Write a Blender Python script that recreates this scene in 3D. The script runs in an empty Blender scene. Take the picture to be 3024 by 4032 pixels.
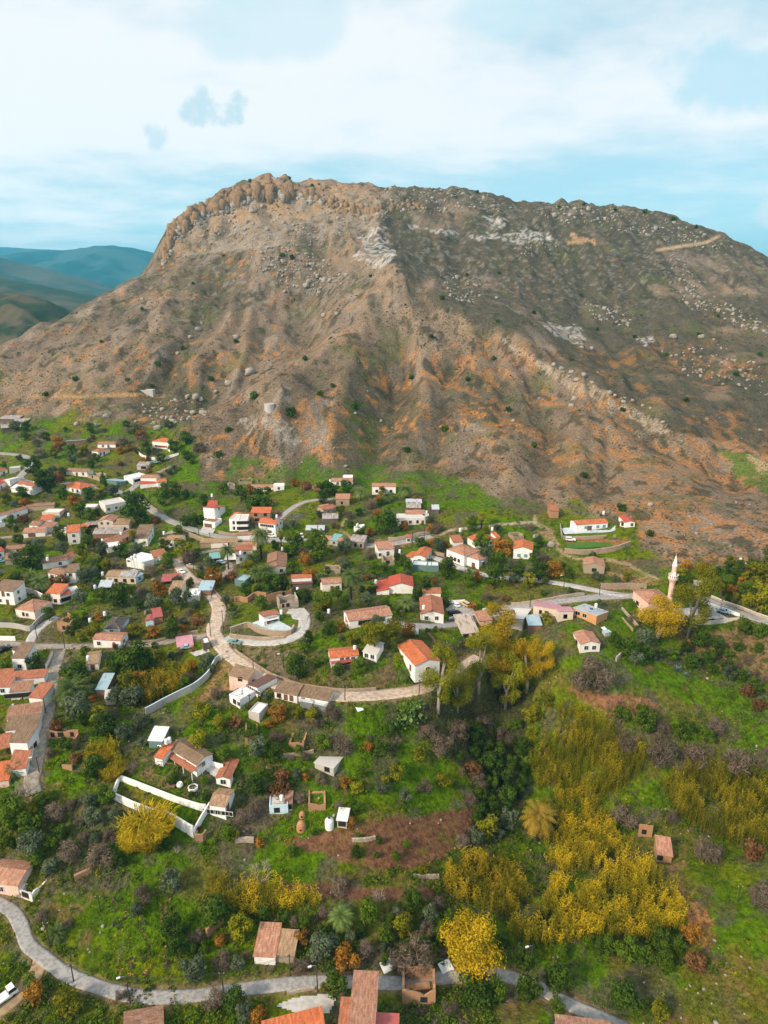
USE_HAZE = True
import bpy, bmesh, math, random
import numpy as np
from mathutils import Vector, Matrix
R = math.radians
rng = np.random.default_rng(7)
random.seed(7)
scn = bpy.context.scene
COL = scn.collection
# ------------------------------------------------------------------ camera
F = 2690.0; PITCH = R(18.0); H = 140.0
CP, SP = math.cos(PITCH), math.sin(PITCH)
cam = bpy.data.cameras.new('camera'); cam.sensor_fit = 'VERTICAL'; cam.sensor_height = 36
cam.lens = 36*F/4032; cam.clip_start = 1; cam.clip_end = 40000
camo = bpy.data.objects.new('camera', cam); COL.objects.link(camo)
camo.location = (0, 0, H); camo.rotation_euler = (math.pi/2-PITCH, 0, 0)
scn.camera = camo
def ray(u, v):                                   # survey measurement in the photo -> viewing direction
    x = (u-1512)/F; y = (v-2016)/F
    return np.array([x, CP-y*SP, -SP-y*CP])
def project(p):
    dx, dy, dz = p[0], p[1], p[2]-H
    d = dy*CP-dz*SP; yy = -dy*SP-dz*CP
    return 1512+F*dx/d, 2016+F*yy/d, d
# ------------------------------------------------------------------ noise
def _h(ix, iy, s):
    n = (ix.astype(np.int64)*374761393 + iy.astype(np.int64)*668265263 + s*1442695041) & 0xffffffff
    n = ((n ^ (n >> 13))*1274126177) & 0xffffffff
    return ((n ^ (n >> 16)) & 0xffff)/65535.0
def vnoise(x, y, s=0):
    x = np.asarray(x, float); y = np.asarray(y, float)
    ix = np.floor(x); iy = np.floor(y); fx = x-ix; fy = y-iy
    fx = fx*fx*(3-2*fx); fy = fy*fy*(3-2*fy)
    a = _h(ix, iy, s); b = _h(ix+1, iy, s); c = _h(ix, iy+1, s); d = _h(ix+1, iy+1, s)
    return (a*(1-fx)+b*fx)*(1-fy)+(c*(1-fx)+d*fx)*fy
def fbm(x, y, s=0, o=4, g=.5):
    t = 0; a = 1; n = 0
    for k in range(o):
        t = t+a*vnoise(x*2**k+17.3*k, y*2**k-9.1*k, s+k); n += a; a *= g
    return t/n
def sstep(a, b, x):
    t = np.clip((x-a)/(b-a), 0, 1); return t*t*(3-2*t)
# ------------------------------------------------------------------ terrain height
ZP = [(0,4032,2),(800,4032,2),(1500,4032,2),(2300,4032,2),(3024,4032,5),(0,3600,6),(400,3700,4),(900,3880,2),(1500,3860,1),(2000,3830,1),
(2600,3800,3),(3024,3700,6),(100,3300,12),(600,3400,9),(1100,3500,6),(1500,3550,4),(1900,3500,0),(2300,3500,0),(2700,3400,4),(3024,3400,6),
(100,3050,19),(400,3150,16),(600,3060,19),(800,3150,16),(1100,3150,13),(1500,3250,10),(1900,3100,1),(2100,3000,2),(2400,3100,3),(2800,3150,3),(3024,3200,4),
(150,2800,22),(500,2800,21),(700,2800,22),(1000,2800,24),(1300,2850,21),(1600,2850,18),(1850,2850,8),(2000,2800,5),(2250,2900,10),(2600,2850,15),(3024,2900,13),
(100,2550,24),(400,2550,25),(700,2520,25),(1000,2640,27),(1400,2745,27),(1700,2700,27),(1900,2590,27),(2100,2600,25),(2350,2640,26),(2600,2650,22),(2900,2650,20),(3024,2600,23),
(100,2300,25),(400,2300,26),(700,2300,27),(1100,2350,29),(1500,2400,31),(1700,2450,31),(2100,2400,31),(2500,2370,31),(2800,2400,31),(3024,2450,31),
(100,2050,28),(400,2050,29),(700,2080,30),(1050,2110,31),(1400,2150,32),(1800,2200,33),(2200,2200,35),(2600,2250,36),(3024,2300,37),
(1050,1970,37),(1500,1950,40),(1900,2030,39),(2300,2080,38)]
YP = [(100,1900,368),(400,1910,366),(700,1950,352),(100,1700,440),(400,1660,448),(650,1780,408),(1050,1850,382),(1500,1800,390),(100,1500,510),
(700,1610,448),(1000,1650,420),(1500,1600,440),(1500,1400,500),(1500,1270,548),(1560,1060,622),(1900,1270,542),(2300,1480,482),(2600,1650,432),(2800,1800,392),
(1750,1080,690),(2000,1150,676),(2300,1250,655),(2300,1400,565),(2500,1480,545),(2800,1400,600),(3024,1300,640),(3024,1550,490),(3024,1800,402),(2850,1600,472),
(1500,900,730),(1500,800,790),(1900,900,780),(2000,1000,742),(2200,900,800),(2300,1100,735),(2600,1000,800),(2800,1100,765),(2900,1200,700),
(1060,1590,412),(760,1850,382),(1422,1347,516),(1230,1393,498),(1075,1475,466),(966,1525,450),(784,1640,424),(1176,1238,602),(1205,1340,560),(1090,1420,524),(900,1540,480),(760,1610,458),
(1700,1500,474),(1900,1600,440),(1550,1500,494),(2150,1650,428),(1800,1350,530),(2050,1500,478),
(700,1200,612),(1000,1100,655),(1000,950,712),(1200,1000,690),(1300,1200,596),(400,1400,530),(700,1450,505),(250,1300,580),(450,1200,628),
(1080,820,785),(875,870,765),(760,940,745),(650,1005,738),(1300,830,790),(1250,900,740),
(1080,700,806),(975,722,802),(875,768,790),(800,800,782),(720,842,770),(680,890,758),(655,935,750)]
SKY = [(638,1002,742),(1167,711,830),(1331,724,845),(1549,733,850),(1750,744,855),(1932,766,865),(2114,806,875),(2206,793,880),(2461,820,905),(2607,838,920),(2698,871,922),(2862,939,920),(3024,1021,900)]
LEFT = [(492,1103,700),(328,1185,652),(160,1272,605),(0,1362,560)]
def zY(v, Y): y = (v-2016)/F; return H - Y*(SP+y*CP)/(CP-y*SP)
P = []
def addY(u, v, Y, dz=0):
    r = ray(u, v); t = Y/r[1]; P.append((r[0]*t, Y, zY(v, Y)+dz))
def addZ(u, v, z):
    r = ray(u, v); t = (z-H)/r[2]; P.append((r[0]*t, r[1]*t, z))
for u, v, z in ZP:
    addZ(u, v, z)
    if u <= 100: addZ(u-700, v, z)
    if u >= 3000: addZ(u+700, v, z+4)
for u, v, Y in YP:
    addY(u, v, Y)
    if u <= 100: addY(u-500, v+60, Y)
    if u >= 3000: addY(u+500, v+20, Y)
for u, v, Y in SKY:
    addY(u, v, Y)
    if u > 700:
        r = ray(u, v); x0 = r[0]*Y/r[1]; z0 = zY(v, Y)
        P.append((x0*1.05, Y+70, z0-6)); P.append((x0*1.2, Y+330, z0-70))
    if u >= 3000: addY(u+350, v+170, Y-40); addY(u+700, v+330, Y-80)
for u, v, Y in [(1080,700,806),(975,722,802),(875,768,790)]:
    r = ray(u, v); P.append((r[0]*Y/r[1]-8, Y+45, zY(v, Y)-4)); P.append((r[0]*Y/r[1]-30, Y+170, zY(v, Y)-80))
for u, v, Y in LEFT+[(638,1002,742)]:
    addY(u, v, Y); r = ray(u, v); x0 = r[0]*Y/r[1]; z0 = zY(v, Y)
    P.append((x0-35, Y+70, z0-32)); P.append((x0-110, Y+190, 52))
for x in (-160, -60, 60, 160): P.append((x, 35, 3))
for x, y in ((-650, 700), (-800, 900), (-500, 1050), (-300, 1250), (0, 1350), (500, 1400), (-900, 1300), (900, 1300)): P.append((x, y, 50))
P = np.array(P); S = 300.0
def tps(d2): return .5*d2*np.log(d2+1e-12)
_A = P[:, :2]/S; n = len(P)
K = tps(((_A[:, None]-_A[None])**2).sum(-1)); K += np.eye(n)*4e-4
Q = np.c_[np.ones(n), _A]; M = np.block([[K, Q], [Q.T, np.zeros((3, 3))]])
NW = n; W = np.linalg.solve(M, np.r_[P[:, 2], 0, 0, 0])
def base_h(x, y):
    x = np.atleast_1d(np.asarray(x, float)); y = np.atleast_1d(np.asarray(y, float)); out = np.empty(x.shape)
    xf, yf, of = x.ravel()/S, y.ravel()/S, np.empty(x.size)
    for i in range(0, x.size, 20000):
        a, b = xf[i:i+20000], yf[i:i+20000]
        of[i:i+20000] = tps((a[:, None]-_A[:, 0])**2+(b[:, None]-_A[:, 1])**2) @ W[:NW] + W[NW]+W[NW+1]*a+W[NW+2]*b
    return of.reshape(x.shape)
def gullies(x, y):                               # ridged noise drawn out down the slope
    w_ = fbm(x/90, y/90, 5, 3)
    return 1-np.abs(2*fbm(x/62+.9*w_, y/230+.3*w_, 11, 3, .45)-1), 1-np.abs(2*fbm(x/21+1.2*w_, y/75, 31, 3)-1)
def hz(x, y):
    x = np.atleast_1d(np.asarray(x, float)); y = np.atleast_1d(np.asarray(y, float))
    z = base_h(x, y)
    m = sstep(46, 75, z)*sstep(330, 420, y)                        # mountain amount
    gul, gul2 = gullies(x, y)
    z = z+m*((gul-.75)*15*(1-.9*sstep(700, 800, y+.6*(z-170)))+(gul2-.75)*8+(fbm(x/20, y/20, 3, 4)-.5)*4)
    z = z+(1-m)*((fbm(x/28, y/28, 41, 3)-.5)*1.2+(fbm(x/4, y/4, 43, 2)-.5)*.25)
    t = m*sstep(185, 205, z)                                        # rock terraces below the plateau
    z = z+t*(fbm(x/9, y/22, 51, 4)-.5)*9
    return z
def ground(u, v):                                # where the sight line of a photo point meets the ground
    r = ray(u, v); Y = np.geomspace(60, 1150, 420); t = Y/r[1]
    d = H+r[2]*t-hz(r[0]*t, Y)
    i = np.argmax(d < 0) if (d < 0).any() else len(d)-1
    i = max(i, 1); Ya, Yb = Y[i-1], Y[i]; da, db = d[i-1], d[i]
    Yc = Ya+(Yb-Ya)*da/(da-db) if da != db else Yb
    x = r[0]/r[1]*Yc; return np.array([x, Yc, float(hz(x, Yc)[0])])
def grounds(pts):
    pts = np.asarray(pts, float); xx = (pts[:, 0]-1512)/F; yy = (pts[:, 1]-2016)/F
    rx, ry, rz_ = xx, CP-yy*SP, -SP-yy*CP
    Y = np.geomspace(60, 1150, 420)[None]; t = Y/ry[:, None]
    d = H+rz_[:, None]*t-hz(rx[:, None]*t, np.broadcast_to(Y, t.shape))
    i = np.where((d < 0).any(1), np.argmax(d < 0, 1), 419); i = np.maximum(i, 1); k = np.arange(len(pts))
    Ya, Yb, da, db = Y[0, i-1], Y[0, i], d[k, i-1], d[k, i]
    Yc = Ya+(Yb-Ya)*da/np.where(da == db, 1, da-db); x = rx/ry*Yc
    return np.c_[x, Yc, hz(x, Yc)]
def plane_pt(u, v, z):
    r = ray(u, v); t = (z-H)/r[2]; return np.array([r[0]*t, r[1]*t, z])
def px_per_m(p):                                  # photo pixels per vertical metre / per lateral metre
    a = project(p); b = project((p[0], p[1], p[2]+1)); return a[1]-b[1], F/a[2]
def inpoly(u, v, poly):
    inside = np.zeros(np.shape(u), bool); j = len(poly)-1
    for i in range(len(poly)):
        xi, yi = poly[i]; xj, yj = poly[j]
        c = ((yi > v) != (yj > v)) & (u < (xj-xi)*(v-yi)/((yj-yi) or 1e-9)+xi)
        inside ^= c; j = i
    return inside
def segdist(u, v, line):
    d = np.full(np.shape(u), 1e9)
    for (x0, y0), (x1, y1) in zip(line[:-1], line[1:]):
        dx, dy = x1-x0, y1-y0; t = np.clip(((u-x0)*dx+(v-y0)*dy)/(dx*dx+dy*dy+1e-9), 0, 1)
        d = np.minimum(d, np.hypot(u-x0-t*dx, v-y0-t*dy))
    return d
# ------------------------------------------------------------------ objects / tags
def tag(o, label=None, cat=None, group=None, kind=None):
    if label: o['label'] = label
    if cat: o['category'] = cat
    if group: o['group'] = group
    if kind: o['kind'] = kind
    return o
def link(name, me, parent=None):
    o = bpy.data.objects.new(name, me); COL.objects.link(o)
    if parent: o.parent = parent
    return o
def empty(name, loc, rz=0):
    o = bpy.data.objects.new(name, None); COL.objects.link(o); o.location = loc; o.rotation_euler = (0, 0, rz)
    o.empty_display_size = .5; return o
class MB:
    def __init__(s): s.v = []; s.f = []; s.m = []; s.uv = []
    def add(s, vs, fs, mi=0, uvs=None):
        b = len(s.v); s.v += [tuple(map(float, q)) for q in vs]
        for k, f in enumerate(fs):
            s.f.append([b+i for i in f]); s.m.append(mi)
            s.uv.append(uvs[k] if uvs else None)
    def poly(s, pts, mi=0, uv=None): s.add(pts, [list(range(len(pts)))], mi, [uv] if uv else None)
    def box(s, c, d, mi=0, rz=0, M=None):
        x, y, z = d[0]/2, d[1]/2, d[2]/2
        vs = [(-x,-y,-z),(x,-y,-z),(x,y,-z),(-x,y,-z),(-x,-y,z),(x,-y,z),(x,y,z),(-x,y,z)]
        cs, sn = math.cos(rz), math.sin(rz)
        vs = [Vector((a*cs-b*sn, a*sn+b*cs, e)) for a, b, e in vs]
        if M: vs = [M @ q for q in vs]
        s.add([(q[0]+c[0], q[1]+c[1], q[2]+c[2]) for q in vs], [(0,3,2,1),(4,5,6,7),(0,1,5,4),(1,2,6,5),(2,3,7,6),(3,0,4,7)], mi)
    def tube(s, pts, rad, mi=0, n=6, cap=True):
        rings = []; pts = [Vector(p) for p in pts]
        if not isinstance(rad, (list, tuple)): rad = [rad]*len(pts)
        vs = []; fs = []
        for i, p in enumerate(pts):
            d = (pts[min(i+1, len(pts)-1)]-pts[max(i-1, 0)]).normalized()
            a = d.cross(Vector((0, 0, 1)));  a = a.normalized() if a.length > 1e-3 else Vector((1, 0, 0)); b = d.cross(a)
            for k in range(n):
                t = 2*math.pi*k/n; vs.append(p+(a*math.cos(t)+b*math.sin(t))*rad[i])
        for i in range(len(pts)-1):
            for k in range(n): fs.append((i*n+k, i*n+(k+1) % n, (i+1)*n+(k+1) % n, (i+1)*n+k))
        if cap: fs.append(tuple(range(n))[::-1]); fs.append(tuple(range((len(pts)-1)*n, len(pts)*n)))
        s.add(vs, fs, mi)
    def lathe(s, prof, mi=0, n=16, c=(0, 0, 0)):
        vs = []; fs = []
        for r_, z in prof:
            for k in range(n): t = 2*math.pi*k/n; vs.append((c[0]+r_*math.cos(t), c[1]+r_*math.sin(t), c[2]+z))
        for i in range(len(prof)-1):
            for k in range(n): fs.append((i*n+k, i*n+(k+1) % n, (i+1)*n+(k+1) % n, (i+1)*n+k))
        s.add(vs, fs, mi)
    def mesh(s, name, mats, smooth=False):
        me = bpy.data.meshes.new(name); me.from_pydata(s.v, [], s.f)
        for m in mats: me.materials.append(m)
        if len(mats) > 1: me.polygons.foreach_set('material_index', s.m)
        if any(q is not None for q in s.uv):
            l = me.uv_layers.new(name='UVMap'); flat = []
            for f, q in zip(s.f, s.uv): flat += q if q else [(0, 0)]*len(f)
            l.data.foreach_set('uv', [c for p in flat for c in p])
        if smooth: me.polygons.foreach_set('use_smooth', [True]*len(s.f))
        me.update(); return me
    def build(s, name, mats, parent=None, smooth=False):
        if not isinstance(mats, (list, tuple)): mats = [mats]
        return link(name, s.mesh(name, mats, smooth), parent)
def np_mesh(name, verts, faces, mats, attrs=None, smooth=False, mi=None):
    verts = np.asarray(verts, np.float32); faces = np.asarray(faces, np.int32); k = faces.shape[1]
    me = bpy.data.meshes.new(name); me.vertices.add(len(verts)); me.vertices.foreach_set('co', verts.ravel())
    me.loops.add(faces.size); me.loops.foreach_set('vertex_index', faces.ravel())
    me.polygons.add(len(faces)); me.polygons.foreach_set('loop_start', np.arange(0, faces.size, k, dtype=np.int32))
    me.polygons.foreach_set('loop_total', np.full(len(faces), k, np.int32))
    if smooth: me.polygons.foreach_set('use_smooth', np.ones(len(faces), bool))
    for m in mats: me.materials.append(m)
    if mi is not None: me.polygons.foreach_set('material_index', np.asarray(mi, np.int32))
    for an, (dom, typ, dat) in (attrs or {}).items():
        a = me.attributes.new(an, typ, dom)
        a.data.foreach_set('color' if 'COLOR' in typ else 'value', np.asarray(dat, np.float32).ravel())
    me.update(calc_edges=True); return me
# ------------------------------------------------------------------ materials
MATS = {}
def nt(name):
    m = bpy.data.materials.new(name); m.use_nodes = True; t = m.node_tree
    return m, t, t.nodes['Principled BSDF']
def node(t, typ, **kw):
    nd = t.nodes.new(typ)
    for k, v in kw.items():
        if k in nd.inputs: nd.inputs[k].default_value = v
        else: setattr(nd, k, v)
    return nd
def mixc(t, fac, a, b, mode='MIX'):
    nd = t.nodes.new('ShaderNodeMix'); nd.data_type = 'RGBA'; nd.blend_type = mode
    for i, s in ((0, fac), (6, a), (7, b)):
        if hasattr(s, 'is_output'): t.links.new(s, nd.inputs[i])
        else: nd.inputs[i].default_value = s if i == 0 else (*s, 1)
    return nd.outputs[2]
def ramp(t, src, a, b):
    nd = t.nodes.new('ShaderNodeMapRange'); nd.interpolation_type = 'SMOOTHSTEP'
    nd.inputs[1].default_value = a; nd.inputs[2].default_value = b; t.links.new(src, nd.inputs[0]); return nd.outputs[0]
def noise(t, vec, scale, detail=3, rough=.55):
    nd = t.nodes.new('ShaderNodeTexNoise'); nd.inputs['Scale'].default_value = scale; nd.inputs['Detail'].default_value = detail
    nd.inputs['Roughness'].default_value = rough
    if vec: t.links.new(vec, nd.inputs['Vector'])
    return nd.outputs['Fac']
def bump(t, b, h, strength, dist):
    nd = t.nodes.new('ShaderNodeBump'); nd.inputs['Strength'].default_value = strength; nd.inputs['Distance'].default_value = dist
    t.links.new(h, nd.inputs['Height']); t.links.new(nd.outputs[0], b.inputs['Normal'])
def posvec(t): return t.nodes.new('ShaderNodeNewGeometry').outputs['Position']
def plaster(name, c, dirt=(.30, .24, .18), amt=.5, rough=.9, sc=.9):
    m, t, b = nt(name); p = posvec(t)
    n1 = noise(t, p, sc*.55, 5); n2 = noise(t, p, sc*3.5, 4)
    st = node(t, 'ShaderNodeMapping'); st.inputs['Scale'].default_value = (2.2, 2.2, .25); t.links.new(p, st.inputs[0])
    n3 = noise(t, st.outputs[0], 1.2, 4)
    c1 = mixc(t, ramp(t, n1, .42, .8), c, tuple(x*.72+y*.28 for x, y in zip(c, dirt)))
    mm = node(t, 'ShaderNodeMath', operation='MULTIPLY'); t.links.new(ramp(t, n3, .5, .78), mm.inputs[0]); mm.inputs[1].default_value = amt
    c2 = mixc(t, mm.outputs[0], c1, dirt)
    t.links.new(c2, b.inputs['Base Color']); b.inputs['Roughness'].default_value = rough
    bump(t, b, n2, .25, .05); MATS[name] = m; return m
def tiles(name, a, b_, c, lichen=.35, row=.34, wid=.24):
    m, t, b = nt(name); uv = t.nodes.new('ShaderNodeUVMap').outputs[0]; p = posvec(t)
    br = t.nodes.new('ShaderNodeTexBrick'); br.offset = 0
    br.inputs['Scale'].default_value = 1; br.inputs['Brick Width'].default_value = wid; br.inputs['Row Height'].default_value = row
    br.inputs['Mortar Size'].default_value = .028; br.inputs['Mortar Smooth'].default_value = .6
    br.inputs['Color1'].default_value = (*a, 1); br.inputs['Color2'].default_value = (*b_, 1)
    br.inputs['Mortar'].default_value = (*[x*.45 for x in a], 1); br.inputs['Bias'].default_value = -.1
    t.links.new(uv, br.inputs[0])
    n1 = noise(t, p, .7, 5); n2 = noise(t, p, 2.6, 4)
    c1 = mixc(t, ramp(t, n1, .5, .72), br.outputs[0], c)
    mm = node(t, 'ShaderNodeMath', operation='MULTIPLY'); t.links.new(ramp(t, n2, .52, .7), mm.inputs[0]); mm.inputs[1].default_value = lichen
    c2 = mixc(t, mm.outputs[0], c1, (.17, .15, .12))
    st = node(t, 'ShaderNodeMapping'); st.inputs['Scale'].default_value = (2.4, .45, 1); t.links.new(uv, st.inputs[0]); n3 = noise(t, st.outputs[0], 1., 4, .65)
    hv = t.nodes.new('ShaderNodeHueSaturation'); mv = node(t, 'ShaderNodeMapRange'); t.links.new(n3, mv.inputs[0]); mv.inputs[1].default_value = .3; mv.inputs[2].default_value = .7; mv.inputs[3].default_value = .55; mv.inputs[4].default_value = 1.35
    t.links.new(c2, hv.inputs['Color']); t.links.new(mv.outputs[0], hv.inputs['Value']); c2 = hv.outputs[0]; t.links.new(c2, b.inputs['Base Color']); b.inputs['Roughness'].default_value = .9
    wv = node(t, 'ShaderNodeTexWave'); wv.wave_type = 'BANDS'; wv.bands_direction = 'X'; wv.inputs['Scale'].default_value = math.pi/ (wid*10); wv.inputs['Distortion'].default_value = .6
    t.links.new(uv, wv.inputs[0]); bump(t, b, wv.outputs['Fac'], .6, .08); MATS[name] = m; return m
def metal(name, c, rust=.3, rough=.45, wid=.18, rc=(.16, .07, .035)):
    m, t, b = nt(name); uv = t.nodes.new('ShaderNodeUVMap').outputs[0]; p = posvec(t)
    st = node(t, 'ShaderNodeMapping'); st.inputs['Scale'].default_value = (.9, .22, 1); t.links.new(uv, st.inputs[0])
    n1 = noise(t, st.outputs[0], 1.1, 4); n2 = noise(t, p, 1.5, 4)
    c1 = mixc(t, ramp(t, n1, .62-rust*.35, .7), c, rc) if rust > 0 else mixc(t, ramp(t, n1, .4, .7), c, tuple(x*.8 for x in c))
    c2 = mixc(t, ramp(t, n2, .45, .8), c1, tuple(x*.7 for x in c)); t.links.new(c2, b.inputs['Base Color'])
    b.inputs['Roughness'].default_value = rough; b.inputs['Metallic'].default_value = .15
    wv = node(t, 'ShaderNodeTexWave'); wv.bands_direction = 'X'; wv.inputs['Scale'].default_value = math.pi/(wid*10)
    t.links.new(uv, wv.inputs[0]); bump(t, b, wv.outputs['Fac'], .5, .06); MATS[name] = m; return m
def stone(name, a, b_, mortar, sc=1.6):
    m, t, b = nt(name); p = posvec(t)
    mp = node(t, 'ShaderNodeMapping'); mp.inputs['Scale'].default_value = (1, 1, 1.5); t.links.new(p, mp.inputs[0])
    vo = node(t, 'ShaderNodeTexVoronoi'); vo.inputs['Scale'].default_value = sc; t.links.new(mp.outputs[0], vo.inputs['Vector'])
    vd = node(t, 'ShaderNodeTexVoronoi'); vd.feature = 'DISTANCE_TO_EDGE'; vd.inputs['Scale'].default_value = sc; t.links.new(mp.outputs[0], vd.inputs['Vector'])
    sp = node(t, 'ShaderNodeSeparateColor'); t.links.new(vo.outputs['Color'], sp.inputs[0])
    c1 = mixc(t, sp.outputs[0], a, b_); n1 = noise(t, p, .5, 4)
    c1 = mixc(t, ramp(t, n1, .45, .75), c1, tuple(x*.6 for x in a))
    c2 = mixc(t, ramp(t, vd.outputs['Distance'], .02, .1), mortar, c1)
    t.links.new(c2, b.inputs['Base Color']); b.inputs['Roughness'].default_value = .95; bump(t, b, vd.outputs['Distance'], .6, .15); MATS[name] = m; return m
def plain(name, c, rough=.7, metallic=0, var=.25, sc=2.):
    m, t, b = nt(name); n1 = noise(t, posvec(t), sc, 4)
    t.links.new(mixc(t, ramp(t, n1, .35, .75), c, tuple(x*(1-var) for x in c)), b.inputs['Base Color'])
    b.inputs['Roughness'].default_value = rough; b.inputs['Metallic'].default_value = metallic; MATS[name] = m; return m
def leafmat(name, c, c2, tr=.25):
    m, t, b = nt(name); at = node(t, 'ShaderNodeAttribute', attribute_name='tint'); oi = t.nodes.new('ShaderNodeObjectInfo')
    c1 = mixc(t, at.outputs['Fac'], c, c2)
    hs = t.nodes.new('ShaderNodeHueSaturation'); t.links.new(c1, hs.inputs['Color'])
    mr = node(t, 'ShaderNodeMapRange'); t.links.new(oi.outputs['Random'], mr.inputs[0]); mr.inputs[3].default_value = .7; mr.inputs[4].default_value = 1.3
    t.links.new(mr.outputs[0], hs.inputs['Value'])
    t.links.new(hs.outputs[0], b.inputs['Base Color']); b.inputs['Roughness'].default_value = .75
    b.inputs['Specular IOR Level'].default_value = .15
    tb = t.nodes.new('ShaderNodeBsdfTranslucent'); t.links.new(hs.outputs[0], tb.inputs[0])
    mx = t.nodes.new('ShaderNodeMixShader'); mx.inputs[0].default_value = tr
    t.links.new(b.outputs[0], mx.inputs[1]); t.links.new(tb.outputs[0], mx.inputs[2]); t.links.new(mx.outputs[0], t.nodes['Material Output'].inputs[0])
    MATS[name] = m; return m
# walls
plaster('white', (.80, .80, .80), amt=.25); plaster('offwhite', (.72, .69, .65), amt=.35); plaster('pinkwall', (.72, .50, .42), amt=.35)
plaster('beige', (.60, .51, .42), amt=.4); plaster('bluewhite', (.70, .77, .82), amt=.2); plaster('greywall', (.42, .41, .40), amt=.5); plaster('bluewall', (.50, .68, .80), amt=.2)
plaster('adobe', (.36, .20, .11), dirt=(.22, .12, .07), amt=.5); plaster('orangewall', (.55, .27, .11), amt=.35); plaster('concrete', (.45, .43, .41), amt=.4)
plaster('oldstone', (.34, .27, .20), amt=.5); plaster('tealwall', (.10, .20, .20), amt=.3); plaster('darkwall', (.10, .08, .07), amt=.3); plaster('rustwall', (.20, .11, .07), amt=.5)
stone('masonry', (.42, .30, .20), (.30, .24, .19), (.22, .17, .13)); stone('pale_stone', (.48, .40, .32), (.36, .31, .26), (.25, .2, .16))
stone('brick', (.34, .17, .09), (.25, .13, .07), (.3, .2, .14), 3.5)
# roofs
tiles('rt_orange', (.62, .17, .06), (.52, .13, .045), (.55, .18, .08), .12); tiles('rt_red', (.55, .09, .05), (.46, .075, .04), (.5, .10, .06), .12)
tiles('rt_brick', (.45, .16, .08), (.36, .12, .065), (.40, .17, .10), .25); tiles('rt_old', (.40, .20, .12), (.24, .125, .08), (.33, .21, .15), .45)
tiles('rt_pink', (.52, .25, .155), (.36, .175, .115), (.46, .27, .19), .4); tiles('rt_brown', (.20, .10, .07), (.16, .08, .06), (.21, .115, .085), .2)
tiles('rt_grey', (.085, .08, .08), (.06, .058, .06), (.10, .09, .085), .2); tiles('rt_tan', (.42, .27, .15), (.32, .2, .12), (.40, .26, .17), .4)
tiles('rt_bark', (.27, .17, .10), (.17, .11, .07), (.24, .16, .11), .6)
metal('tin', (.50, .55, .60), .25); metal('tin_blue', (.36, .52, .60), .08); metal('tin_rust', (.45, .42, .40), .75); metal('tin_pink', (.62, .30, .36), 0)
metal('tin_white', (.74, .76, .78), .06); metal('tin_beige', (.50, .42, .36), .35); metal('tin_red', (.42, .10, .09), 0); metal('tin_brown', (.16, .075, .055), 0)
metal('tin_teal', (.20, .40, .42), .05); metal('canvas', (.74, .75, .75), 0, .8)
plaster('slab', (.55, .54, .52), dirt=(.3, .27, .24), amt=.3); plaster('whiteslab', (.78, .79, .80), amt=.15)
# small
plain('glass_dark', (.02, .025, .03), .12); plain('frame_white', (.7, .7, .68)); plain('wood', (.16, .075, .04), .7); plain('shutter_blue', (.05, .33, .42)); plain('shutter_green', (.02, .16, .10))
plain('void', (.012, .01, .009), 1); plain('red_paint', (.35, .03, .03)); plain('black', (.015, .015, .016), .4); plain('rubber', (.02, .02, .02), .8)  # the near-black first colour paints the shade inside openings
plain('pole_wood', (.055, .04, .03), .9); plain('galv', (.4, .42, .43), .4, .6); plain('tank_white', (.80, .82, .84), .4); plain('panel_blue', (.03, .06, .10), .15)
plain('car_white', (.78, .79, .80), .25, 0, .05); plain('car_blue', (.18, .38, .52), .25, .2, .1); plain('car_black', (.02, .022, .025), .2, .2, .1); plain('car_cream', (.56, .44, .26), .3, 0, .1); plain('car_silver', (.42, .56, .66), .25, .3, .05); plain('car_green', (.16, .30, .26), .4)
plain('bark', (.12, .085, .06), .95); plain('pale_bark', (.36, .31, .26), .9); plain('clay', (.42, .21, .10), .95); plain('playred', (.55, .04, .05), .5); plain('playblue', (.03, .15, .42), .5)
plain('rock', (.33, .30, .26), .95, 0, .4, .8); plain('rock_grey', (.25, .24, .22), .95, 0, .45, .6); plain('rock_ochre', (.25, .165, .095), .95, 0, .45, .25); plain('bench_white', (.7, .7, .7))
# foliage
leafmat('lf_olive', (.06, .09, .04), (.145, .175, .10)); leafmat('lf_dark', (.022, .052, .004), (.075, .13, .009)); leafmat('lf_green', (.036, .085, .003), (.115, .17, .009))
leafmat('lf_yellow', (.10, .125, .003), (.28, .26, .008)); leafmat('lf_orange', (.19, .085, .008), (.40, .20, .025)); leafmat('lf_brown', (.10, .075, .05), (.20, .155, .115), .1)
leafmat('lf_gum', (.19, .165, .003), (.58, .37, .008)); leafmat('lf_palm', (.07, .13, .03), (.20, .26, .07)); leafmat('lf_cane', (.10, .115, .003), (.66, .47, .014), .42); leafmat('lf_cane2', (.085, .11, .003), (.54, .42, .014), .42)
leafmat('lf_magenta', (.16, .008, .03), (.32, .02, .07)); leafmat('lf_agave', (.10, .17, .16), (.2, .28, .26)); leafmat('lf_palmy', (.16, .12, .015), (.36, .24, .03)); leafmat('lf_grass', (.085, .17, .002), (.18, .27, .004))
leafmat('lf_grassd', (.045, .11, .001), (.10, .18, .003)); leafmat('lf_straw', (.36, .17, .04), (.52, .28, .08), .1); leafmat('lf_scrub', (.055, .055, .03), (.12, .11, .065), .1); leafmat('lf_rust', (.11, .05, .016), (.20, .10, .035), .1)
leafmat('lf_cactus', (.06, .12, .02), (.13, .2, .05), .1)
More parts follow.
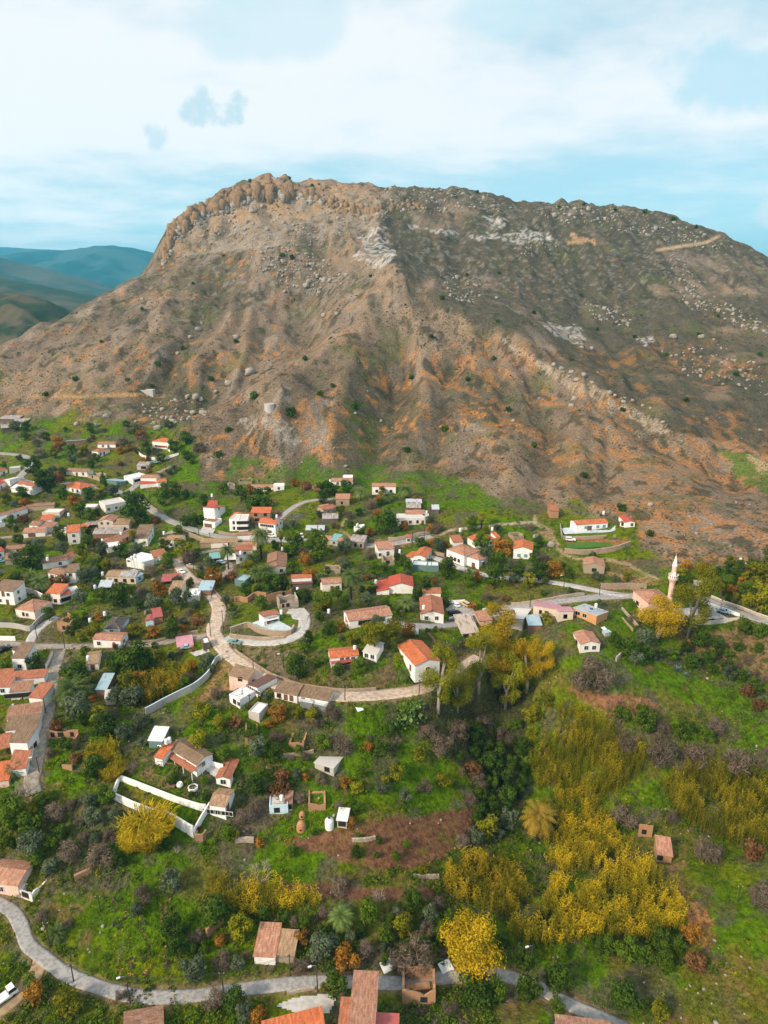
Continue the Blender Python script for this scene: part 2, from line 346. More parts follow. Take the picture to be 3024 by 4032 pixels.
# ------------------------------------------------------------------ ground sheet
rows = [45.0]
while rows[-1] < 1420: rows.append(rows[-1]+max(.8, rows[-1]*.0032))
rows = np.array(rows); NC = 560
tx = np.linspace(-.92, .92, NC)
GX = rows[:, None]*tx[None]; GY = np.repeat(rows[:, None], NC, 1); GZ = hz(GX, GY)
GU, GV, GD = project((GX, GY, GZ))
def catmull(P_, step):
    P_ = np.asarray(P_, float); out = []
    Q_ = np.vstack([2*P_[0]-P_[1], P_, 2*P_[-1]-P_[-2]])
    for i in range(1, len(Q_)-2):
        a, b_, c, d = Q_[i-1:i+3]; k = max(2, int(np.linalg.norm(c-b_)/step))
        for s in np.arange(k)/k: out.append(.5*((2*b_)+(-a+c)*s+(2*a-5*b_+4*c-d)*s*s+(-a+3*b_-3*c+d)*s**3))
    out.append(P_[-1]); return np.array(out)
LOWROAD = [(-60,3530),(0,3560),(50,3590),(85,3650),(110,3720),(170,3770),(250,3830),(340,3870),(450,3905),(560,3925),(700,3925),(850,3910),(1000,3890),(1150,3872),(1250,3865),(1480,3870),(1600,3870),(1750,3850),(1900,3840),(1990,3845),(2080,3870),(2160,3910),(2230,3950),(2320,3990),(2420,4032),(2500,4075)]
MAINSTREET = [(700,2200),(712,2235),(745,2275),(790,2310),(840,2350),(862,2395),(858,2440),(842,2475),(855,2520),(900,2575),(950,2612),(1010,2655),(1080,2690),(1160,2715),(1260,2735),(1350,2742),(1450,2740),(1560,2730),(1660,2712),(1760,2680),(1830,2630),(1890,2590)]
UPROAD = [(-40,1782),(60,1790),(105,1800),(118,1830),(92,1865),(80,1885),(130,1900),(250,1902),(370,1915),(440,1930),(490,1945),(530,1955),(560,1975),(590,2000),(650,2042),(720,2070),(800,2098),(880,2115),(960,2122),(1040,2125),(1100,2122),(1200,2128),(1300,2135),(1400,2148),(1500,2145),(1600,2132),(1700,2112)]
ROADS = (('road', LOWROAD, 3.0, 'asphalt', .12), ('road', [(165,3770),(140,3840),(90,3900),(30,3960),(-40,4000)], 3.2, 'dirt', .1), ('road', MAINSTREET, 5.2, 'old_concrete', .14), ('road', UPROAD, 4.6, 'asphalt', .12),
    ('driveway', [(885,2512),(960,2526),(1050,2532),(1130,2520),(1185,2490),(1200,2450),(1190,2415),(1140,2405)], 4.2, 'pale_concrete', .16), ('lane', [(492,1945),(535,1912),(560,1892)], 3.6, 'asphalt', .1), ('lane', [(620,1862),(650,1850),(690,1832)], 3.2, 'lane', .1),
    ('lane', [(1085,2055),(1120,2025),(1160,1995),(1200,1977),(1250,1968),(1320,1966)], 3.2, 'asphalt', .1), ('lane', [(-40,2530),(60,2536),(140,2545),(230,2545),(330,2545),(420,2538),(500,2535),(600,2535),(700,2518),(800,2505),(850,2500)], 3.6, 'lane', .1),
    ('lane', [(238,2560),(226,2600),(207,2680),(196,2760),(180,2830),(165,2880),(150,2950),(136,3020),(125,3080),(135,3130)], 4.0, 'lane', .12), ('lane', [(112,2540),(140,2490),(180,2455),(222,2430)], 3.2, 'pale_concrete', .1),
    ('lane', [(1690,2190),(1740,2206),(1780,2225),(1860,2252),(1930,2268),(2000,2277),(2100,2283),(2160,2291),(2230,2302),(2330,2322),(2420,2338),(2490,2348)], 3.8, 'pale_concrete', .12), ('road', [(1985,2395),(2050,2392),(2150,2375),(2250,2362),(2350,2352),(2450,2347),(2510,2345)], 4.4, 'asphalt', .14),
    ('lane', [(1545,2452),(1600,2462),(1680,2466),(1760,2462),(1850,2445),(1920,2425),(1985,2400)], 4.2, 'asphalt', .12), ('road', [(2745,2345),(2790,2365),(2850,2390),(2930,2420),(3024,2448),(3100,2470)], 5, 'asphalt', .12),
    ('lane', [(700,2205),(780,2180),(860,2165),(930,2160)], 2.6, 'lane', .1), ('lane', [(0,2118),(60,2112),(130,2106),(260,2108)], 2.8, 'lane', .1), ('lane', [(860,2275),(900,2250),(905,2225),(880,2210)], 3.2, 'lane', .1))
RELIEF = [(-13, 62, [(1290,1000),(1176,1238),(1210,1345),(1100,1430),(900,1550),(790,1605)]), (-11, 60, [(1650,1160),(1830,1290),(2080,1420),(2380,1560),(2640,1730),(2900,1880)]), (-9, 55, [(1560,1230),(1575,1500),(1500,1700),(1470,1850)]), (-7, 48, [(2100,1500),(2160,1700),(2120,1900)]),
  (-6, 45, [(1770,1450),(1750,1650),(1700,1850)]), (-6, 40, [(2400,1720),(2400,1900),(2380,1990)]), (-6, 42, [(600,1250),(500,1420),(380,1560)]), (-6, 40, [(860,1120),(760,1330),(640,1520)]), (-7, 45, [(1150,1640),(1190,1760),(1180,1860)]), (-6, 60, [(2250,1000),(2280,1200),(2400,1400)]), (-5, 50, [(1800,950),(1850,1150)]),
  (8, 50, [(1540,1060),(1422,1340),(1230,1393),(1075,1475),(966,1525),(784,1645)]), (9, 46, [(1560,1060),(1750,1210),(1930,1305),(2100,1395),(2300,1495),(2600,1665),(2760,1765)]), (6, 50, [(1850,1300),(1900,1500),(1940,1750)]), (5, 42, [(1380,1420),(1330,1620),(1300,1800)]), (5, 42, [(1650,1320),(1660,1550),(1610,1780)]), (5, 45, [(2000,1420),(2030,1640),(2010,1860)]), (5, 40, [(2280,1600),(2270,1780),(2250,1930)]), (5, 45, [(700,1080),(620,1280),(500,1480)]), (6, 55, [(2560,1100),(2640,1250),(2800,1330),(3024,1440)])]
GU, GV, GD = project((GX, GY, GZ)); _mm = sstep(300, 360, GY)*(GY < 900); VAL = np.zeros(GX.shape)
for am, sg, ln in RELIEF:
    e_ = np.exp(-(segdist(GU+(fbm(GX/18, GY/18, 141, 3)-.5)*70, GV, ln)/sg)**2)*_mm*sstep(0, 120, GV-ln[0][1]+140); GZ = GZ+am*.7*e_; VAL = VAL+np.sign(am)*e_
RD = np.full(GX.shape, 1e9); RZ = GZ.copy(); RW = np.full(GX.shape, 4.)
def smooth(z, k): return np.convolve(np.pad(z, k, mode='edge'), np.ones(2*k+1)/(2*k+1), 'valid')
for nm, px, w, mt_, lf in ROADS:
    c = catmull(grounds(px)[:, :2], 1.2); zc_ = smooth(hz(c[:, 0], c[:, 1]), 5)
    for (x_, y_), z_ in zip(c, zc_):
        q = w/2+5; i0, i1 = np.searchsorted(rows, (y_-q, y_+q)); 
        if i1 <= i0: continue
        j0 = max(0, int(((x_-q)/max(y_, 1)-tx[0])/(tx[1]-tx[0]))-1); j1 = int(((x_+q)/max(y_, 1)-tx[0])/(tx[1]-tx[0]))+3
        d = np.hypot(GX[i0:i1, j0:j1]-x_, GY[i0:i1, j0:j1]-y_)-w/2; m_ = d < RD[i0:i1, j0:j1]
        RD[i0:i1, j0:j1][m_] = d[m_]; RZ[i0:i1, j0:j1][m_] = z_
kk = 1-sstep(.6, 4.6, RD); GZ = GZ*(1-kk)+RZ*kk
GU, GV, GD = project((GX, GY, GZ))
def lerp(c, d, w): return c*(1-w[..., None])+np.asarray(d)*w[..., None]
nz = base_h(GX, GY)
EDGE = [(-400,1660),(0,1645),(300,1640),(560,1650),(700,1690),(790,1740),(745,1830),(720,1900),(760,1935),(900,1890),(1050,1880),(1250,1890),(1500,1880),(1700,1900),(1900,1950),(2050,1985),(2200,2000),(2400,2030),(2500,2060),(2530,2150),(2600,2210),(2720,2250),(2900,2260),(3100,2270),(3700,2290)]
_pv = np.interp(GU, [q[0] for q in EDGE], [q[1] for q in EDGE]) 
mt = sstep(-26, 26, (_pv-GV)+(fbm(GX/16, GY/16, 71, 4)-.5)*150)*sstep(215, 245, GY)
gx_ = np.gradient(GZ, axis=0)/np.gradient(GY, axis=0); slope = np.abs(gx_)
# village and valley ground: grass with bare, dry and brambly patches
n1 = fbm(GX/14, GY/14, 81, 4); n2 = fbm(GX/5, GY/5, 91, 4); n3 = fbm(GX/34, GY/34, 95, 3); n4 = fbm(GX/1.7, GY/1.7, 97, 2)
g = np.zeros(GX.shape+(3,))+np.array([.080, .155, .001])
g = lerp(g, [.12, .155, .002], sstep(.45, .62, n3)); g = lerp(g, [.045, .090, .002], sstep(.52, .66, n2)*.8)
g = lerp(g, [.14, .11, .03], sstep(.54, .66, n1)*.7); g = lerp(g, [.20, .12, .055], sstep(.66, .76, n2)*.6)
g = lerp(g, [.10, .085, .06], sstep(.52, .64, fbm(GX/7, GY/7, 99, 4))*.75)
# mountain ground
mx_ = fbm(GX/55, GY/55, 103, 4); my_ = fbm(GX/13, GY/22, 107, 4); mk = fbm(GX/4.5, GY/6, 109, 3)
mo = np.zeros(g.shape)+np.array([.20, .152, .112])
mo = lerp(mo, [.135, .105, .072], sstep(.42, .62, mx_)); mo = lerp(mo, [.27, .22, .175], sstep(.55, .68, my_)*.8)
bowl = inpoly(GU+(fbm(GX/20, GY/20, 161, 4)-.5)*150, GV+(fbm(GX/20, GY/20, 163, 4)-.5)*90, [(1480,1030),(1620,1150),(1800,1250),(2050,1370),(2300,1500),(2600,1700),(3100,1800),(3100,900),(2600,800),(1500,720)])
bowl = bowl*1.0
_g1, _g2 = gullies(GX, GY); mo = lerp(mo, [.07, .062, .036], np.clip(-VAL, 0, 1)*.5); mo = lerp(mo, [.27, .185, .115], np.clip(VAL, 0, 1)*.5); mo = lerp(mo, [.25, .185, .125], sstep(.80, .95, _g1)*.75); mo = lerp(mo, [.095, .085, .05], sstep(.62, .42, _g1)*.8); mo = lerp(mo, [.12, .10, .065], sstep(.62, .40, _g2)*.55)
mo = lerp(mo, [.088, .078, .054], bowl*sstep(.25, .6, fbm(GX/40, GY/40, 113, 3)+.12))  # olive grey bowl ground, with its shade also darkened into the colour
warm = sstep(.50, .66, fbm(GX/30+.4*n1, GY/16, 117, 4))
mo = lerp(mo, [.38, .175, .06], warm*(.9-.7*bowl)*sstep(.48, .62, fbm(GX/2.6, GY/3.4, 119, 3))*sstep(.40, .6, mk))
mo = lerp(mo, [.44, .19, .05], sstep(380, 300, GY*0+np.abs(GV-1700))*sstep(.5, .62, mk)*sstep(.45, .6, n3)*.4)
mo = lerp(mo, [.36, .17, .06], inpoly(GU, GV, [(2050,1480),(2400,1700),(2700,1760),(3100,1700),(3100,2250),(2620,2250),(2400,2000),(2150,1900)])*sstep(.45, .6, my_)*sstep(.42, .58, fbm(GX/3, GY/4, 151, 3))*.8)
mo = lerp(mo, [.05, .05, .03], sstep(.60, .70, fbm(GX/5, GY/8, 121, 3))*.75)
mo = lerp(mo, [.09, .11, .03], sstep(.64, .74, fbm(GX/22, GY/14, 123, 3))*.4)
mo = lerp(mo, [.27, .25, .22], sstep(.60, .70, fbm(GX/2.6, GY/3.5, 125, 3))*sstep(90, 150, nz)*.5)
def paint(dst, poly, c, amt=1., sc=6., lo=.3, hi=.55, seed=0):
    w = inpoly(GU+(fbm(GX/9, GY/9, 131, 3)-.5)*60, GV+(fbm(GX/9, GY/9, 133, 3)-.5)*36, poly)*sstep(lo, hi, fbm(GX/sc, GY/sc, 135+seed, 4))*amt
    return lerp(dst, c, w)
LIME = (.62, .61, .60)
for pl in ([(1445,900),(1500,895),(1545,960),(1560,1010),(1500,1060),(1430,1030),(1390,1020)], [(1600,890),(1660,900),(1640,915)], [(1680,900),(1790,905),(1800,925),(1700,915)],
           [(1860,925),(2180,925),(2180,945),(2060,955),(1960,945),(1860,940)], [(1900,850),(2000,850),(1990,890),(1930,905)], [(2060,900),(2150,905),(2180,930),(2020,935)],
           [(2130,1270),(2300,1290),(2310,1330),(2270,1360),(2180,1310)], [(2480,1330),(2570,1330),(2560,1360)]):
    mo = paint(mo, pl, (.50, .49, .48), .7, 2.0, .40, .60)
    for i_, q_ in enumerate(pl): pass
mo = paint(mo, [(850,760),(1500,760),(1480,900),(900,1000),(650,1000)], (.30, .26, .21), .7, 7, .35, .6)
mo = paint(mo, [(640,1010),(720,830),(1080,690),(1450,730),(1400,850),(900,880),(760,950)], (.36, .24, .14), .8, 9, .4, .6)
mo = paint(mo, [(2050,1380),(2300,1500),(2650,1690),(2620,1720),(2250,1530),(1930,1320),(1900,1280)], (.34, .28, .21), .85, 3, .36, .55)
mo = paint(mo, [(2240,920),(2330,935),(2340,960),(2250,960)], (.42, .26, .15), .9)
mo = paint(mo, [(950,1650),(1040,1620),(1100,1650),(1190,1740),(1150,1760),(1060,1690),(960,1720)], (.33, .29, .25), .7, 3, .38, .55)
mo = lerp(mo, [.45, .33, .2], sstep(9, 3, segdist(GU, GV, [(2590,985),(2680,970),(2780,955),(2830,930)]))*.9)
mo = lerp(mo, [.34, .22, .10], sstep(10, 4, segdist(GU, GV, [(120,1558),(300,1562),(560,1553),(640,1560)]))*.9)
mo = paint(mo, [(2830,1770),(2960,1800),(3060,1880),(3060,1960),(2900,1880)], (.10, .15, .02), .9, 5, .2, .4)
mo = paint(mo, [(2930,1800),(3060,1800),(3060,1870),(2960,1850)], (.42, .30, .16), .8)
mo = paint(mo, [(900,1800),(1300,1800),(1900,1900),(2100,1990),(1900,2030),(1400,1960),(900,1960)], (.06, .12, .01), .8, 9, .38, .55)
mo = paint(mo, [(1330,1540),(1450,1590),(1500,1720),(1480,1830),(1390,1780)], (.075, .095, .02), .7, 7, .35, .5)
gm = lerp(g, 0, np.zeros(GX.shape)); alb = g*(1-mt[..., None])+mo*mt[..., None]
# bare earth, ploughed plots, tracks and other patches at their places in the village
SOIL = (.17, .082, .045)
for pl, c, a in (([(1180,3300),(1360,3260),(1400,3230),(1530,3210),(1640,3220),(1770,3190),(1880,3195),(1900,3220),(1850,3310),(1760,3390),(1640,3420),(1500,3430),(1390,3410),(1270,3360),(1120,3340),(1110,3310)], SOIL, .95),
    ([(1080,3480),(1300,3490),(1500,3500),(1700,3495),(1700,3540),(1500,3545),(1100,3530)], (.15, .07, .045), .9), ([(2560,2350),(2640,2500),(2900,2640),(3060,2680),(3060,2500),(2850,2470),(2700,2480)], (.20, .12, .07), .85),
    ([(2230,2700),(2400,2730),(2530,2740),(2590,2790),(2600,2830),(2480,2830),(2300,2790)], (.26, .12, .07), .9), ([(2690,3530),(2790,3580),(2830,3680),(2800,3750),(2740,3720)], (.34, .15, .07), .9),
    ([(940,2530),(1200,2560),(1240,2640),(1100,2670),(980,2600)], (.17, .125, .085), .85), ([(1450,2650),(1560,2600),(1580,2680),(1450,2720),(1330,2700)], (.19, .12, .075), .75),
    ([(950,3200),(1090,3110),(1170,3160),(1090,3260),(980,3290)], (.17, .12, .09), .85), ([(2225,2130),(2410,2120),(2470,2110),(2480,2150),(2400,2165),(2240,2145)], (.32, .14, .06), .85),
    ([(540,3040),(700,3040),(720,3110),(600,3100)], (.15, .10, .05), .6), ([(490,3090),(660,3150),(660,3200),(560,3170),(480,3120)], (.20, .085, .02), .45),
    ([(1560,2800),(1900,2720),(2120,2700),(2090,2830),(2050,3120),(1950,3350),(1830,3330),(1880,3050),(1700,2950)], (.055, .05, .025), .9), ([(880,2560),(930,2620),(900,2700),(800,2760),(760,2790),(800,2700)], (.30, .17, .08), .7), ([(150,2340),(0,2500),(200,2550),(250,2480)], (.14, .11, .06), .4),
    ([(2100,2080),(2170,2080),(2210,2170),(2200,2200),(2160,2130)], (.30, .20, .11), .8), ([(2380,2250),(2560,2270),(2590,2300),(2420,2290)], (.32, .19, .10), .8),
    ([(1660,2140),(1560,2170),(1450,2140),(1480,2120)], (.25, .16, .10), .7), ([(250,3080),(150,3100),(190,3180),(250,3210)], (.20, .13, .05), .6)):
    alb = paint(alb, pl, c, a, 5, .15, .4)
fur = .5+.5*np.sin((GX*.35+GY)*5.2); pm = inpoly(GU, GV, [(1400,3230),(1880,3195),(1850,3310),(1640,3420),(1500,3430)])
alb = alb*(1-.22*fur[..., None]*pm[..., None])
for ln, c, w in (([(1380,2015),(1350,2060),(1340,2085),(1380,2115),(1440,2132)], (.34, .27, .16), 7), ([(2105,2035),(2105,2060),(2170,2090),(2185,2130),(2210,2180),(2270,2200),(2400,2205),(2480,2225),(2530,2260),(2590,2280)], (.34, .25, .15), 9),
    ([(1700,2120),(1780,2088),(1900,2072),(2050,2058),(2110,2058)], (.40, .33, .25), 7), ([(130,3120),(215,3170),(240,3195),(180,3250)], (.22, .15, .06), 12), ([(2690,3520),(2640,3420),(2700,3400)], (.28, .16, .07), 16), ([(2750,3690),(2780,3760),(2900,3870),(3024,3980)], (.2, .13, .05), 12)):
    alb = lerp(alb, c, sstep(w, w*.5, segdist(GU+(n2-.5)*12, GV+(n1-.5)*8, ln))*.85)
dry = inpoly(GU, GV, [(2560,3700),(3060,3600),(3060,4060),(2500,4060)])*sstep(.42, .62, n2); alb = lerp(alb, [.20, .14, .02], dry*.55)
alb = lerp(alb, [.24, .17, .09], sstep(1.6, .3, RD+(n2-.5)*3)*.75); alb = alb*(.82+.36*n4[..., None])
idx = np.arange(len(rows)*NC).reshape(len(rows), NC)
fc = np.stack([idx[:-1, :-1], idx[:-1, 1:], idx[1:, 1:], idx[1:, :-1]], -1).reshape(-1, 4)
m, t, b = nt('ground'); at = node(t, 'ShaderNodeAttribute', attribute_name='albedo'); p = posvec(t)
na = noise(t, p, .9, 6, .65); nb = noise(t, p, .22, 5, .6)
mr = node(t, 'ShaderNodeMapRange'); t.links.new(na, mr.inputs[0]); mr.inputs[1].default_value = .3; mr.inputs[2].default_value = .7; mr.inputs[3].default_value = .42; mr.inputs[4].default_value = 1.55
hs = t.nodes.new('ShaderNodeHueSaturation'); t.links.new(at.outputs['Color'], hs.inputs['Color']); t.links.new(mr.outputs[0], hs.inputs['Value'])
t.links.new(hs.outputs[0], b.inputs['Base Color']); b.inputs['Roughness'].default_value = .97; b.inputs['Specular IOR Level'].default_value = .1
bump(t, b, na, .9, 1.3)
gm_ = m
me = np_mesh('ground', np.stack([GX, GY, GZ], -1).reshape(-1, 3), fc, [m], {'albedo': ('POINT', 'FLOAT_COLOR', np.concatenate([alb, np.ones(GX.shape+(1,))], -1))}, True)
tag(link('ground', me), kind='structure')
def hz(x, y):                                     # from here on heights are read off the finished sheet
    x = np.atleast_1d(np.asarray(x, float)); y = np.atleast_1d(np.asarray(y, float))
    yy = np.clip(y, rows[0], rows[-1]-.01); i = np.clip(np.searchsorted(rows, yy)-1, 0, len(rows)-2); fy = (yy-rows[i])/(rows[i+1]-rows[i])
    c = np.clip((x/yy-tx[0])/(tx[1]-tx[0]), 0, NC-1.001); j = c.astype(int); fx = c-j
    return (GZ[i, j]*(1-fx)+GZ[i, j+1]*fx)*(1-fy)+(GZ[i+1, j]*(1-fx)+GZ[i+1, j+1]*fx)*fy
# near apron and low plain that carry the ground on beyond the surveyed sheet
def strip(name, mat, xs, ys, zf, c=None):
    X, Yy = np.meshgrid(xs, ys); Z = zf(X, Yy); i = np.arange(X.size).reshape(X.shape)
    f = np.stack([i[:-1, :-1], i[:-1, 1:], i[1:, 1:], i[1:, :-1]], -1).reshape(-1, 4)
    A = None
    if c is not None: A = {'albedo': ('POINT', 'FLOAT_COLOR', np.concatenate([c(X, Yy, Z), np.ones(X.shape+(1,))], -1))}
    return tag(link(name, np_mesh(name, np.stack([X, Yy, Z], -1).reshape(-1, 3), f, [mat], A, True)), kind='structure')
strip('plain', gm_, np.linspace(-12500, 12500, 80), np.linspace(-300, 13200, 80), lambda X, Y: -12+0*X+(Y > 1500)*(20+12*fbm(X/900, Y/900, 3)), lambda X, Y, Z: np.zeros(X.shape+(3,))+np.array([.07, .08, .04]))
# far hills on the left: each ridge a heightfield of its own with a crest taken from the photo
def ridge(crest, Yc, depth, base, c1, c2, sd, rough, right=900):
    us = np.array([q[0] for q in crest]); vs = np.array([q[1] for q in crest])
    xs_ = np.array([ray(u, v)[0]/ray(u, v)[1]*Yc for u, v in crest]); zs_ = np.array([zY(v, Yc) for v in vs])
    x0, x1 = xs_[0]-depth*1.3, xs_[-1]+right
    xs = np.linspace(x0, x1, 200); ys = np.linspace(Yc-depth, Yc+depth, 90)
    def zf(X, Y):
        zc = np.interp(X, xs_, zs_)*1.0; k = np.abs(Y-Yc)/depth
        sp = 1-np.abs(2*fbm(X/(depth*.28), Y/(depth*.5), sd, 4)-1)
        z = base+(zc-base)*(1-k**1.25)+(sp-.8)*rough*np.sin(np.pi*np.clip(k, 0, 1))*1.6+(fbm(X/(depth*.06), Y/(depth*.06), sd+4, 3)-.5)*rough*.18
        return z
    def cf(X, Y, Z):
        w = sstep(.42, .6, fbm(X/(depth*.12), Y/(depth*.12), sd+9, 4)); return np.zeros(X.shape+(3,))+np.array(c1)*(1-w[..., None])+np.array(c2)*w[..., None]
    return strip('hills', gm_, xs, ys, zf, cf)
ridge([(-600,1010),(-200,985),(0,972),(150,980),(300,988),(450,985),(700,1000)], 11000, 2000, 20, (.05, .08, .06), (.08, .10, .07), 301, 90)
ridge([(-500,1040),(0,1015),(130,990),(300,985),(380,968),(450,965),(520,975),(580,990),(640,1007),(760,1060)], 8000, 2400, 20, (.02, .06, .05), (.06, .10, .085), 311, 150)  # forest colours tinted teal: some of the haze's blue is put in
ridge([(-500,1010),(-200,1000),(0,1012),(150,1050),(250,1082),(350,1118),(430,1138),(600,1180)], 4200, 1400, 20, (.045, .075, .05), (.09, .095, .065), 321, 80)
ridge([(-500,1070),(-200,1075),(0,1097),(130,1120),(270,1150),(350,1168),(500,1215)], 2300, 700, 25, (.035, .06, .03), (.09, .085, .05), 331, 40)
ridge([(-400,1140),(0,1152),(100,1160),(190,1185),(260,1230),(340,1290)], 1150, 260, 40, (.04, .06, .03), (.11, .095, .055), 341, 26, 120)
# ------------------------------------------------------------------ roads and yards
def road_mat(name, c, c2, sc):
    m, t, b = nt(name); p = posvec(t); n1 = noise(t, p, sc, 5); n2 = noise(t, p, .35, 4); n3 = noise(t, p, 5, 3)
    c1 = mixc(t, ramp(t, n1, .42, .62), c, c2); c1 = mixc(t, ramp(t, n2, .5, .75), c1, tuple(x*.72 for x in c)); t.links.new(c1, b.inputs['Base Color'])
    b.inputs['Roughness'].default_value = .92; bump(t, b, n3, .3, .04); MATS[name] = m; return m
road_mat('asphalt', (.33, .325, .315), (.23, .225, .22), 1.2); road_mat('old_concrete', (.52, .44, .37), (.38, .28, .20), .9); road_mat('pale_concrete', (.46, .46, .45), (.36, .35, .33), .8)
road_mat('lane', (.30, .27, .24), (.2, .17, .13), 1.0); road_mat('dirt', (.33, .24, .15), (.24, .16, .09), .8); road_mat('turf', (.05, .14, .005), (.035, .10, .005), 1.5)
road_mat('terrace', (.45, .55, .60), (.38, .45, .48), .8)
def road(name, px, width, mat, lift=.12):
    c = catmull(grounds(px)[:, :2], 1.2); tg = np.gradient(c, axis=0); tg /= np.linalg.norm(tg, axis=1)[:, None]+1e-9; nr = np.c_[-tg[:, 1], tg[:, 0]]
    wv = 1+.12*(vnoise(c[:, 0]/3, c[:, 1]/3, 7)-.5); offs = np.linspace(-.5, .5, 7)
    V = []
    for o in offs:
        q = c+nr*(o*width*wv)[:, None]; V.append(np.c_[q, hz(q[:, 0], q[:, 1])])
    V = np.stack(V, 1); flat = V[:, :, 2].mean(1, keepdims=True); V[:, :, 2] = V[:, :, 2]*.15+flat*.85
    k = np.ones(7)/7
    for j in range(7):
        zz = np.pad(V[:, j, 2], 3, mode='edge'); V[:, j, 2] = np.convolve(zz, k, 'valid')
    V[:, :, 2] = np.maximum(V[:, :, 2], np.stack([hz(V[:, j, 0], V[:, j, 1]) for j in range(7)], 1)-.02)+lift
    sk0 = V[:, :1].copy(); sk0[:, :, 2] -= .9; sk1 = V[:, -1:].copy(); sk1[:, :, 2] -= .9
    V = np.concatenate([sk0, V, sk1], 1); i = np.arange(V.shape[0]*9).reshape(-1, 9)
    f = np.stack([i[:-1, :-1], i[:-1, 1:], i[1:, 1:], i[1:, :-1]], -1).reshape(-1, 4)
    return tag(link(name, np_mesh(name, V.reshape(-1, 3), f, [MATS[mat]])), kind='structure')
def yard(name, px, mat, lift=.1, step=.35):
    P_ = grounds(px)[:, :2]; x0, y0 = P_.min(0); x1, y1 = P_.max(0)
    X, Y = np.meshgrid(np.arange(x0, x1+step, step), np.arange(y0, y1+step, step)); Zg = hz(X, Y); A_ = np.c_[X.ravel()-x0, Y.ravel()-y0, np.ones(X.size)]; Zp = (A_ @ np.linalg.lstsq(A_, Zg.ravel(), rcond=None)[0]).reshape(X.shape)
    ins0 = inpoly(X, Y, [tuple(q) for q in P_]); Zp = Zp*.75+Zg*.25; Z = Zp+max(0, float(np.percentile((Zg-Zp)[ins0], 96)) if ins0.any() else 0)+lift
    ins = inpoly(X, Y, [tuple(q) for q in P_]); i = np.arange(X.size).reshape(X.shape)
    ok = ins[:-1, :-1] & ins[1:, :-1] & ins[:-1, 1:] & ins[1:, 1:]
    f = np.stack([i[:-1, :-1], i[:-1, 1:], i[1:, 1:], i[1:, :-1]], -1)[ok]
    if len(f): return tag(link(name, np_mesh(name, np.stack([X, Y, Z], -1).reshape(-1, 3), f, [MATS[mat]])), kind='structure')
for nm, px, w, mt_, lf in ROADS:
    road(nm, px, w, mt_, lf)
for nm, px, mt_ in (('car_park', [(1750,2400),(1790,2372),(1850,2375),(1870,2415),(1975,2410),(1960,2428),(1790,2432)], 'asphalt'), ('yard', [(2560,2400),(2760,2390),(2890,2428),(2760,2450),(2640,2450)], 'pale_concrete'),
    ('terrace', [(2205,2080),(2270,2075),(2280,2090),(2400,2088),(2425,2065),(2425,2090),(2400,2098),(2220,2105)], 'terrace'), ('yard', [(1070,3960),(1160,3925),(1290,3912),(1330,3930),(1300,3990),(1180,4000)], 'pale_concrete'),
    ('terrace', [(975,2458),(1030,2440),(1090,2440),(1150,2470),(1145,2490),(1110,2495)], 'terrace'), ('yard', [(800,3030),(830,3010),(885,3035),(850,3070)], 'pale_concrete'), ('lawn', [(48,2797),(120,2790),(118,2768),(60,2775)], 'turf'),
    ('yard', [(20,2810),(40,2798),(45,2770),(60,2772),(48,2800)], 'pale_concrete'), ('lawn', [(2278,2110),(2380,2105),(2385,2110),(2282,2117)], 'turf'), ('lawn', [(2228,2140),(2300,2135),(2400,2135),(2420,2150),(2330,2160),(2235,2160)], 'turf'),
    ('yard', [(1130,2400),(1200,2395),(1220,2420),(1210,2450),(1150,2440)], 'pale_concrete'), ('yard', [(800,2070),(850,2085),(838,2105),(780,2100)], 'pale_concrete'), ('yard', [(960,2128),(1020,2110),(1060,2118),(1240,2126),(1240,2138),(1000,2138)], 'asphalt'),
    ('yard', [(740,2570),(820,2550),(830,2565),(770,2590)], 'pale_concrete'), ('yard', [(660,2095),(690,2080),(700,2100),(620,2110)], 'lane')):
    yard(nm, px, mt_)
# ------------------------------------------------------------------ sky, sun, air
w = bpy.data.worlds.new('World'); scn.world = w; w.use_nodes = True; t = w.node_tree; bg = t.nodes['Background']
SUN_EL, SUN_AZ = R(34), R(-130)            # azimuth from +Y, clockwise: low light from the left, a little behind the viewer
sk = t.nodes.new('ShaderNodeTexSky'); sk.sky_type = 'NISHITA'; sk.sun_disc = False; sk.sun_elevation = SUN_EL; sk.sun_rotation = SUN_AZ; sk.dust_density = 1.2
tc = t.nodes.new('ShaderNodeTexCoord'); sx = t.nodes.new('ShaderNodeSeparateXYZ'); t.links.new(tc.outputs['Generated'], sx.inputs[0])
def mth(op, a, b=None, c=None):
    nd = t.nodes.new('ShaderNodeMath'); nd.operation = op
    for i, s in enumerate((a, b, c)):
        if s is None: continue
        if hasattr(s, 'is_output'): t.links.new(s, nd.inputs[i])
        else: nd.inputs[i].default_value = s
    return nd.outputs[0]
zc = mth('ADD', mth('MAXIMUM', sx.outputs[2], 0), .10)
cb = t.nodes.new('ShaderNodeCombineXYZ'); t.links.new(mth('DIVIDE', sx.outputs[0], zc), cb.inputs[0]); t.links.new(mth('DIVIDE', sx.outputs[1], zc), cb.inputs[1])
nA = noise(t, cb.outputs[0], .75, 6, .55); nB = noise(t, cb.outputs[0], 2.6, 6, .6)
el = t.nodes.new('ShaderNodeValToRGB'); t.links.new(mth('MULTIPLY', sx.outputs[2], 2.0), el.inputs[0]); cr = el.color_ramp
cr.elements[0].position = 0; cr.elements[0].color = (.38,)*3+(1,)
cr.elements[1].position = 1; cr.elements[1].color = (.70,)*3+(1,)
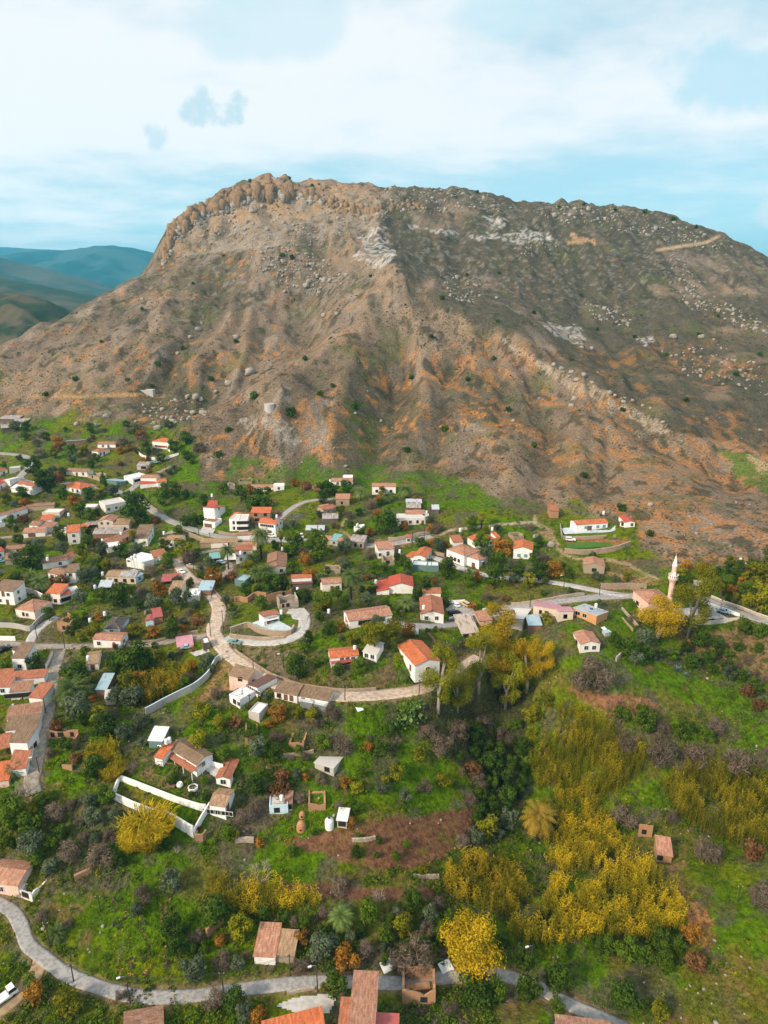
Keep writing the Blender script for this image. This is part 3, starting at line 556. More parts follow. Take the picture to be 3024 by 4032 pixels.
for ps, vv in ((.06, .34), (.13, .28), (.25, .27), (.31, .38), (.37, .66), (.46, .74), (.54, .60), (.66, .46), (.8, .5)):
    e = cr.elements.new(ps); e.color = (vv,)*3+(1,)
side = mth('MULTIPLY', sx.outputs[0], -.28)
cov = mth('ADD', mth('ADD', el.outputs[0], side), mth('ADD', mth('MULTIPLY', mth('SUBTRACT', nA, .5), 1.15), mth('MULTIPLY', mth('SUBTRACT', nB, .5), .6)))
cover = ramp(t, cov, .12, .68)
clear = mixc(t, 1.0, sk.outputs[0], (1.0, 1.32, 1.30), 'MULTIPLY'); clear = mixc(t, .7, clear, (5.5, 7.9, 8.7))
skyc = mixc(t, cover, clear, (9.6, 9.6, 9.7))
def puff(az, el_, ra, re, sc, amt, col):
    global skyc
    azn = mth('ARCTAN2', sx.outputs[0], sx.outputs[1]); eln = mth('ARCSINE', sx.outputs[2])
    d = mth('ADD', mth('POWER', mth('ABSOLUTE', mth('DIVIDE', mth('SUBTRACT', azn, R(az)), R(ra))), 2), mth('POWER', mth('ABSOLUTE', mth('DIVIDE', mth('SUBTRACT', eln, R(el_)), R(re))), 2))
    nn = noise(t, tc.outputs['Generated'], sc, 6, .6)
    k = ramp(t, mth('SUBTRACT', mth('MULTIPLY', mth('SUBTRACT', nn, .33), 2.6), mth('MULTIPLY', d, .5)), -.05, .42)
    skyc = mixc(t, mth('MULTIPLY', k, amt), skyc, col)
puff(-12.6, 12.3, 2.7, 1.4, 26, .62, (4.6, 6.9, 7.9)); puff(-16.6, 10.4, 1.0, 1.0, 26, .5, (4.6, 6.8, 7.8)); puff(28.5, 4.9, 3.2, 1.4, 14, .75, (8.2, 8.6, 9.0))
puff(26, 13.5, 9, 3.0, 6, .7, (4.8, 7.6, 8.8)); puff(-8, 17.5, 9, 2.5, 5, .55, (6.2, 8.2, 9.0)); puff(10, 18, 8, 2.2, 5, .6, (5.6, 8.0, 9.0))
gn = mth('ADD', mth('MULTIPLY', mth('POWER', 2.718, mth('MULTIPLY', mth('MAXIMUM', sx.outputs[2], 0), -11.0)), .75), 1.0)
vs_ = t.nodes.new('ShaderNodeVectorMath'); vs_.operation = 'SCALE'; t.links.new(skyc, vs_.inputs[0]); t.links.new(gn, vs_.inputs['Scale']); skyc = vs_.outputs[0]   # the sky pales and brightens towards the horizon
t.links.new(skyc, bg.inputs[0]); bg.inputs[1].default_value = .078
sun = bpy.data.lights.new('sun', 'SUN'); sun.energy = 3.9; sun.angle = R(8); sun.color = (1, .80, .58)
so = bpy.data.objects.new('sun', sun); COL.objects.link(so)
sd_ = Vector((math.sin(SUN_AZ)*math.cos(SUN_EL), math.cos(SUN_AZ)*math.cos(SUN_EL), math.sin(SUN_EL)))
so.rotation_euler = sd_.to_track_quat('Z', 'Y').to_euler(); so.location = sd_*900
scn.view_settings.view_transform = 'Standard'; scn.view_settings.look = 'None'; scn.view_settings.exposure = .45; scn.view_settings.gamma = 1
if USE_HAZE:
    mb = MB(); mb.box((0, 6450, 388), (26000, 13900, 804)); hm = bpy.data.materials.new('haze_air'); hm.use_nodes = True; t = hm.node_tree; t.nodes.clear()
    mo_ = t.nodes.new('ShaderNodeOutputMaterial'); pv = t.nodes.new('ShaderNodeVolumePrincipled'); pv.inputs['Color'].default_value = (.12, .66, 1.0, 1); pv.inputs['Density'].default_value = 0.00009; pv.inputs['Anisotropy'].default_value = .2
    t.links.new(pv.outputs[0], mo_.inputs['Volume']); tag(mb.build('haze', hm), kind='stuff')
# ------------------------------------------------------------------ houses
LM = []                                            # landmarks used when trees, poles and rocks are described: (phrase, x, y)
GTILE = {'rt_orange', 'rt_red', 'rt_brick', 'rt_old', 'rt_pink', 'rt_tan', 'rt_bark', 'rt_brown', 'rt_grey'}
def quad_uv(p, axis):                              # uv in metres, u along the eave
    o = Vector(p[0]); a = Vector(axis).normalized(); nrm = (Vector(p[1])-o).cross(Vector(p[-1])-o).normalized(); b_ = nrm.cross(a)
    return [((Vector(q)-o).dot(a)+50, (Vector(q)-o).dot(b_)+50) for q in p]
def slab(mb, pts, axis, th=.16, mi=0):
    pts = [Vector(q) for q in pts]; nrm = (pts[1]-pts[0]).cross(pts[-1]-pts[0]).normalized()
    if nrm.z < 0: pts = pts[::-1]; nrm = -nrm
    lo = [q-nrm*th for q in pts]; k = len(pts)
    mb.poly(pts, mi, quad_uv(pts, axis)); mb.poly(lo[::-1], mi, quad_uv(lo[::-1], axis))
    for i in range(k): j = (i+1) % k; mb.poly([pts[i], lo[i], lo[j], pts[j]], mi, quad_uv([pts[i], lo[i], lo[j], pts[j]], axis))
def window_mesh(kind, w, h):
    mb = MB()
    if kind in 'wsgp':
        mb.box((0, -.03, 0), (w, .05, h), 1)
        fr = .09
        for x in (-w/2, w/2): mb.box((x, -.045, 0), (fr, .11, h+fr), 0)
        for z in (-h/2, h/2): mb.box((0, -.047, z), (w-fr, .11, fr), 0)
        if kind == 'p':
            k = int(w/.9)
            for i in range(1, k): mb.box((-w/2+w*i/k, -.045, 0), (.09, .10, h-fr), 0)
        else: mb.box((0, -.044, 0), (.05, .09, h-fr), 0)
        if kind in 'sg':
            for x in (-.27, .27): mb.box((x*w, -.10, 0), (w*.46, .04, h*.96), 2)
    elif kind == 'd':
        mb.box((0, -.03, 0), (w, .06, h), 1)
        for x in (-w/2, w/2): mb.box((x, -.045, 0), (.1, .12, h), 0)
        mb.box((0, -.047, h/2), (w+.1, .12, .1), 0)
    elif kind in 'ba':
        k = 10; pts = []
        if kind == 'a':
            pts = [(-w/2, 0, -h/2), (w/2, 0, -h/2)]+[(w/2*math.cos(a), 0, h/2-w/2+w/2*math.sin(a)) for a in np.linspace(0, math.pi, k)]
            mb.poly([(x, -.05, z) for x, _, z in pts], 1); n_ = len(pts)
            for i in range(n_): j = (i+1) % n_; a, b_ = pts[i], pts[j]; mb.poly([(a[0], -.05, a[2]), (a[0], .05, a[2]), (b_[0], .05, b_[2]), (b_[0], -.05, b_[2])], 0)
        else:
            mb.box((0, -.02, 0), (w, .04, h), 1); mb.box((0, -.05, -h/2-.06), (w+.2, .14, .1), 0)  # flat dark panel paints the shaded inside, no hole is cut
    return mb
WMATS = {'w': ('frame_white', 'glass_dark', 'wood'), 's': ('frame_white', 'glass_dark', 'shutter_blue'), 'g': ('frame_white', 'glass_dark', 'shutter_green'), 'p': ('frame_white', 'glass_dark', 'wood'),
         'd': ('wood', 'wood', 'wood'), 'b': ('oldstone', 'void', 'void'), 'a': ('white', 'red_paint', 'wood'), 'k': ('wood', 'glass_dark', 'wood')}
WCACHE = {}
def add_window(root, Mx, kind, w, h):
    key = (kind, round(w, 1), round(h, 1))
    if key not in WCACHE:
        WCACHE[key] = window_mesh('w' if kind == 'k' else kind, w, h).mesh({'d': 'door', 'a': 'door', 'b': 'opening'}.get(kind, 'window'), [MATS[q] for q in WMATS[kind]])
    o = link({'d': 'door', 'a': 'arched_door', 'b': 'opening'}.get(kind, 'window'), WCACHE[key], root); o.matrix_local = Mx; return o
def jag(mb, p0, p1, z0, h, th, seed, mi=0, lo=.45, gap=None):
    p0, p1 = Vector(p0), Vector(p1); L = (p1-p0).length; k = max(3, int(L/.7)); d = (p1-p0)/L; nr = Vector((-d.y, d.x, 0))*th
    tops = []
    for i in range(k+1):
        x = i/k; hh = h*(lo+(1-lo)*float(fbm(np.array([x*L/2.2+seed*13.1]), np.array([seed*3.7]), 7, 3)[0]*1.5)); hh = min(hh, h*1.06)
        if gap and gap[0] < x < gap[1]: hh *= gap[2]
        tops.append(hh)
    vs = []; fs = []
    for i in range(k+1):
        q = p0+(p1-p0)*(i/k); t_ = tops[i]
        vs += [(q.x, q.y, z0), (q.x, q.y, t_), (q.x+nr.x, q.y+nr.y, t_-.1), (q.x+nr.x, q.y+nr.y, z0)]
    for i in range(k):
        a = i*4; fs += [(a, a+4, a+5, a+1), (a+1, a+5, a+6, a+2), (a+2, a+6, a+7, a+3)]
    fs += [(0, 1, 2, 3), (k*4, k*4+3, k*4+2, k*4+1)]; mb.add(vs, fs, mi)
def frame_of(uL, vL, uR, vR):
    um, vm = (uL+uR)/2, (vL+vR)/2; z = ground(um, vm)[2]
    a, b_ = plane_pt(uL, vL, z), plane_pt(uR, vR, z); a[2] = b_[2] = z
    mid = (a+b_)/2; dx = b_-a; Wd = math.hypot(dx[0], dx[1]); ex = np.array([dx[0]/Wd, dx[1]/Wd]); ey = np.array([-ex[1], ex[0]])
    if ey @ mid[:2] < 0: ey = -ey
    return mid, Wd, math.atan2(ex[1], ex[0])
def block(root, s, first, seed):
    q = s.split(','); uL, vL, uR, vR, hpx, dep = map(float, q[:6]); dep *= (.68 if dep > 6 else .85); roof, wm, rm = q[6:9]; wins = q[9].split() if len(q) > 9 and q[9] else ['auto']
    mid, Wd, yaw = frame_of(uL, vL, uR, vR)
    h = hpx/px_per_m(mid)[0]
    if roof != 'can' and roof != 'wallruin': h = max(h, 2.3)
    if first: root.location = mid; root.rotation_euler = (0, 0, yaw); root.matrix_world = Matrix.Translation(mid) @ Matrix.Rotation(yaw, 4, 'Z')
    T = root.matrix_world.inverted() @ (Matrix.Translation(mid) @ Matrix.Rotation(yaw, 4, 'Z'))
    def bld(mb, nm, mats):
        o = mb.build(nm, mats, root); o.matrix_local = T; return o
    x0, x1, D = -Wd/2, Wd/2, dep; zb = -2.2
    wa = MB(); ro = MB(); ov = .24; th = .15
    if roof in ('gx', 'gy', 'hip'): rise = (.30*(D/2) if roof == 'gx' else .30*(Wd/2) if roof == 'gy' else .34*min(D, Wd)/2)
    tops = {'mf': (h, h, h+.20*D, h+.20*D), 'mb': (h, h, h-.16*D, h-.16*D), 'ml': (h-.2*Wd, h, h, h-.2*Wd), 'mr': (h, h-.2*Wd, h-.2*Wd, h)}.get(roof, (h,)*4)
    tops = [max(q_, 1.2) for q_ in tops]
    cs = [(x0, 0), (x1, 0), (x1, D), (x0, D)]
    if roof in ('can',):
        slab(ro, [(x0-.2, -.2, h), (x1+.2, -.2, h), (x1+.2, D, h+.12*D), (x0-.2, D, h+.12*D)], (1, 0, 0), .12)
        bld(ro, 'roof', MATS[rm]); po = 0
        for x in np.linspace(x0+.15, x1-.15, max(2, int(Wd/3.5)+1)):
            for y in (.1, D-.15):
                m_ = MB(); m_.box((x, y, (h+.12*y-.12+zb)/2), (.16, .16, h+.12*y-.12-zb)); bld(m_, 'post', MATS[wm])
        if len(q) > 9 and 'back' in wins: m_ = MB(); m_.box((0, D+.1, (h+zb)/2), (Wd, .12, h-zb)); bld(m_, 'back_wall', MATS[wm])
        return mid
    if roof == 'wallruin':
        jag(wa, (x0, 0, 0), (x1, 0, 0), zb, h, min(.5, D), seed, 0, .6); bld(wa, 'wall', MATS[wm])
    elif roof == 'ruin':
        jag(wa, (x0, 0, 0), (x1, 0, 0), zb, h*.95, .45, seed, 0, .45); bld(wa, 'wall', MATS[wm])
        for k_, (a, b_) in enumerate((((x1, .46, 0), (x1, D, 0)), ((x1-.46, D, 0), (x0+.46, D, 0)), ((x0, D, 0), (x0, .46, 0)))):
            m_ = MB(); jag(m_, a, b_, zb, h, .45, seed+k_+1, 0, .5); bld(m_, 'wall', MATS[wm])
        m_ = MB(); jag(m_, (x0+.9, D*.35, 0), (x1-.9, D*.5, 0), zb, .8, min(1.6, D*.3), seed+9, 0, .3)
        for k_ in range(0): m_.box((random.uniform(x0+.8, x1-.8), random.uniform(.8, max(1, D-.8)), .1), (random.uniform(.3, 1), random.uniform(.3, .8), random.uniform(.3, .7)), 0, random.random()*3)
        bld(m_, 'rubble', MATS[wm])
    else:
        for i in range(4):
            a, b_ = cs[i], cs[(i+1) % 4]; ta, tb = tops[i], tops[(i+1) % 4]
            if (roof == 'gy' and i in (0, 2)) or (roof == 'gx' and i in (1, 3)):
                mx = ((a[0]+b_[0])/2, (a[1]+b_[1])/2, h+rise); wa.poly([(*a, zb), (*b_, zb), (*b_, h), mx, (*a, h)])
            else: wa.poly([(*a, zb), (*b_, zb), (*b_, tb), (*a, ta)])
        wa.poly([(*c, t_) for c, t_ in zip(cs, tops)])
        bld(wa, 'wall', MATS[wm])
        rg = MB(); up = .03+th
        if roof == 'gx':
            k_ = rise/(D/2)
            slab(ro, [(x0-ov, -ov, h-k_*ov+up), (x1+ov, -ov, h-k_*ov+up), (x1+ov, D/2, h+rise+up), (x0-ov, D/2, h+rise+up)], (1, 0, 0), th)
            slab(ro, [(x1+ov, D+ov, h-k_*ov+up), (x0-ov, D+ov, h-k_*ov+up), (x0-ov, D/2+.002, h+rise+up), (x1+ov, D/2+.002, h+rise+up)], (1, 0, 0), th)
            rg.tube([(x0-ov, D/2, h+rise+up), (x1+ov, D/2, h+rise+up)], .13, n=6)
        elif roof == 'gy':
            k_ = rise/(Wd/2)
            slab(ro, [(x0-ov, D+ov, h-k_*ov+up), (x0-ov, -ov, h-k_*ov+up), (-.001, -ov, h+rise+up), (-.001, D+ov, h+rise+up)], (0, 1, 0), th)
            slab(ro, [(x1+ov, -ov, h-k_*ov+up), (x1+ov, D+ov, h-k_*ov+up), (.001, D+ov, h+rise+up), (.001, -ov, h+rise+up)], (0, 1, 0), th)
            rg.tube([(0, -ov, h+rise+up), (0, D+ov, h+rise+up)], .13, n=6)
        elif roof == 'hip':
            e = h-.1+up; zr = h+rise+up
            if Wd >= D: r0, r1 = Vector((x0+D/2, D/2, zr)), Vector((x1-D/2, D/2, zr))
            else: r0, r1 = Vector((0, Wd/2, zr)), Vector((0, D-Wd/2, zr))
            c4 = [Vector((x0-ov, -ov, e)), Vector((x1+ov, -ov, e)), Vector((x1+ov, D+ov, e)), Vector((x0-ov, D+ov, e))]
            if (r1-r0).length < .05: r1 = r0+Vector((.02, 0, 0))
            if Wd >= D: fs = [(c4[0], c4[1], r1, r0), (c4[1], c4[2], r1), (c4[2], c4[3], r0, r1), (c4[3], c4[0], r0)]
            else: fs = [(c4[0], c4[1], r0), (c4[1], c4[2], r1, r0), (c4[2], c4[3], r1), (c4[3], c4[0], r0, r1)]
            for f in fs: ro.poly(list(f), 0, quad_uv(list(f), f[1]-f[0]))
            ro.poly([c4[3], c4[2], c4[1], c4[0]]); hips = [(c4[0], r0), (c4[3], r0 if Wd >= D else r1), (c4[1], r1 if Wd >= D else r0), (c4[2], r1), (r0, r1)]
            for a, b_ in hips: rg.tube([a, b_], .11, n=5)
        elif roof in ('mf', 'mb', 'ml', 'mr'):
            k_ = (tops[3]-tops[0])/D; kx = (tops[1]-tops[0])/Wd
            zz = lambda x, y: tops[0]+k_*y+kx*(x-x0)+up
            slab(ro, [(x, y, zz(x, y)) for x, y in ((x0-ov, -ov), (x1+ov, -ov), (x1+ov, D+ov), (x0-ov, D+ov))], (1, 0, 0) if roof in ('mf', 'mb') else (0, 1, 0), th)
        elif roof == 'flat':
            ro.box((0, D/2, h+.04), (Wd-.5, D-.5, .08)); pr = MB()
            for c_, d_ in (((0, .12, h+.2), (Wd+.04, .28, .4)), ((0, D-.12, h+.2), (Wd+.04, .28, .4)), ((x0+.12, D/2, h+.2), (.28, D-.52, .4)), ((x1-.12, D/2, h+.2), (.28, D-.52, .4))): pr.box(c_, d_)
            bld(pr, 'parapet', MATS[wm])
        bld(ro, 'roof', MATS[rm])
        if rg.v and rm in GTILE: bld(rg, 'ridge_cap', MATS['rt_tan' if rm in ('rt_brown', 'rt_bark', 'rt_old') else 'rt_pink'])
    if wins == ['-']: return mid
    two = h > 4.7; fl = [min(1.5, h*.52), 4.3] if two else [min(1.55, h*.55)]
    if wins == ['auto']:
        wins = []; k_ = max(1, int(round(Wd/4.0)))
        kd = 'b' if roof in ('ruin', 'wallruin') or wm in ('adobe', 'oldstone', 'masonry', 'rustwall', 'darkwall') else 'w'
        for i in range(k_):
            x = (i+.5)/k_; wins.append((('d' if kd == 'w' else 'b') if i == k_//2 and k_ > 1 else kd)+'%.2f' % x)
            if two: wins.append(kd+'%.2f^' % x)
        if roof not in ('ruin', 'wallruin'):
            for fc_ in 'LR':
                for i in range(max(1, int(D/4.5))): wins.append(fc_+kd+'%.2f' % ((i+.5)/max(1, int(D/4.5)))+('^' if two else ''))
    for tk in wins:
        if tk in ('c', 'back'): continue
        fc_ = 'F'
        if tk[0] in 'LR': fc_, tk = tk[0], tk[1:]
        upf = tk.endswith('^'); tk = tk.rstrip('^'); kd = tk[0]; xf = float(tk[1:].split('x')[0]); wd = float(tk.split('x')[1]) if 'x' in tk else None
        ww, hh = {'w': (1.3, 1.45), 'k': (1.3, 1.45), 's': (1.3, 1.35), 'g': (1.2, 1.4), 'p': (3, 1.3), 'd': (1.1, 2.1), 'b': (1.1, 1.5), 'a': (2.3, 2.7)}[kd]
        if wd: ww = wd
        z = fl[-1] if upf else fl[0]
        if kd in 'd' and not upf: z = hh/2
        if kd == 'a': z = hh/2-.2
        hh = min(hh, h*.8)
        if z+hh/2 > h-.15: z = h-.2-hh/2
        if fc_ == 'F': Mx = Matrix.Translation((x0+Wd*xf, 0, z))
        elif fc_ == 'R': Mx = Matrix.Translation((x1, D*xf, z)) @ Matrix.Rotation(math.pi/2, 4, 'Z')
        else: Mx = Matrix.Translation((x0, D*xf, z)) @ Matrix.Rotation(-math.pi/2, 4, 'Z')
        if roof in ('ruin', 'wallruin') : Mx = Mx @ Matrix.Translation((0, -.02, 0))
        add_window(root, T @ Mx, kd, ww, hh)
    if 'c' in wins:
        m_ = MB(); m_.box((x0+Wd*.25, D*.72, h+.9), (.6, .6, 1.8)); m_.box((x0+Wd*.25, D*.72, h+1.86), (.8, .8, .12)); bld(m_, 'chimney', MATS['white'])
    return mid
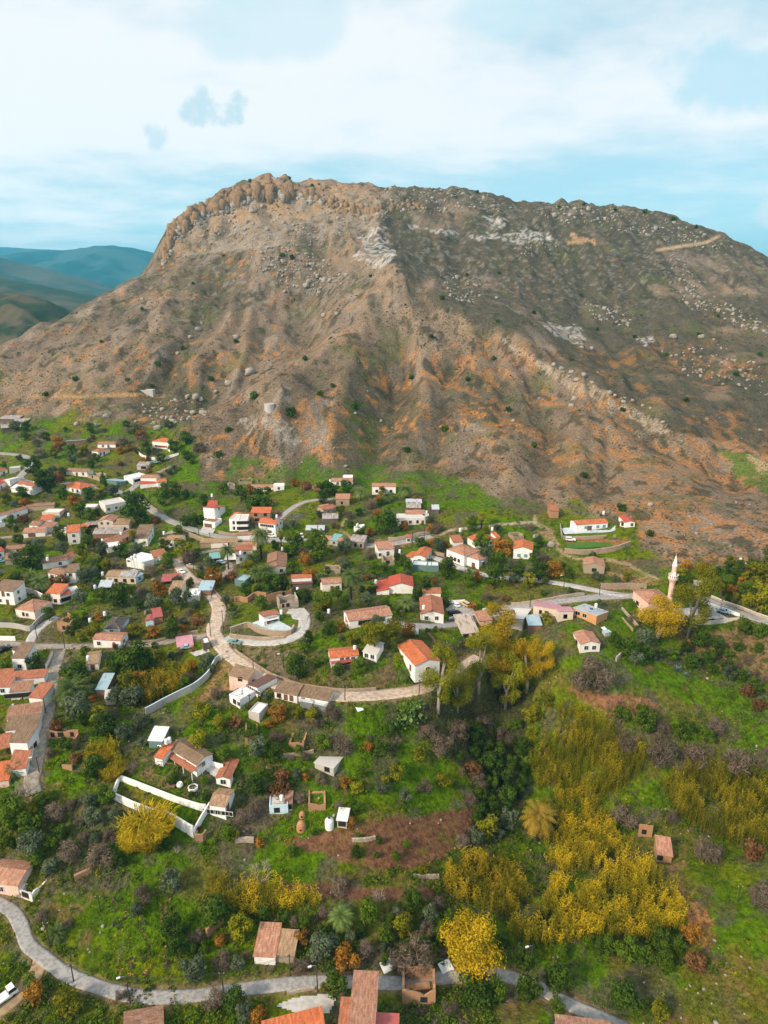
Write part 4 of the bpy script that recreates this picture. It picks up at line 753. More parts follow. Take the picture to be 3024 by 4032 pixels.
HOUSES = '''
shed|long low corrugated barn roof, rearmost of the dark farm sheds at the far left hillside||0,1662,70,1664,9,9,mf,darkwall,tin_rust,-
shed|small corrugated shed on the right end of the dark hillside farm sheds||52,1674,106,1674,9,8,mf,darkwall,tin_rust,-
shed|front corrugated shed of the dark farm sheds on the left hillside|the hillside farm sheds|8,1700,84,1694,10,9,mf,darkwall,tin_rust,-
shed|long pale blue tin roofed livestock shed on the upper left slope|the blue tin livestock shed|262,1752,345,1746,13,9,mb,rustwall,tin_blue,-
house|white house with brown tiles behind the small hip roofed house, upper left slope||385,1764,456,1764,14,9,gx,white,rt_old,w.3 d.6
house|small white cottage with brown tiles on the grassy upper left slope|the small cottage on the upper left slope|388,1798,434,1788,17,10,hip,white,rt_brick,d.5 w.2
house|white hillside villa with red tiles and a porch on posts above a curved wall|the hillside villa|602,1764,668,1770,26,13,hip,white,rt_orange,p.5x6^ w.2 w.8;668,1768,712,1762,22,11,gy,white,rt_brick,w.3 w.7;618,1772,655,1775,17,4,can,white,rt_orange,-
shed|tin shed with rust striped roof beside the parked blue car|the rust striped tin shed|540,1850,584,1850,14,8,mf,greywall,tin_rust,b.6x3
shed|white open fronted garage with flat roof beside the side lane||490,1896,524,1906,20,14,flat,white,whiteslab,Rb.3x4 Rb.7x4
shed|dark teal shed with pale roof left of the white open garage|the dark teal shed|422,1905,476,1912,13,9,mb,tealwall,tin_blue,-
house|two storey white house with brown tiles beside the white open garage|the two storey house by the garage|556,1912,620,1912,30,9,gx,white,rt_pink,w.3^ w.7^;622,1922,658,1918,22,9,gx,white,rt_orange,w.5;553,1922,620,1918,10,4,mf,white,rt_red,-
house|white bungalow with large orange red hip roof behind the orange hedge|the orange hip roofed bungalow|243,1930,318,1943,16,15,hip,white,rt_orange,w.2 d.6 w.85 Rw.3 Rw.6
house|old long tiled farmhouse with patched brown roof on the left slope|the patched old farmhouse|262,1872,345,1876,17,9,gx,offwhite,rt_old,d.5 b.8
ruin|crumbling stone annexe at the right end of the patched old farmhouse||347,1884,392,1892,18,8,ruin,oldstone,rt_old,b.4
house|white house with red brown roof cut by the left edge, upper row||-20,1880,32,1866,16,9,gx,white,rt_brick,w.7
shed|grey flat roofed shed beside the left edge upper house||38,1862,82,1858,12,7,flat,greywall,slab,-
shed|white box shed with pale blue roof beside the left edge road||40,1906,83,1895,13,9,mb,white,tin_white,-
house|white left edge house with red tiles below the box shed||-25,1942,38,1915,22,11,gx,white,rt_red,w.5 Rw.5
house|white flat terraced house with half red roof behind the autumn hedge|the terraced house with half red roof|68,1926,130,1942,22,9,gx,white,rt_brick,w.4;130,1943,175,1926,24,11,flat,white,whiteslab,w.5
shed|tiny white shed in front of the terraced house with half red roof||45,1938,77,1940,9,6,mf,white,tin_white,-
house|long white house with old brown roof and white terrace by the left edge|the long white left edge house|-20,2068,112,2030,28,6,gx,white,rt_old,d.7 w.5;-20,2080,60,2066,14,6,flat,white,whiteslab,b.8
shed|long brown tiled outbuilding behind the rust coloured hedge||105,2012,215,2005,11,7,gx,oldstone,rt_old,-
house|beige flat roofed house with white roof sheets behind the arched gate house||168,2040,237,2040,20,9,flat,beige,canvas,w.45
shed|grey flat shed with white roof behind the bushes, left village||325,2015,378,2015,12,8,flat,greywall,whiteslab,b.6
house|grey two storey house with flat concrete roof above the big dark tree|the grey flat roofed house|418,2018,500,2002,26,14,flat,offwhite,slab,w.12^ w.15 w.5
house|white courtyard house with arched red gate and old tiled wings|the arched red gate house|118,2090,152,2092,22,10,gx,white,rt_old,k.5;152,2094,206,2097,14,8,mf,white,rt_old,w.25;207,2098,262,2099,13,1,flat,white,white,a.3;160,2066,206,2064,14,6,mf,white,rt_orange,-
house|low white building with garage door below the arched gate house||92,2118,178,2112,12,7,mf,white,rt_pink,d.4x3
house|tall white tower house with red sloping roof right of the arched gate|the tower house with red sloping roof|271,2145,318,2140,46,10,mf,offwhite,rt_orange,w.5^ w.5 Rw.5
shed|open lean-to with red tiles right of the tower house||315,2086,346,2088,14,5,can,offwhite,rt_orange,-
shed|rusty tin lean-to behind the tower house||336,2080,385,2078,13,7,can,rustwall,tin_rust,-
house|beige two storey house with pink tile gable and long shaded veranda|the beige gabled house|390,2093,450,2093,40,11,gy,beige,rt_pink,w.25^ w.65^ w.3;450,2094,510,2092,28,8,mf,beige,rt_tan,b.5x4
shed|small white room in front of the beige house veranda||477,2088,505,2085,13,4,flat,white,whiteslab,w.5
shed|long rusty tin roofed outbuilding below the beige gabled house|the rusty tin outbuilding|368,2122,480,2118,10,8,mf,rustwall,tin_rust,-
house|old brick house with brown tiles beside the bushy fan palm||483,2143,545,2110,16,9,gx,brick,rt_old,b.3
house|small white flat roofed house with red roof behind, left village centre|the small flat house with red roof behind|425,2176,478,2167,15,8,flat,white,whiteslab,w.6;412,2152,474,2146,16,7,hip,white,rt_brick,-
house|tall white two storey house with balcony and steep brown roof|the tall balcony house|582,2147,608,2112,46,9,ml,white,rt_bark,w.25^ w.6^ w.3 w.75;545,2126,552,2129,30,5,mf,offwhite,rt_pink,-
house|white cottage with brown tiles and lower left wing beside the lane|the white cottage by the lane|657,2157,716,2157,30,10,gx,white,rt_tan,w.3 d.65 Rw.3 Rw.7;627,2157,657,2157,24,8,gx,white,rt_brick,w.5
house|large white flat roofed house with solar heaters, above the striped panel house|the white flat roofed house|500,2230,570,2245,26,13,flat,white,whiteslab,-;570,2245,608,2232,28,12,flat,white,whiteslab,-
house|pale two storey house with pink tiles joined to the white flat roofed house||608,2222,660,2212,26,8,mf,offwhite,rt_brick,w.5^ b.5;655,2230,676,2222,15,6,mf,bluewall,rt_pink,w.4
house|cream house with striped tin roof sheets and blue corner balcony on stilts|the striped roof house|420,2298,475,2299,28,10,gx,beige,rt_tan,k.3 k.7;475,2299,535,2300,28,10,gx,beige,tin_rust,k.3 k.8;535,2298,566,2284,24,6,mf,bluewall,tin_blue,w.5
shed|white tin roofed shed with open dark front left of the striped roof house||390,2335,437,2333,17,7,mf,rustwall,tin,b.5x5
carport|open shelter with plain red roof standing in the bushes||637,2302,706,2297,12,9,can,pole_wood,tin_red,-
house|tall cream house with orange brown roof above a large olive tree|the tall cream house|668,2368,716,2368,38,10,mf,offwhite,rt_tan,k.45;738,2372,785,2370,21,10,flat,offwhite,whiteslab,-
shed|brown shed with bright blue tin roof beside the cobbled street|the blue roofed shed by the street|783,2346,834,2346,12,9,mf,rustwall,tin_blue,-
house|brown stone house with two old tiled roofs near the left edge|the brown stone house|22,2225,108,2215,18,8,mf,oldstone,rt_old,-;25,2182,103,2178,18,8,gx,oldstone,rt_old,b.6
house|white house with red tiles cut by the left edge behind the blue car||-25,2206,20,2194,26,9,gx,white,rt_red,w.6
house|rambling white house with several brown roofs and two white chimneys|the rambling white house|262,2298,302,2296,42,9,mf,white,rt_bark,w.5^;192,2278,260,2290,22,9,gx,white,rt_old,w.6 w.2;170,2242,268,2226,22,10,gx,white,rt_old,c w.7;235,2222,268,2224,20,12,gy,white,rt_brick,-
house|narrow two storey house half orange and half red roofed with open loggia|the half orange half red roofed house|188,2378,242,2381,42,9,mf,offwhite,rt_orange,k.6^ w.6;243,2379,284,2366,32,8,mf,offwhite,rt_red,b.5x5^ b.5x5;284,2352,314,2345,12,5,flat,white,whiteslab,-
house|white two storey house with dark windows and brown roof cut by the left edge|the white two storey left edge house|-20,2376,60,2383,52,10,mf,white,rt_bark,d.5^ w.75^ d.65 w.3 Rw.4^ Rw.4
house|abandoned white house with wide pink tile hip roof and grey yard wall|the abandoned hip roofed house|65,2428,140,2440,30,13,hip,offwhite,rt_pink,b.4 w.6
ruin|orange brick tower ruin with empty window above rubble|the brick tower ruin|228,2485,280,2490,42,9,ruin,adobe,rt_old,b.5^
house|pale blue bungalow with dark grey hip roof in the garden|the grey hip roofed bungalow|410,2500,474,2500,22,13,hip,bluewall,rt_grey,w.5
house|damaged white house with lilac rusty roof and collapsed timber porch|the damaged lilac roofed house|370,2548,478,2553,30,8,gx,white,rt_pink,w.2 a.75x1.2 Rw.4;343,2642,390,2636,24,12,gx,white,rt_tan,d.5
house|tall plain white house with old brown roof beside the street junction|the tall house at the junction|55,2640,106,2640,48,11,mf,white,rt_bark,w.5^;106,2622,125,2612,36,9,mf,offwhite,tin_brown,-
house|long blue white courtyard house with three tiled wings and a small lawn|the blue white courtyard house|42,2702,178,2692,24,4,mf,bluewhite,rt_brick,-;45,2757,121,2750,30,5,mf,bluewhite,rt_old,b.5x9;121,2787,174,2791,40,9,mf,white,rt_brick,w.75 d.55
house|white wing with small window at the left edge beside the courtyard house||-30,2737,42,2735,30,5,mf,bluewhite,rt_brick,w.6;-30,2692,42,2690,18,4,mf,bluewhite,rt_brick,-
house|white street house with grey brown gable roof below the small lawn||32,2862,164,2842,30,7,mf,white,rt_old,-
house|white street house with dark brown roof, second below the small lawn|the dark brown street house|28,2912,152,2896,34,7,mf,white,rt_bark,-
house|tall white street house with mossy brown roof and canopied window|the tall mossy roofed street house|48,2979,117,2981,56,8,mf,white,rt_bark,k.5^ Rb.6x1.6^
house|open veranda with wide orange brown roof left of the mossy roofed house||-30,2992,44,2975,34,9,can,pole_wood,rt_brick,back
house|low white house with dark brown tiles behind the bushy palm||38,3062,106,3054,30,10,mf,white,rt_brick,Rw.5;-40,3110,38,3100,20,9,mf,pinkwall,rt_orange,-
ruin|long roofless reddish ruin with doorway and two windows beside the street|the long reddish ruin|185,2912,312,2910,36,7,wallruin,adobe,rt_old,b.2x1 b.45x1.6 b.8x1;300,2935,314,2912,30,.5,wallruin,adobe,rt_old,-
ruin|short broken wall with rounded top standing in the grass below the reddish ruin||245,3028,285,3035,22,.5,wallruin,adobe,rt_old,-
shed|ragged blue grey tin shelter half hidden among the garden trees||382,2742,422,2742,14,10,mf,rustwall,tin_blue,-
shed|leaning concrete slab hut in the garden trees, left||418,2778,455,2772,18,4,mf,concrete,slab,-
shed|tiny pale blue hut with red roof beside the brown hut||575,2468,606,2466,15,5,gy,bluewall,tin_red,-
shed|small brown hut with red roof in the middle garden|the small red roofed hut|609,2456,642,2450,16,8,mf,adobe,tin_red,-
carport|pink roofed carport sheltering a teal car|the pink roofed carport|700,2562,762,2552,14,9,can,galv,tin_pink,-
shed|small white topped hut beside the cobbled street||802,2562,829,2557,12,5,flat,darkwall,whiteslab,-
house|modern white villa with garage, roof terraces and red sloping roof|the modern white villa|802,2076,848,2082,22,9,flat,white,rt_pink,d.4x4;806,2056,848,2060,24,8,flat,white,slab,p.5x5;810,2036,848,2040,24,6,flat,white,rt_pink,p.5x4;848,2046,888,2020,44,9,mr,white,rt_red,w.4^ w.4;818,2026,850,2026,34,6,mf,white,rt_red,p.5x3^
house|unfinished house with orange hip roof, white wall and open concrete porches|the orange hip roofed unfinished house|905,2090,940,2092,42,12,flat,white,slab,b.5^ b.5;941,2092,977,2091,42,12,flat,white,slab,b.5x6^ b.5x6;903,2060,980,2062,8,14,hip,white,rt_orange,-
house|adobe brick house with orange roof and dark openings behind the white hotel|the adobe brick house|990,2058,1065,2058,38,8,mf,brick,rt_orange,b.25x1.6^ b.75x1.6^ b.3x2
house|white two storey guesthouse with orange roof and glazed balcony beside parked cars|the white two storey guesthouse|1020,2100,1086,2108,42,11,gx,white,rt_orange,p.5x7^ d.3x2 d.65x2 Rw.3^ Rw.7^ Rw.5
house|long white house with brown tiles and flat white annexe on the upper slope|the long upper slope house|988,1936,1076,1935,14,8,gx,white,rt_pink,d.5 w.85 w.2;1077,1932,1119,1931,15,8,flat,white,whiteslab,w.5
ruin|stone ruin stump left on the grassy upper slope||900,1928,926,1926,18,7,ruin,pale_stone,rt_old,-
ruin|low stone field ruin above the long upper slope house||940,1908,993,1906,10,8,ruin,masonry,rt_old,-
house|half hidden house with brown tiles and white rooftop box on the upper slope|the upper house with rooftop box|1305,1912,1388,1912,16,9,gx,offwhite,rt_pink,w.3 d.6 w.9;1350,1898,1388,1898,8,6,flat,white,whiteslab,-
ruin|small brick ruin beside dark bushes on the upper slope||1234,1934,1262,1932,14,5,ruin,brick,rt_old,-
house|square stone house with pinkish roof on the grass by the track|the square stone house|1322,1992,1376,1992,26,8,mf,masonry,rt_pink,b.45
house|pair of joined stone cottages with orange and brown roofs above the dark sheds|the joined stone cottages|1250,2020,1274,2030,22,11,gy,pale_stone,rt_brick,-;1274,2029,1311,2022,20,7,mf,pale_stone,rt_pink,w.5
shed|dark open shed with ragged tin roof below the joined stone cottages||1272,2062,1331,2060,11,7,mf,darkwall,tin_rust,-
shed|black timber barn with white and rust patched tin roof|the patched tin barn|1205,2106,1276,2106,12,10,gx,darkwall,tin,-
ruin|small white roofless box with dark interior beside the track|the white roofless box|1393,2095,1421,2098,23,6,ruin,white,rt_old,-
house|long row of brown tiled rooms with patched tin end beside the upper street|the long brown tiled row|1252,2141,1300,2146,16,8,gx,oldstone,rt_pink,b.5;1300,2146,1330,2150,16,8,mf,greywall,tin_teal,w.5;1330,2151,1378,2156,18,8,gx,oldstone,rt_pink,-;1378,2157,1432,2162,26,8,mf,oldstone,tin_rust,b.4 b.8
house|long low white walled outbuilding with narrow tiled roof below the road||790,2157,832,2156,12,4,mf,masonry,rt_tan,-;832,2157,935,2153,16,4,mf,offwhite,rt_tan,k.7
house|low house with dark brown roof and white gable below the road||935,2128,1040,2122,14,7,gx,white,rt_old,-
house|white two storey house with pink roof between the date palms|the pink roofed house between palms|930,2217,996,2212,46,10,gx,offwhite,rt_brick,w.55^ w.3;955,2170,1010,2168,20,8,gx,offwhite,rt_pink,-
carport|teal roofed open shed beside the olive bush||828,2212,868,2208,12,8,can,pole_wood,tin_teal,-
carport|white roofed open garage under the tall palm||885,2216,929,2215,13,8,can,pole_wood,canvas,back
house|old hall with patched brown gable roof and pale front gable|the old hall|1062,2266,1128,2258,26,9,gy,offwhite,rt_old,w.7;1055,2246,1130,2242,30,14,gy,oldstone,rt_old,-
shed|blue grey box shed with flat roof at the end of the yard|the blue grey box shed|925,2306,966,2312,17,9,flat,tealwall,tin_blue,-
house|white house with pink roof and dark timber veranda roof|the timber veranda house|1150,2318,1228,2314,40,8,mb,white,rt_orange,b.5x8;1153,2322,1230,2318,22,4,mf,darkwall,tin_brown,-
ruin|long ochre mud wall below the dark green orchard|the long ochre mud wall|1055,2366,1150,2346,28,.5,wallruin,adobe,rt_old,b.65x1
ruin|roofless stone house shell beside the paved turning circle|the roofless shell above the terrace house|1100,2402,1176,2392,34,9,ruin,pale_stone,rt_old,b.45x1.2 b.2x.8^
house|tattered white and orange house with broken balcony beside the palm|the tattered house|1270,2330,1345,2325,30,8,gx,offwhite,rt_pink,d.5 w.8;1262,2322,1296,2326,20,5,flat,offwhite,tin_rust,-
ruin|collapsed hut with sagging roof behind the tattered house||1275,2262,1340,2262,18,9,ruin,oldstone,rt_pink,-
house|white house with pinkish roof and two dark windows below the foot of the mountain|the two windowed house at the mountain foot|1465,1945,1558,1946,29,9,gx,white,rt_pink,k.2 k.8
house|long grey white flat roofed house with half tiled roof behind autumn trees|the long flat house behind autumn trees|1565,2068,1692,2066,24,10,flat,offwhite,slab,d.15 w.4 b.62 d.78 b.9;1598,2042,1672,2042,10,4,mf,offwhite,rt_pink,-
shed|wooden shed with rusty roof behind the long flat house||1602,2022,1656,2022,22,8,mf,rustwall,tin_rust,b.25x3;1600,2000,1660,2000,10,5,mf,rustwall,tin,-
shed|tiny shed with pale tin roof on the grassy slope||1702,2024,1728,2024,11,5,mf,darkwall,tin,-
house|white two storey house with brown roof beside the ruined doorway|the small white two storey house|1490,2198,1552,2192,32,9,mf,white,rt_pink,w.1^ d.6^
ruin|ruined stone house front with dark doorway below the small white house||1508,2228,1554,2226,26,6,ruin,oldstone,rt_old,b.4x1.6
house|white house with bright orange asymmetric roof above the teal tin fence|the asymmetric orange roofed house|1628,2218,1674,2224,28,15,gy,white,rt_orange,w.5 Rw.3 Rw.6;1586,2206,1628,2216,18,12,ml,white,rt_orange,-
shed|teal tin clad shed with pale roof below the asymmetric orange house||1622,2247,1680,2251,15,6,flat,tealwall,tin_white,-
shed|teal tin clad shed, right one of the pair below the asymmetric orange house||1681,2251,1727,2252,16,7,flat,tealwall,tin_white,-
shed|little kiosk with brown roof beside the upper track||1600,2137,1617,2137,10,3,mf,offwhite,rt_brick,w.5
house|broad white house with big red gable roof in the centre|the big red gabled house|1532,2337,1626,2337,28,13,gy,white,rt_red,-;1483,2342,1532,2342,13,14,ml,white,rt_red,-
house|long house with pinkish brown roof, dark porch and arched side window|the long porch house|1376,2474,1543,2450,28,11,gx,white,rt_pink,k.25 b.45x5 d.7 La.6x1.5;1362,2468,1384,2474,11,5,ml,pinkwall,rt_pink,-
house|white villa with blue trimmed corners and large orange roof beside the car park|the blue trimmed villa|1656,2449,1746,2450,31,19,gy,white,rt_brick,w.7 w.25;1665,2362,1735,2362,26,6,gx,white,rt_brick,-
house|small terrace house with brown tiles and white awning above a curved stone wall|the terrace house|1040,2462,1101,2448,32,8,mb,white,rt_brick,d.3 b.6x3;1044,2466,1098,2454,20,4,can,galv,canvas,-
house|house with bright tiled roof edged white and red porch roof|the white edged red roof house|1303,2618,1412,2606,26,8,gx,white,rt_orange,d.4 w.8 d.6;1306,2630,1408,2618,17,4,can,wood,tin_red,-
house|white house hidden under the two pine trees|the house under the pines|1430,2592,1482,2604,24,8,mf,white,slab,w.25 w.7
house|white house with wide terracotta gable roof below the pine trees|the terracotta gabled house|1566,2582,1634,2663,40,12,gx,white,rt_orange,d.3 d.75 Rw.5^
ruin|small brown tiled hut beside the large white gabled hall||1785,2156,1823,2153,12,8,mf,white,rt_brick,-
house|large white hall with brown roof and arched wooden windows along the lane|the large white hall|1758,2203,1827,2230,40,14,hip,white,rt_pink,d.3x1.6 k.5 k.7;1838,2226,1885,2242,34,9,hip,white,rt_pink,d.55x1.6 Rk.5
house|white house with pale blue trim and stepped red roofs above the dense trees|the blue trimmed stepped roof house|1872,2160,1912,2152,34,9,ml,white,rt_orange,s.5^;1912,2153,1955,2146,30,9,mr,white,rt_orange,w.5;1955,2144,1968,2142,26,6,mf,white,rt_orange,-
house|white gabled house with orange roof and two teal shutters|the teal shuttered gabled house|2020,2198,2094,2204,37,13,gy,white,rt_orange,s.3 s.66
ruin|roofless stone ruin behind the teal shuttered gabled house||2022,2130,2062,2126,20,8,ruin,masonry,rt_old,-
house|derelict house with beige corrugated roof sloping toward the gully|the beige corrugated house|1817,2520,1884,2514,16,15,mf,pinkwall,tin_beige,b.25x2 b.7;1886,2470,1935,2465,8,8,mf,pinkwall,rt_pink,-
house|white hut with dark brown gable roof beside the dirt forecourt|the brown roofed hut|2012,2470,2056,2468,30,9,gy,white,rt_brown,b.1x.8
shed|long grey shed with pale flat roof behind the brown roofed hut||2058,2462,2088,2424,24,9,mb,concrete,slab,-
shed|brown shed with pale blue tin roof in front of the pink roofed house|the pale blue roofed shed|2080,2486,2131,2486,12,8,mf,rustwall,tin_blue,-
house|cracked beige house with lilac pink tin roof beside the road|the lilac pink roofed house|2098,2420,2195,2437,36,8,mb,beige,tin_pink,b.3x1 b.55x1.4;2197,2443,2255,2443,36,7,mb,beige,tin_pink,b.45^ b.5
house|orange walled house with blue grey tin roof and timber clad end|the orange walled tin roofed house|2256,2424,2346,2456,30,12,mb,orangewall,tin,w.2x1.8 w.5x1.6
ruin|lone white farm cottage with collapsing brown roof on the green spur|the lone cottage on the spur|2283,2568,2360,2566,32,11,gy,offwhite,rt_pink,w.3 w.7 Lb.5x2
house|white bungalow with orange roof and blue shutters above a long stone wall|the blue shuttered bungalow|2268,2092,2391,2084,25,9,gx,white,rt_orange,s.3 s.68 s.88 d.42x2
house|small house with red roof at the foot of the slope, right of the bungalow|the small red roofed house|2460,2076,2498,2076,16,13,gy,white,rt_red,w.7;2440,2072,2460,2076,14,12,ml,offwhite,tin_red,b.5
ruin|tall rust brown shed with leaning post beside rubble|the rust brown shed|2165,2040,2198,2040,28,8,mf,adobe,rt_brick,-
house|stone farmhouse with drooping pinkish gable roof below the dirt track|the stone farmhouse|2298,2256,2378,2262,32,10,gy,oldstone,rt_pink,b.5x1.8
house|white and peach house with glazed veranda, brown roof and flat white wing|the glazed veranda house|905,2768,946,2790,30,13,flat,white,whiteslab,k.5 w.9;978,2722,1015,2744,36,11,ml,white,tin_brown,p.5x7^;905,2715,978,2722,56,9,mr,pinkwall,rt_tan,k.6^
house|long row house with thin brown roof and tin lean-to along the cobbled street|the long row house|1082,2750,1170,2766,24,5,mf,offwhite,rt_bark,d.5 k.2 d.75;1170,2766,1292,2788,24,5,mf,offwhite,rt_bark,d.2 w.5;1182,2786,1230,2796,14,6,mf,galv,tin,-;1231,2796,1285,2808,14,6,mf,galv,tin,-
shed|grey concrete shed with white roof below the glazed veranda house||980,2832,1022,2842,22,6,flat,concrete,whiteslab,-
ruin|roofless pink mud ruin beside the brown path|the pink mud ruin|966,2935,1016,2930,36,10,ruin,adobe,rt_old,-
ruin|square mud brick ruin with one tall reddish wall on the lawn|the reddish mud ruin|1138,2946,1196,2950,26,7,ruin,adobe,rt_old,-
shed|concrete shed with stained two part slab roof among the bushes|the stained concrete shed|1240,3032,1314,3052,20,12,mb,concrete,slab,b.65x1.6
house|white farmhouse with mossy brown roof and long red tiled veranda|the white farmhouse|668,2976,775,3042,30,8,gx,white,rt_bark,d.2 w.6 Rg.4;655,2996,757,3064,24,4,can,white,rt_brick,-;612,3010,642,3018,22,6,mf,white,rt_orange,-
shed|dark green shed with white tin roof above the farmhouse garden|the dark green garden shed|588,2944,642,2947,20,7,mf,tealwall,tin_white,-
house|white house with orange gable roof on the farmhouse yard|the orange gabled yard house|853,3092,908,3096,28,11,gy,white,rt_brick,w.5x1.5 Rb.5x3
house|white house with mossy brown roof and dark wooden balcony|the wooden balcony house|829,3214,890,3222,44,9,gx,white,rt_tan,w.5 p.5x8^;826,3203,895,3211,22,2,flat,darkwall,darkwall,-
shed|low white and blue workshop with rusty tiled cabin in the cluttered yard|the cluttered yard workshop|1062,3208,1135,3202,13,5,flat,bluewall,slab,b.4x1.5;1124,3192,1150,3191,22,4,mf,white,rt_old,b.6x1.4
ruin|roofless clay barn with open front beside the clay oven|the roofless clay barn|1215,3195,1283,3190,20,6,ruin,adobe,rt_old,-
shed|tiny white roofed hutch beside the orange bush||1328,3258,1366,3262,26,4,mf,concrete,canvas,b.5x2
house|derelict house with pink tiles and broken white gable at the lower left edge|the derelict house at the lower left|-60,3512,78,3530,42,10,gx,pinkwall,rt_pink,w.5;78,3534,130,3552,36,9,ruin,offwhite,rt_old,b.5x2
house|house with pink flat terrace and brown tiles at the bottom left of the road|the bottom left roadside house|500,4215,650,4165,60,12,mr,pinkwall,rt_old,-
house|low house with orange ribbed roof beside the paved yard at the bottom|the orange ribbed roof house|1050,4225,1290,4160,32,10,mf,white,rt_orange,-
barn|old barn with long mottled tile roof and low right wing beside the road|the mottled tile barn|1003,3796,1085,3800,16,10,mf,white,rt_pink,-;1086,3790,1158,3796,10,6,mf,oldstone,rt_tan,-
house|tall house with narrow mottled tile roof beside the lower road|the tall lower road house|1378,4150,1474,4155,120,17,mb,offwhite,rt_pink,-;1475,4240,1562,4245,60,11,mf,offwhite,tin_red,-;1332,4170,1377,4173,75,10,mf,beige,rt_brick,-
ruin|roofless square mud brick ruin overgrown inside beside the lower road|the roofless ruin by the lower road|1583,3955,1714,3960,55,9,ruin,adobe,rt_old,b.65x1.4
house|house with weathered pink tile roof below the bend at the bottom right|the bottom right tiled house|2200,4235,2420,4265,60,12,gx,oldstone,rt_pink,-
ruin|little field hut with half bare rafters and pink tiles|the little field hut|2585,3392,2642,3402,22,6,mf,adobe,rt_pink,b.2x1.4
ruin|lone mud wall with a window hole above the little field hut|the lone mud wall|2512,3290,2566,3300,48,.5,wallruin,adobe,rt_old,b.4x1.2
house|rose walled mosque with brown hip roof beside the minaret|the mosque|2488,2372,2548,2424,46,14,hip,pinkwall,rt_pink,k.35x1.8
hut|tiny white block hut beside a bush on the mountain path||548,1552,602,1552,14,6,flat,concrete,slab,-
hut|small stone lookout on the highest point of the cliff top||1068,711,1092,711,16,7,ruin,pale_stone,rt_old,-
hut|low flat stone hut on the plateau skyline||1246,731,1280,731,12,8,flat,masonry,slab,b.3x3
'''
CATS = {'carport': 'carport', 'barn': 'barn', 'hut': 'hut'}
for hi, ln in enumerate(l for l in HOUSES.strip().split('\n') if l):
    nm, label, lm, bl = ln.split('|'); name = {'house': 'house', 'shed': 'shed', 'ruin': 'ruin', 'carport': 'carport', 'barn': 'barn', 'hut': 'hut'}[nm]
    rt = empty(name, (0, 0, 0)); tag(rt, label, nm)
    for k, s in enumerate(bl.split(';')):
        md = block(rt, s, k == 0, hi*7+k)
        if k == 0 and lm: LM.append((lm, md[0], md[1]))
# ------------------------------------------------------------------ walls, poles, vehicles and other fixtures
AUTO = []                                          # (object, description, u, v) described by place at the end
def stretch(name, label, px, h, th, mat, cap=None, base=1.2, jagg=0., cat='wall'):
    c = catmull(grounds(px)[:, :2], 1.4); tg = np.gradient(c, axis=0); tg /= np.linalg.norm(tg, axis=1)[:, None]+1e-9; nr = np.c_[-tg[:, 1], tg[:, 0]]*th/2
    z = hz(c[:, 0], c[:, 1]); k = min(7, len(z)); z = np.convolve(np.pad(z, 3, mode='edge'), np.ones(7)/7, 'valid')
    t_ = h*(1+jagg*(fbm(c[:, 0]/1.6, c[:, 1]/1.6, 61, 3)-.5)*2)
    mb = MB(); n_ = len(c); vs = []; fs = []
    for i in range(n_):
        a, b_ = c[i]+nr[i], c[i]-nr[i]; vs += [(*a, z[i]-base), (*a, z[i]+t_[i]), (*b_, z[i]+t_[i]), (*b_, z[i]-base)]
    for i in range(n_-1): q = i*4; fs += [(q, q+4, q+5, q+1), (q+1, q+5, q+6, q+2), (q+2, q+6, q+7, q+3)]
    fs += [(0, 1, 2, 3), ((n_-1)*4+3, (n_-1)*4+2, (n_-1)*4+1, (n_-1)*4)]; mb.add(vs, fs)
    o = mb.build(name, MATS[mat]); tag(o, label, cat)
    if cap:
        mb = MB(); vs = []; fs = []
        for i in range(n_):
            a, b_ = c[i]+nr[i]*1.35, c[i]-nr[i]*1.35; vs += [(*a, z[i]+t_[i]+.004), (*a, z[i]+t_[i]+.1), (*b_, z[i]+t_[i]+.1), (*b_, z[i]+t_[i]+.004)]
        for i in range(n_-1): q = i*4; fs += [(q, q+4, q+5, q+1), (q+1, q+5, q+6, q+2), (q+2, q+6, q+7, q+3), (q+3, q+7, q+4, q)]
        mb.add(vs, fs); mb.build('coping', MATS[cap], o)
    return o
W_ = lambda s: [tuple(map(int, q.split(','))) for q in s.split()]
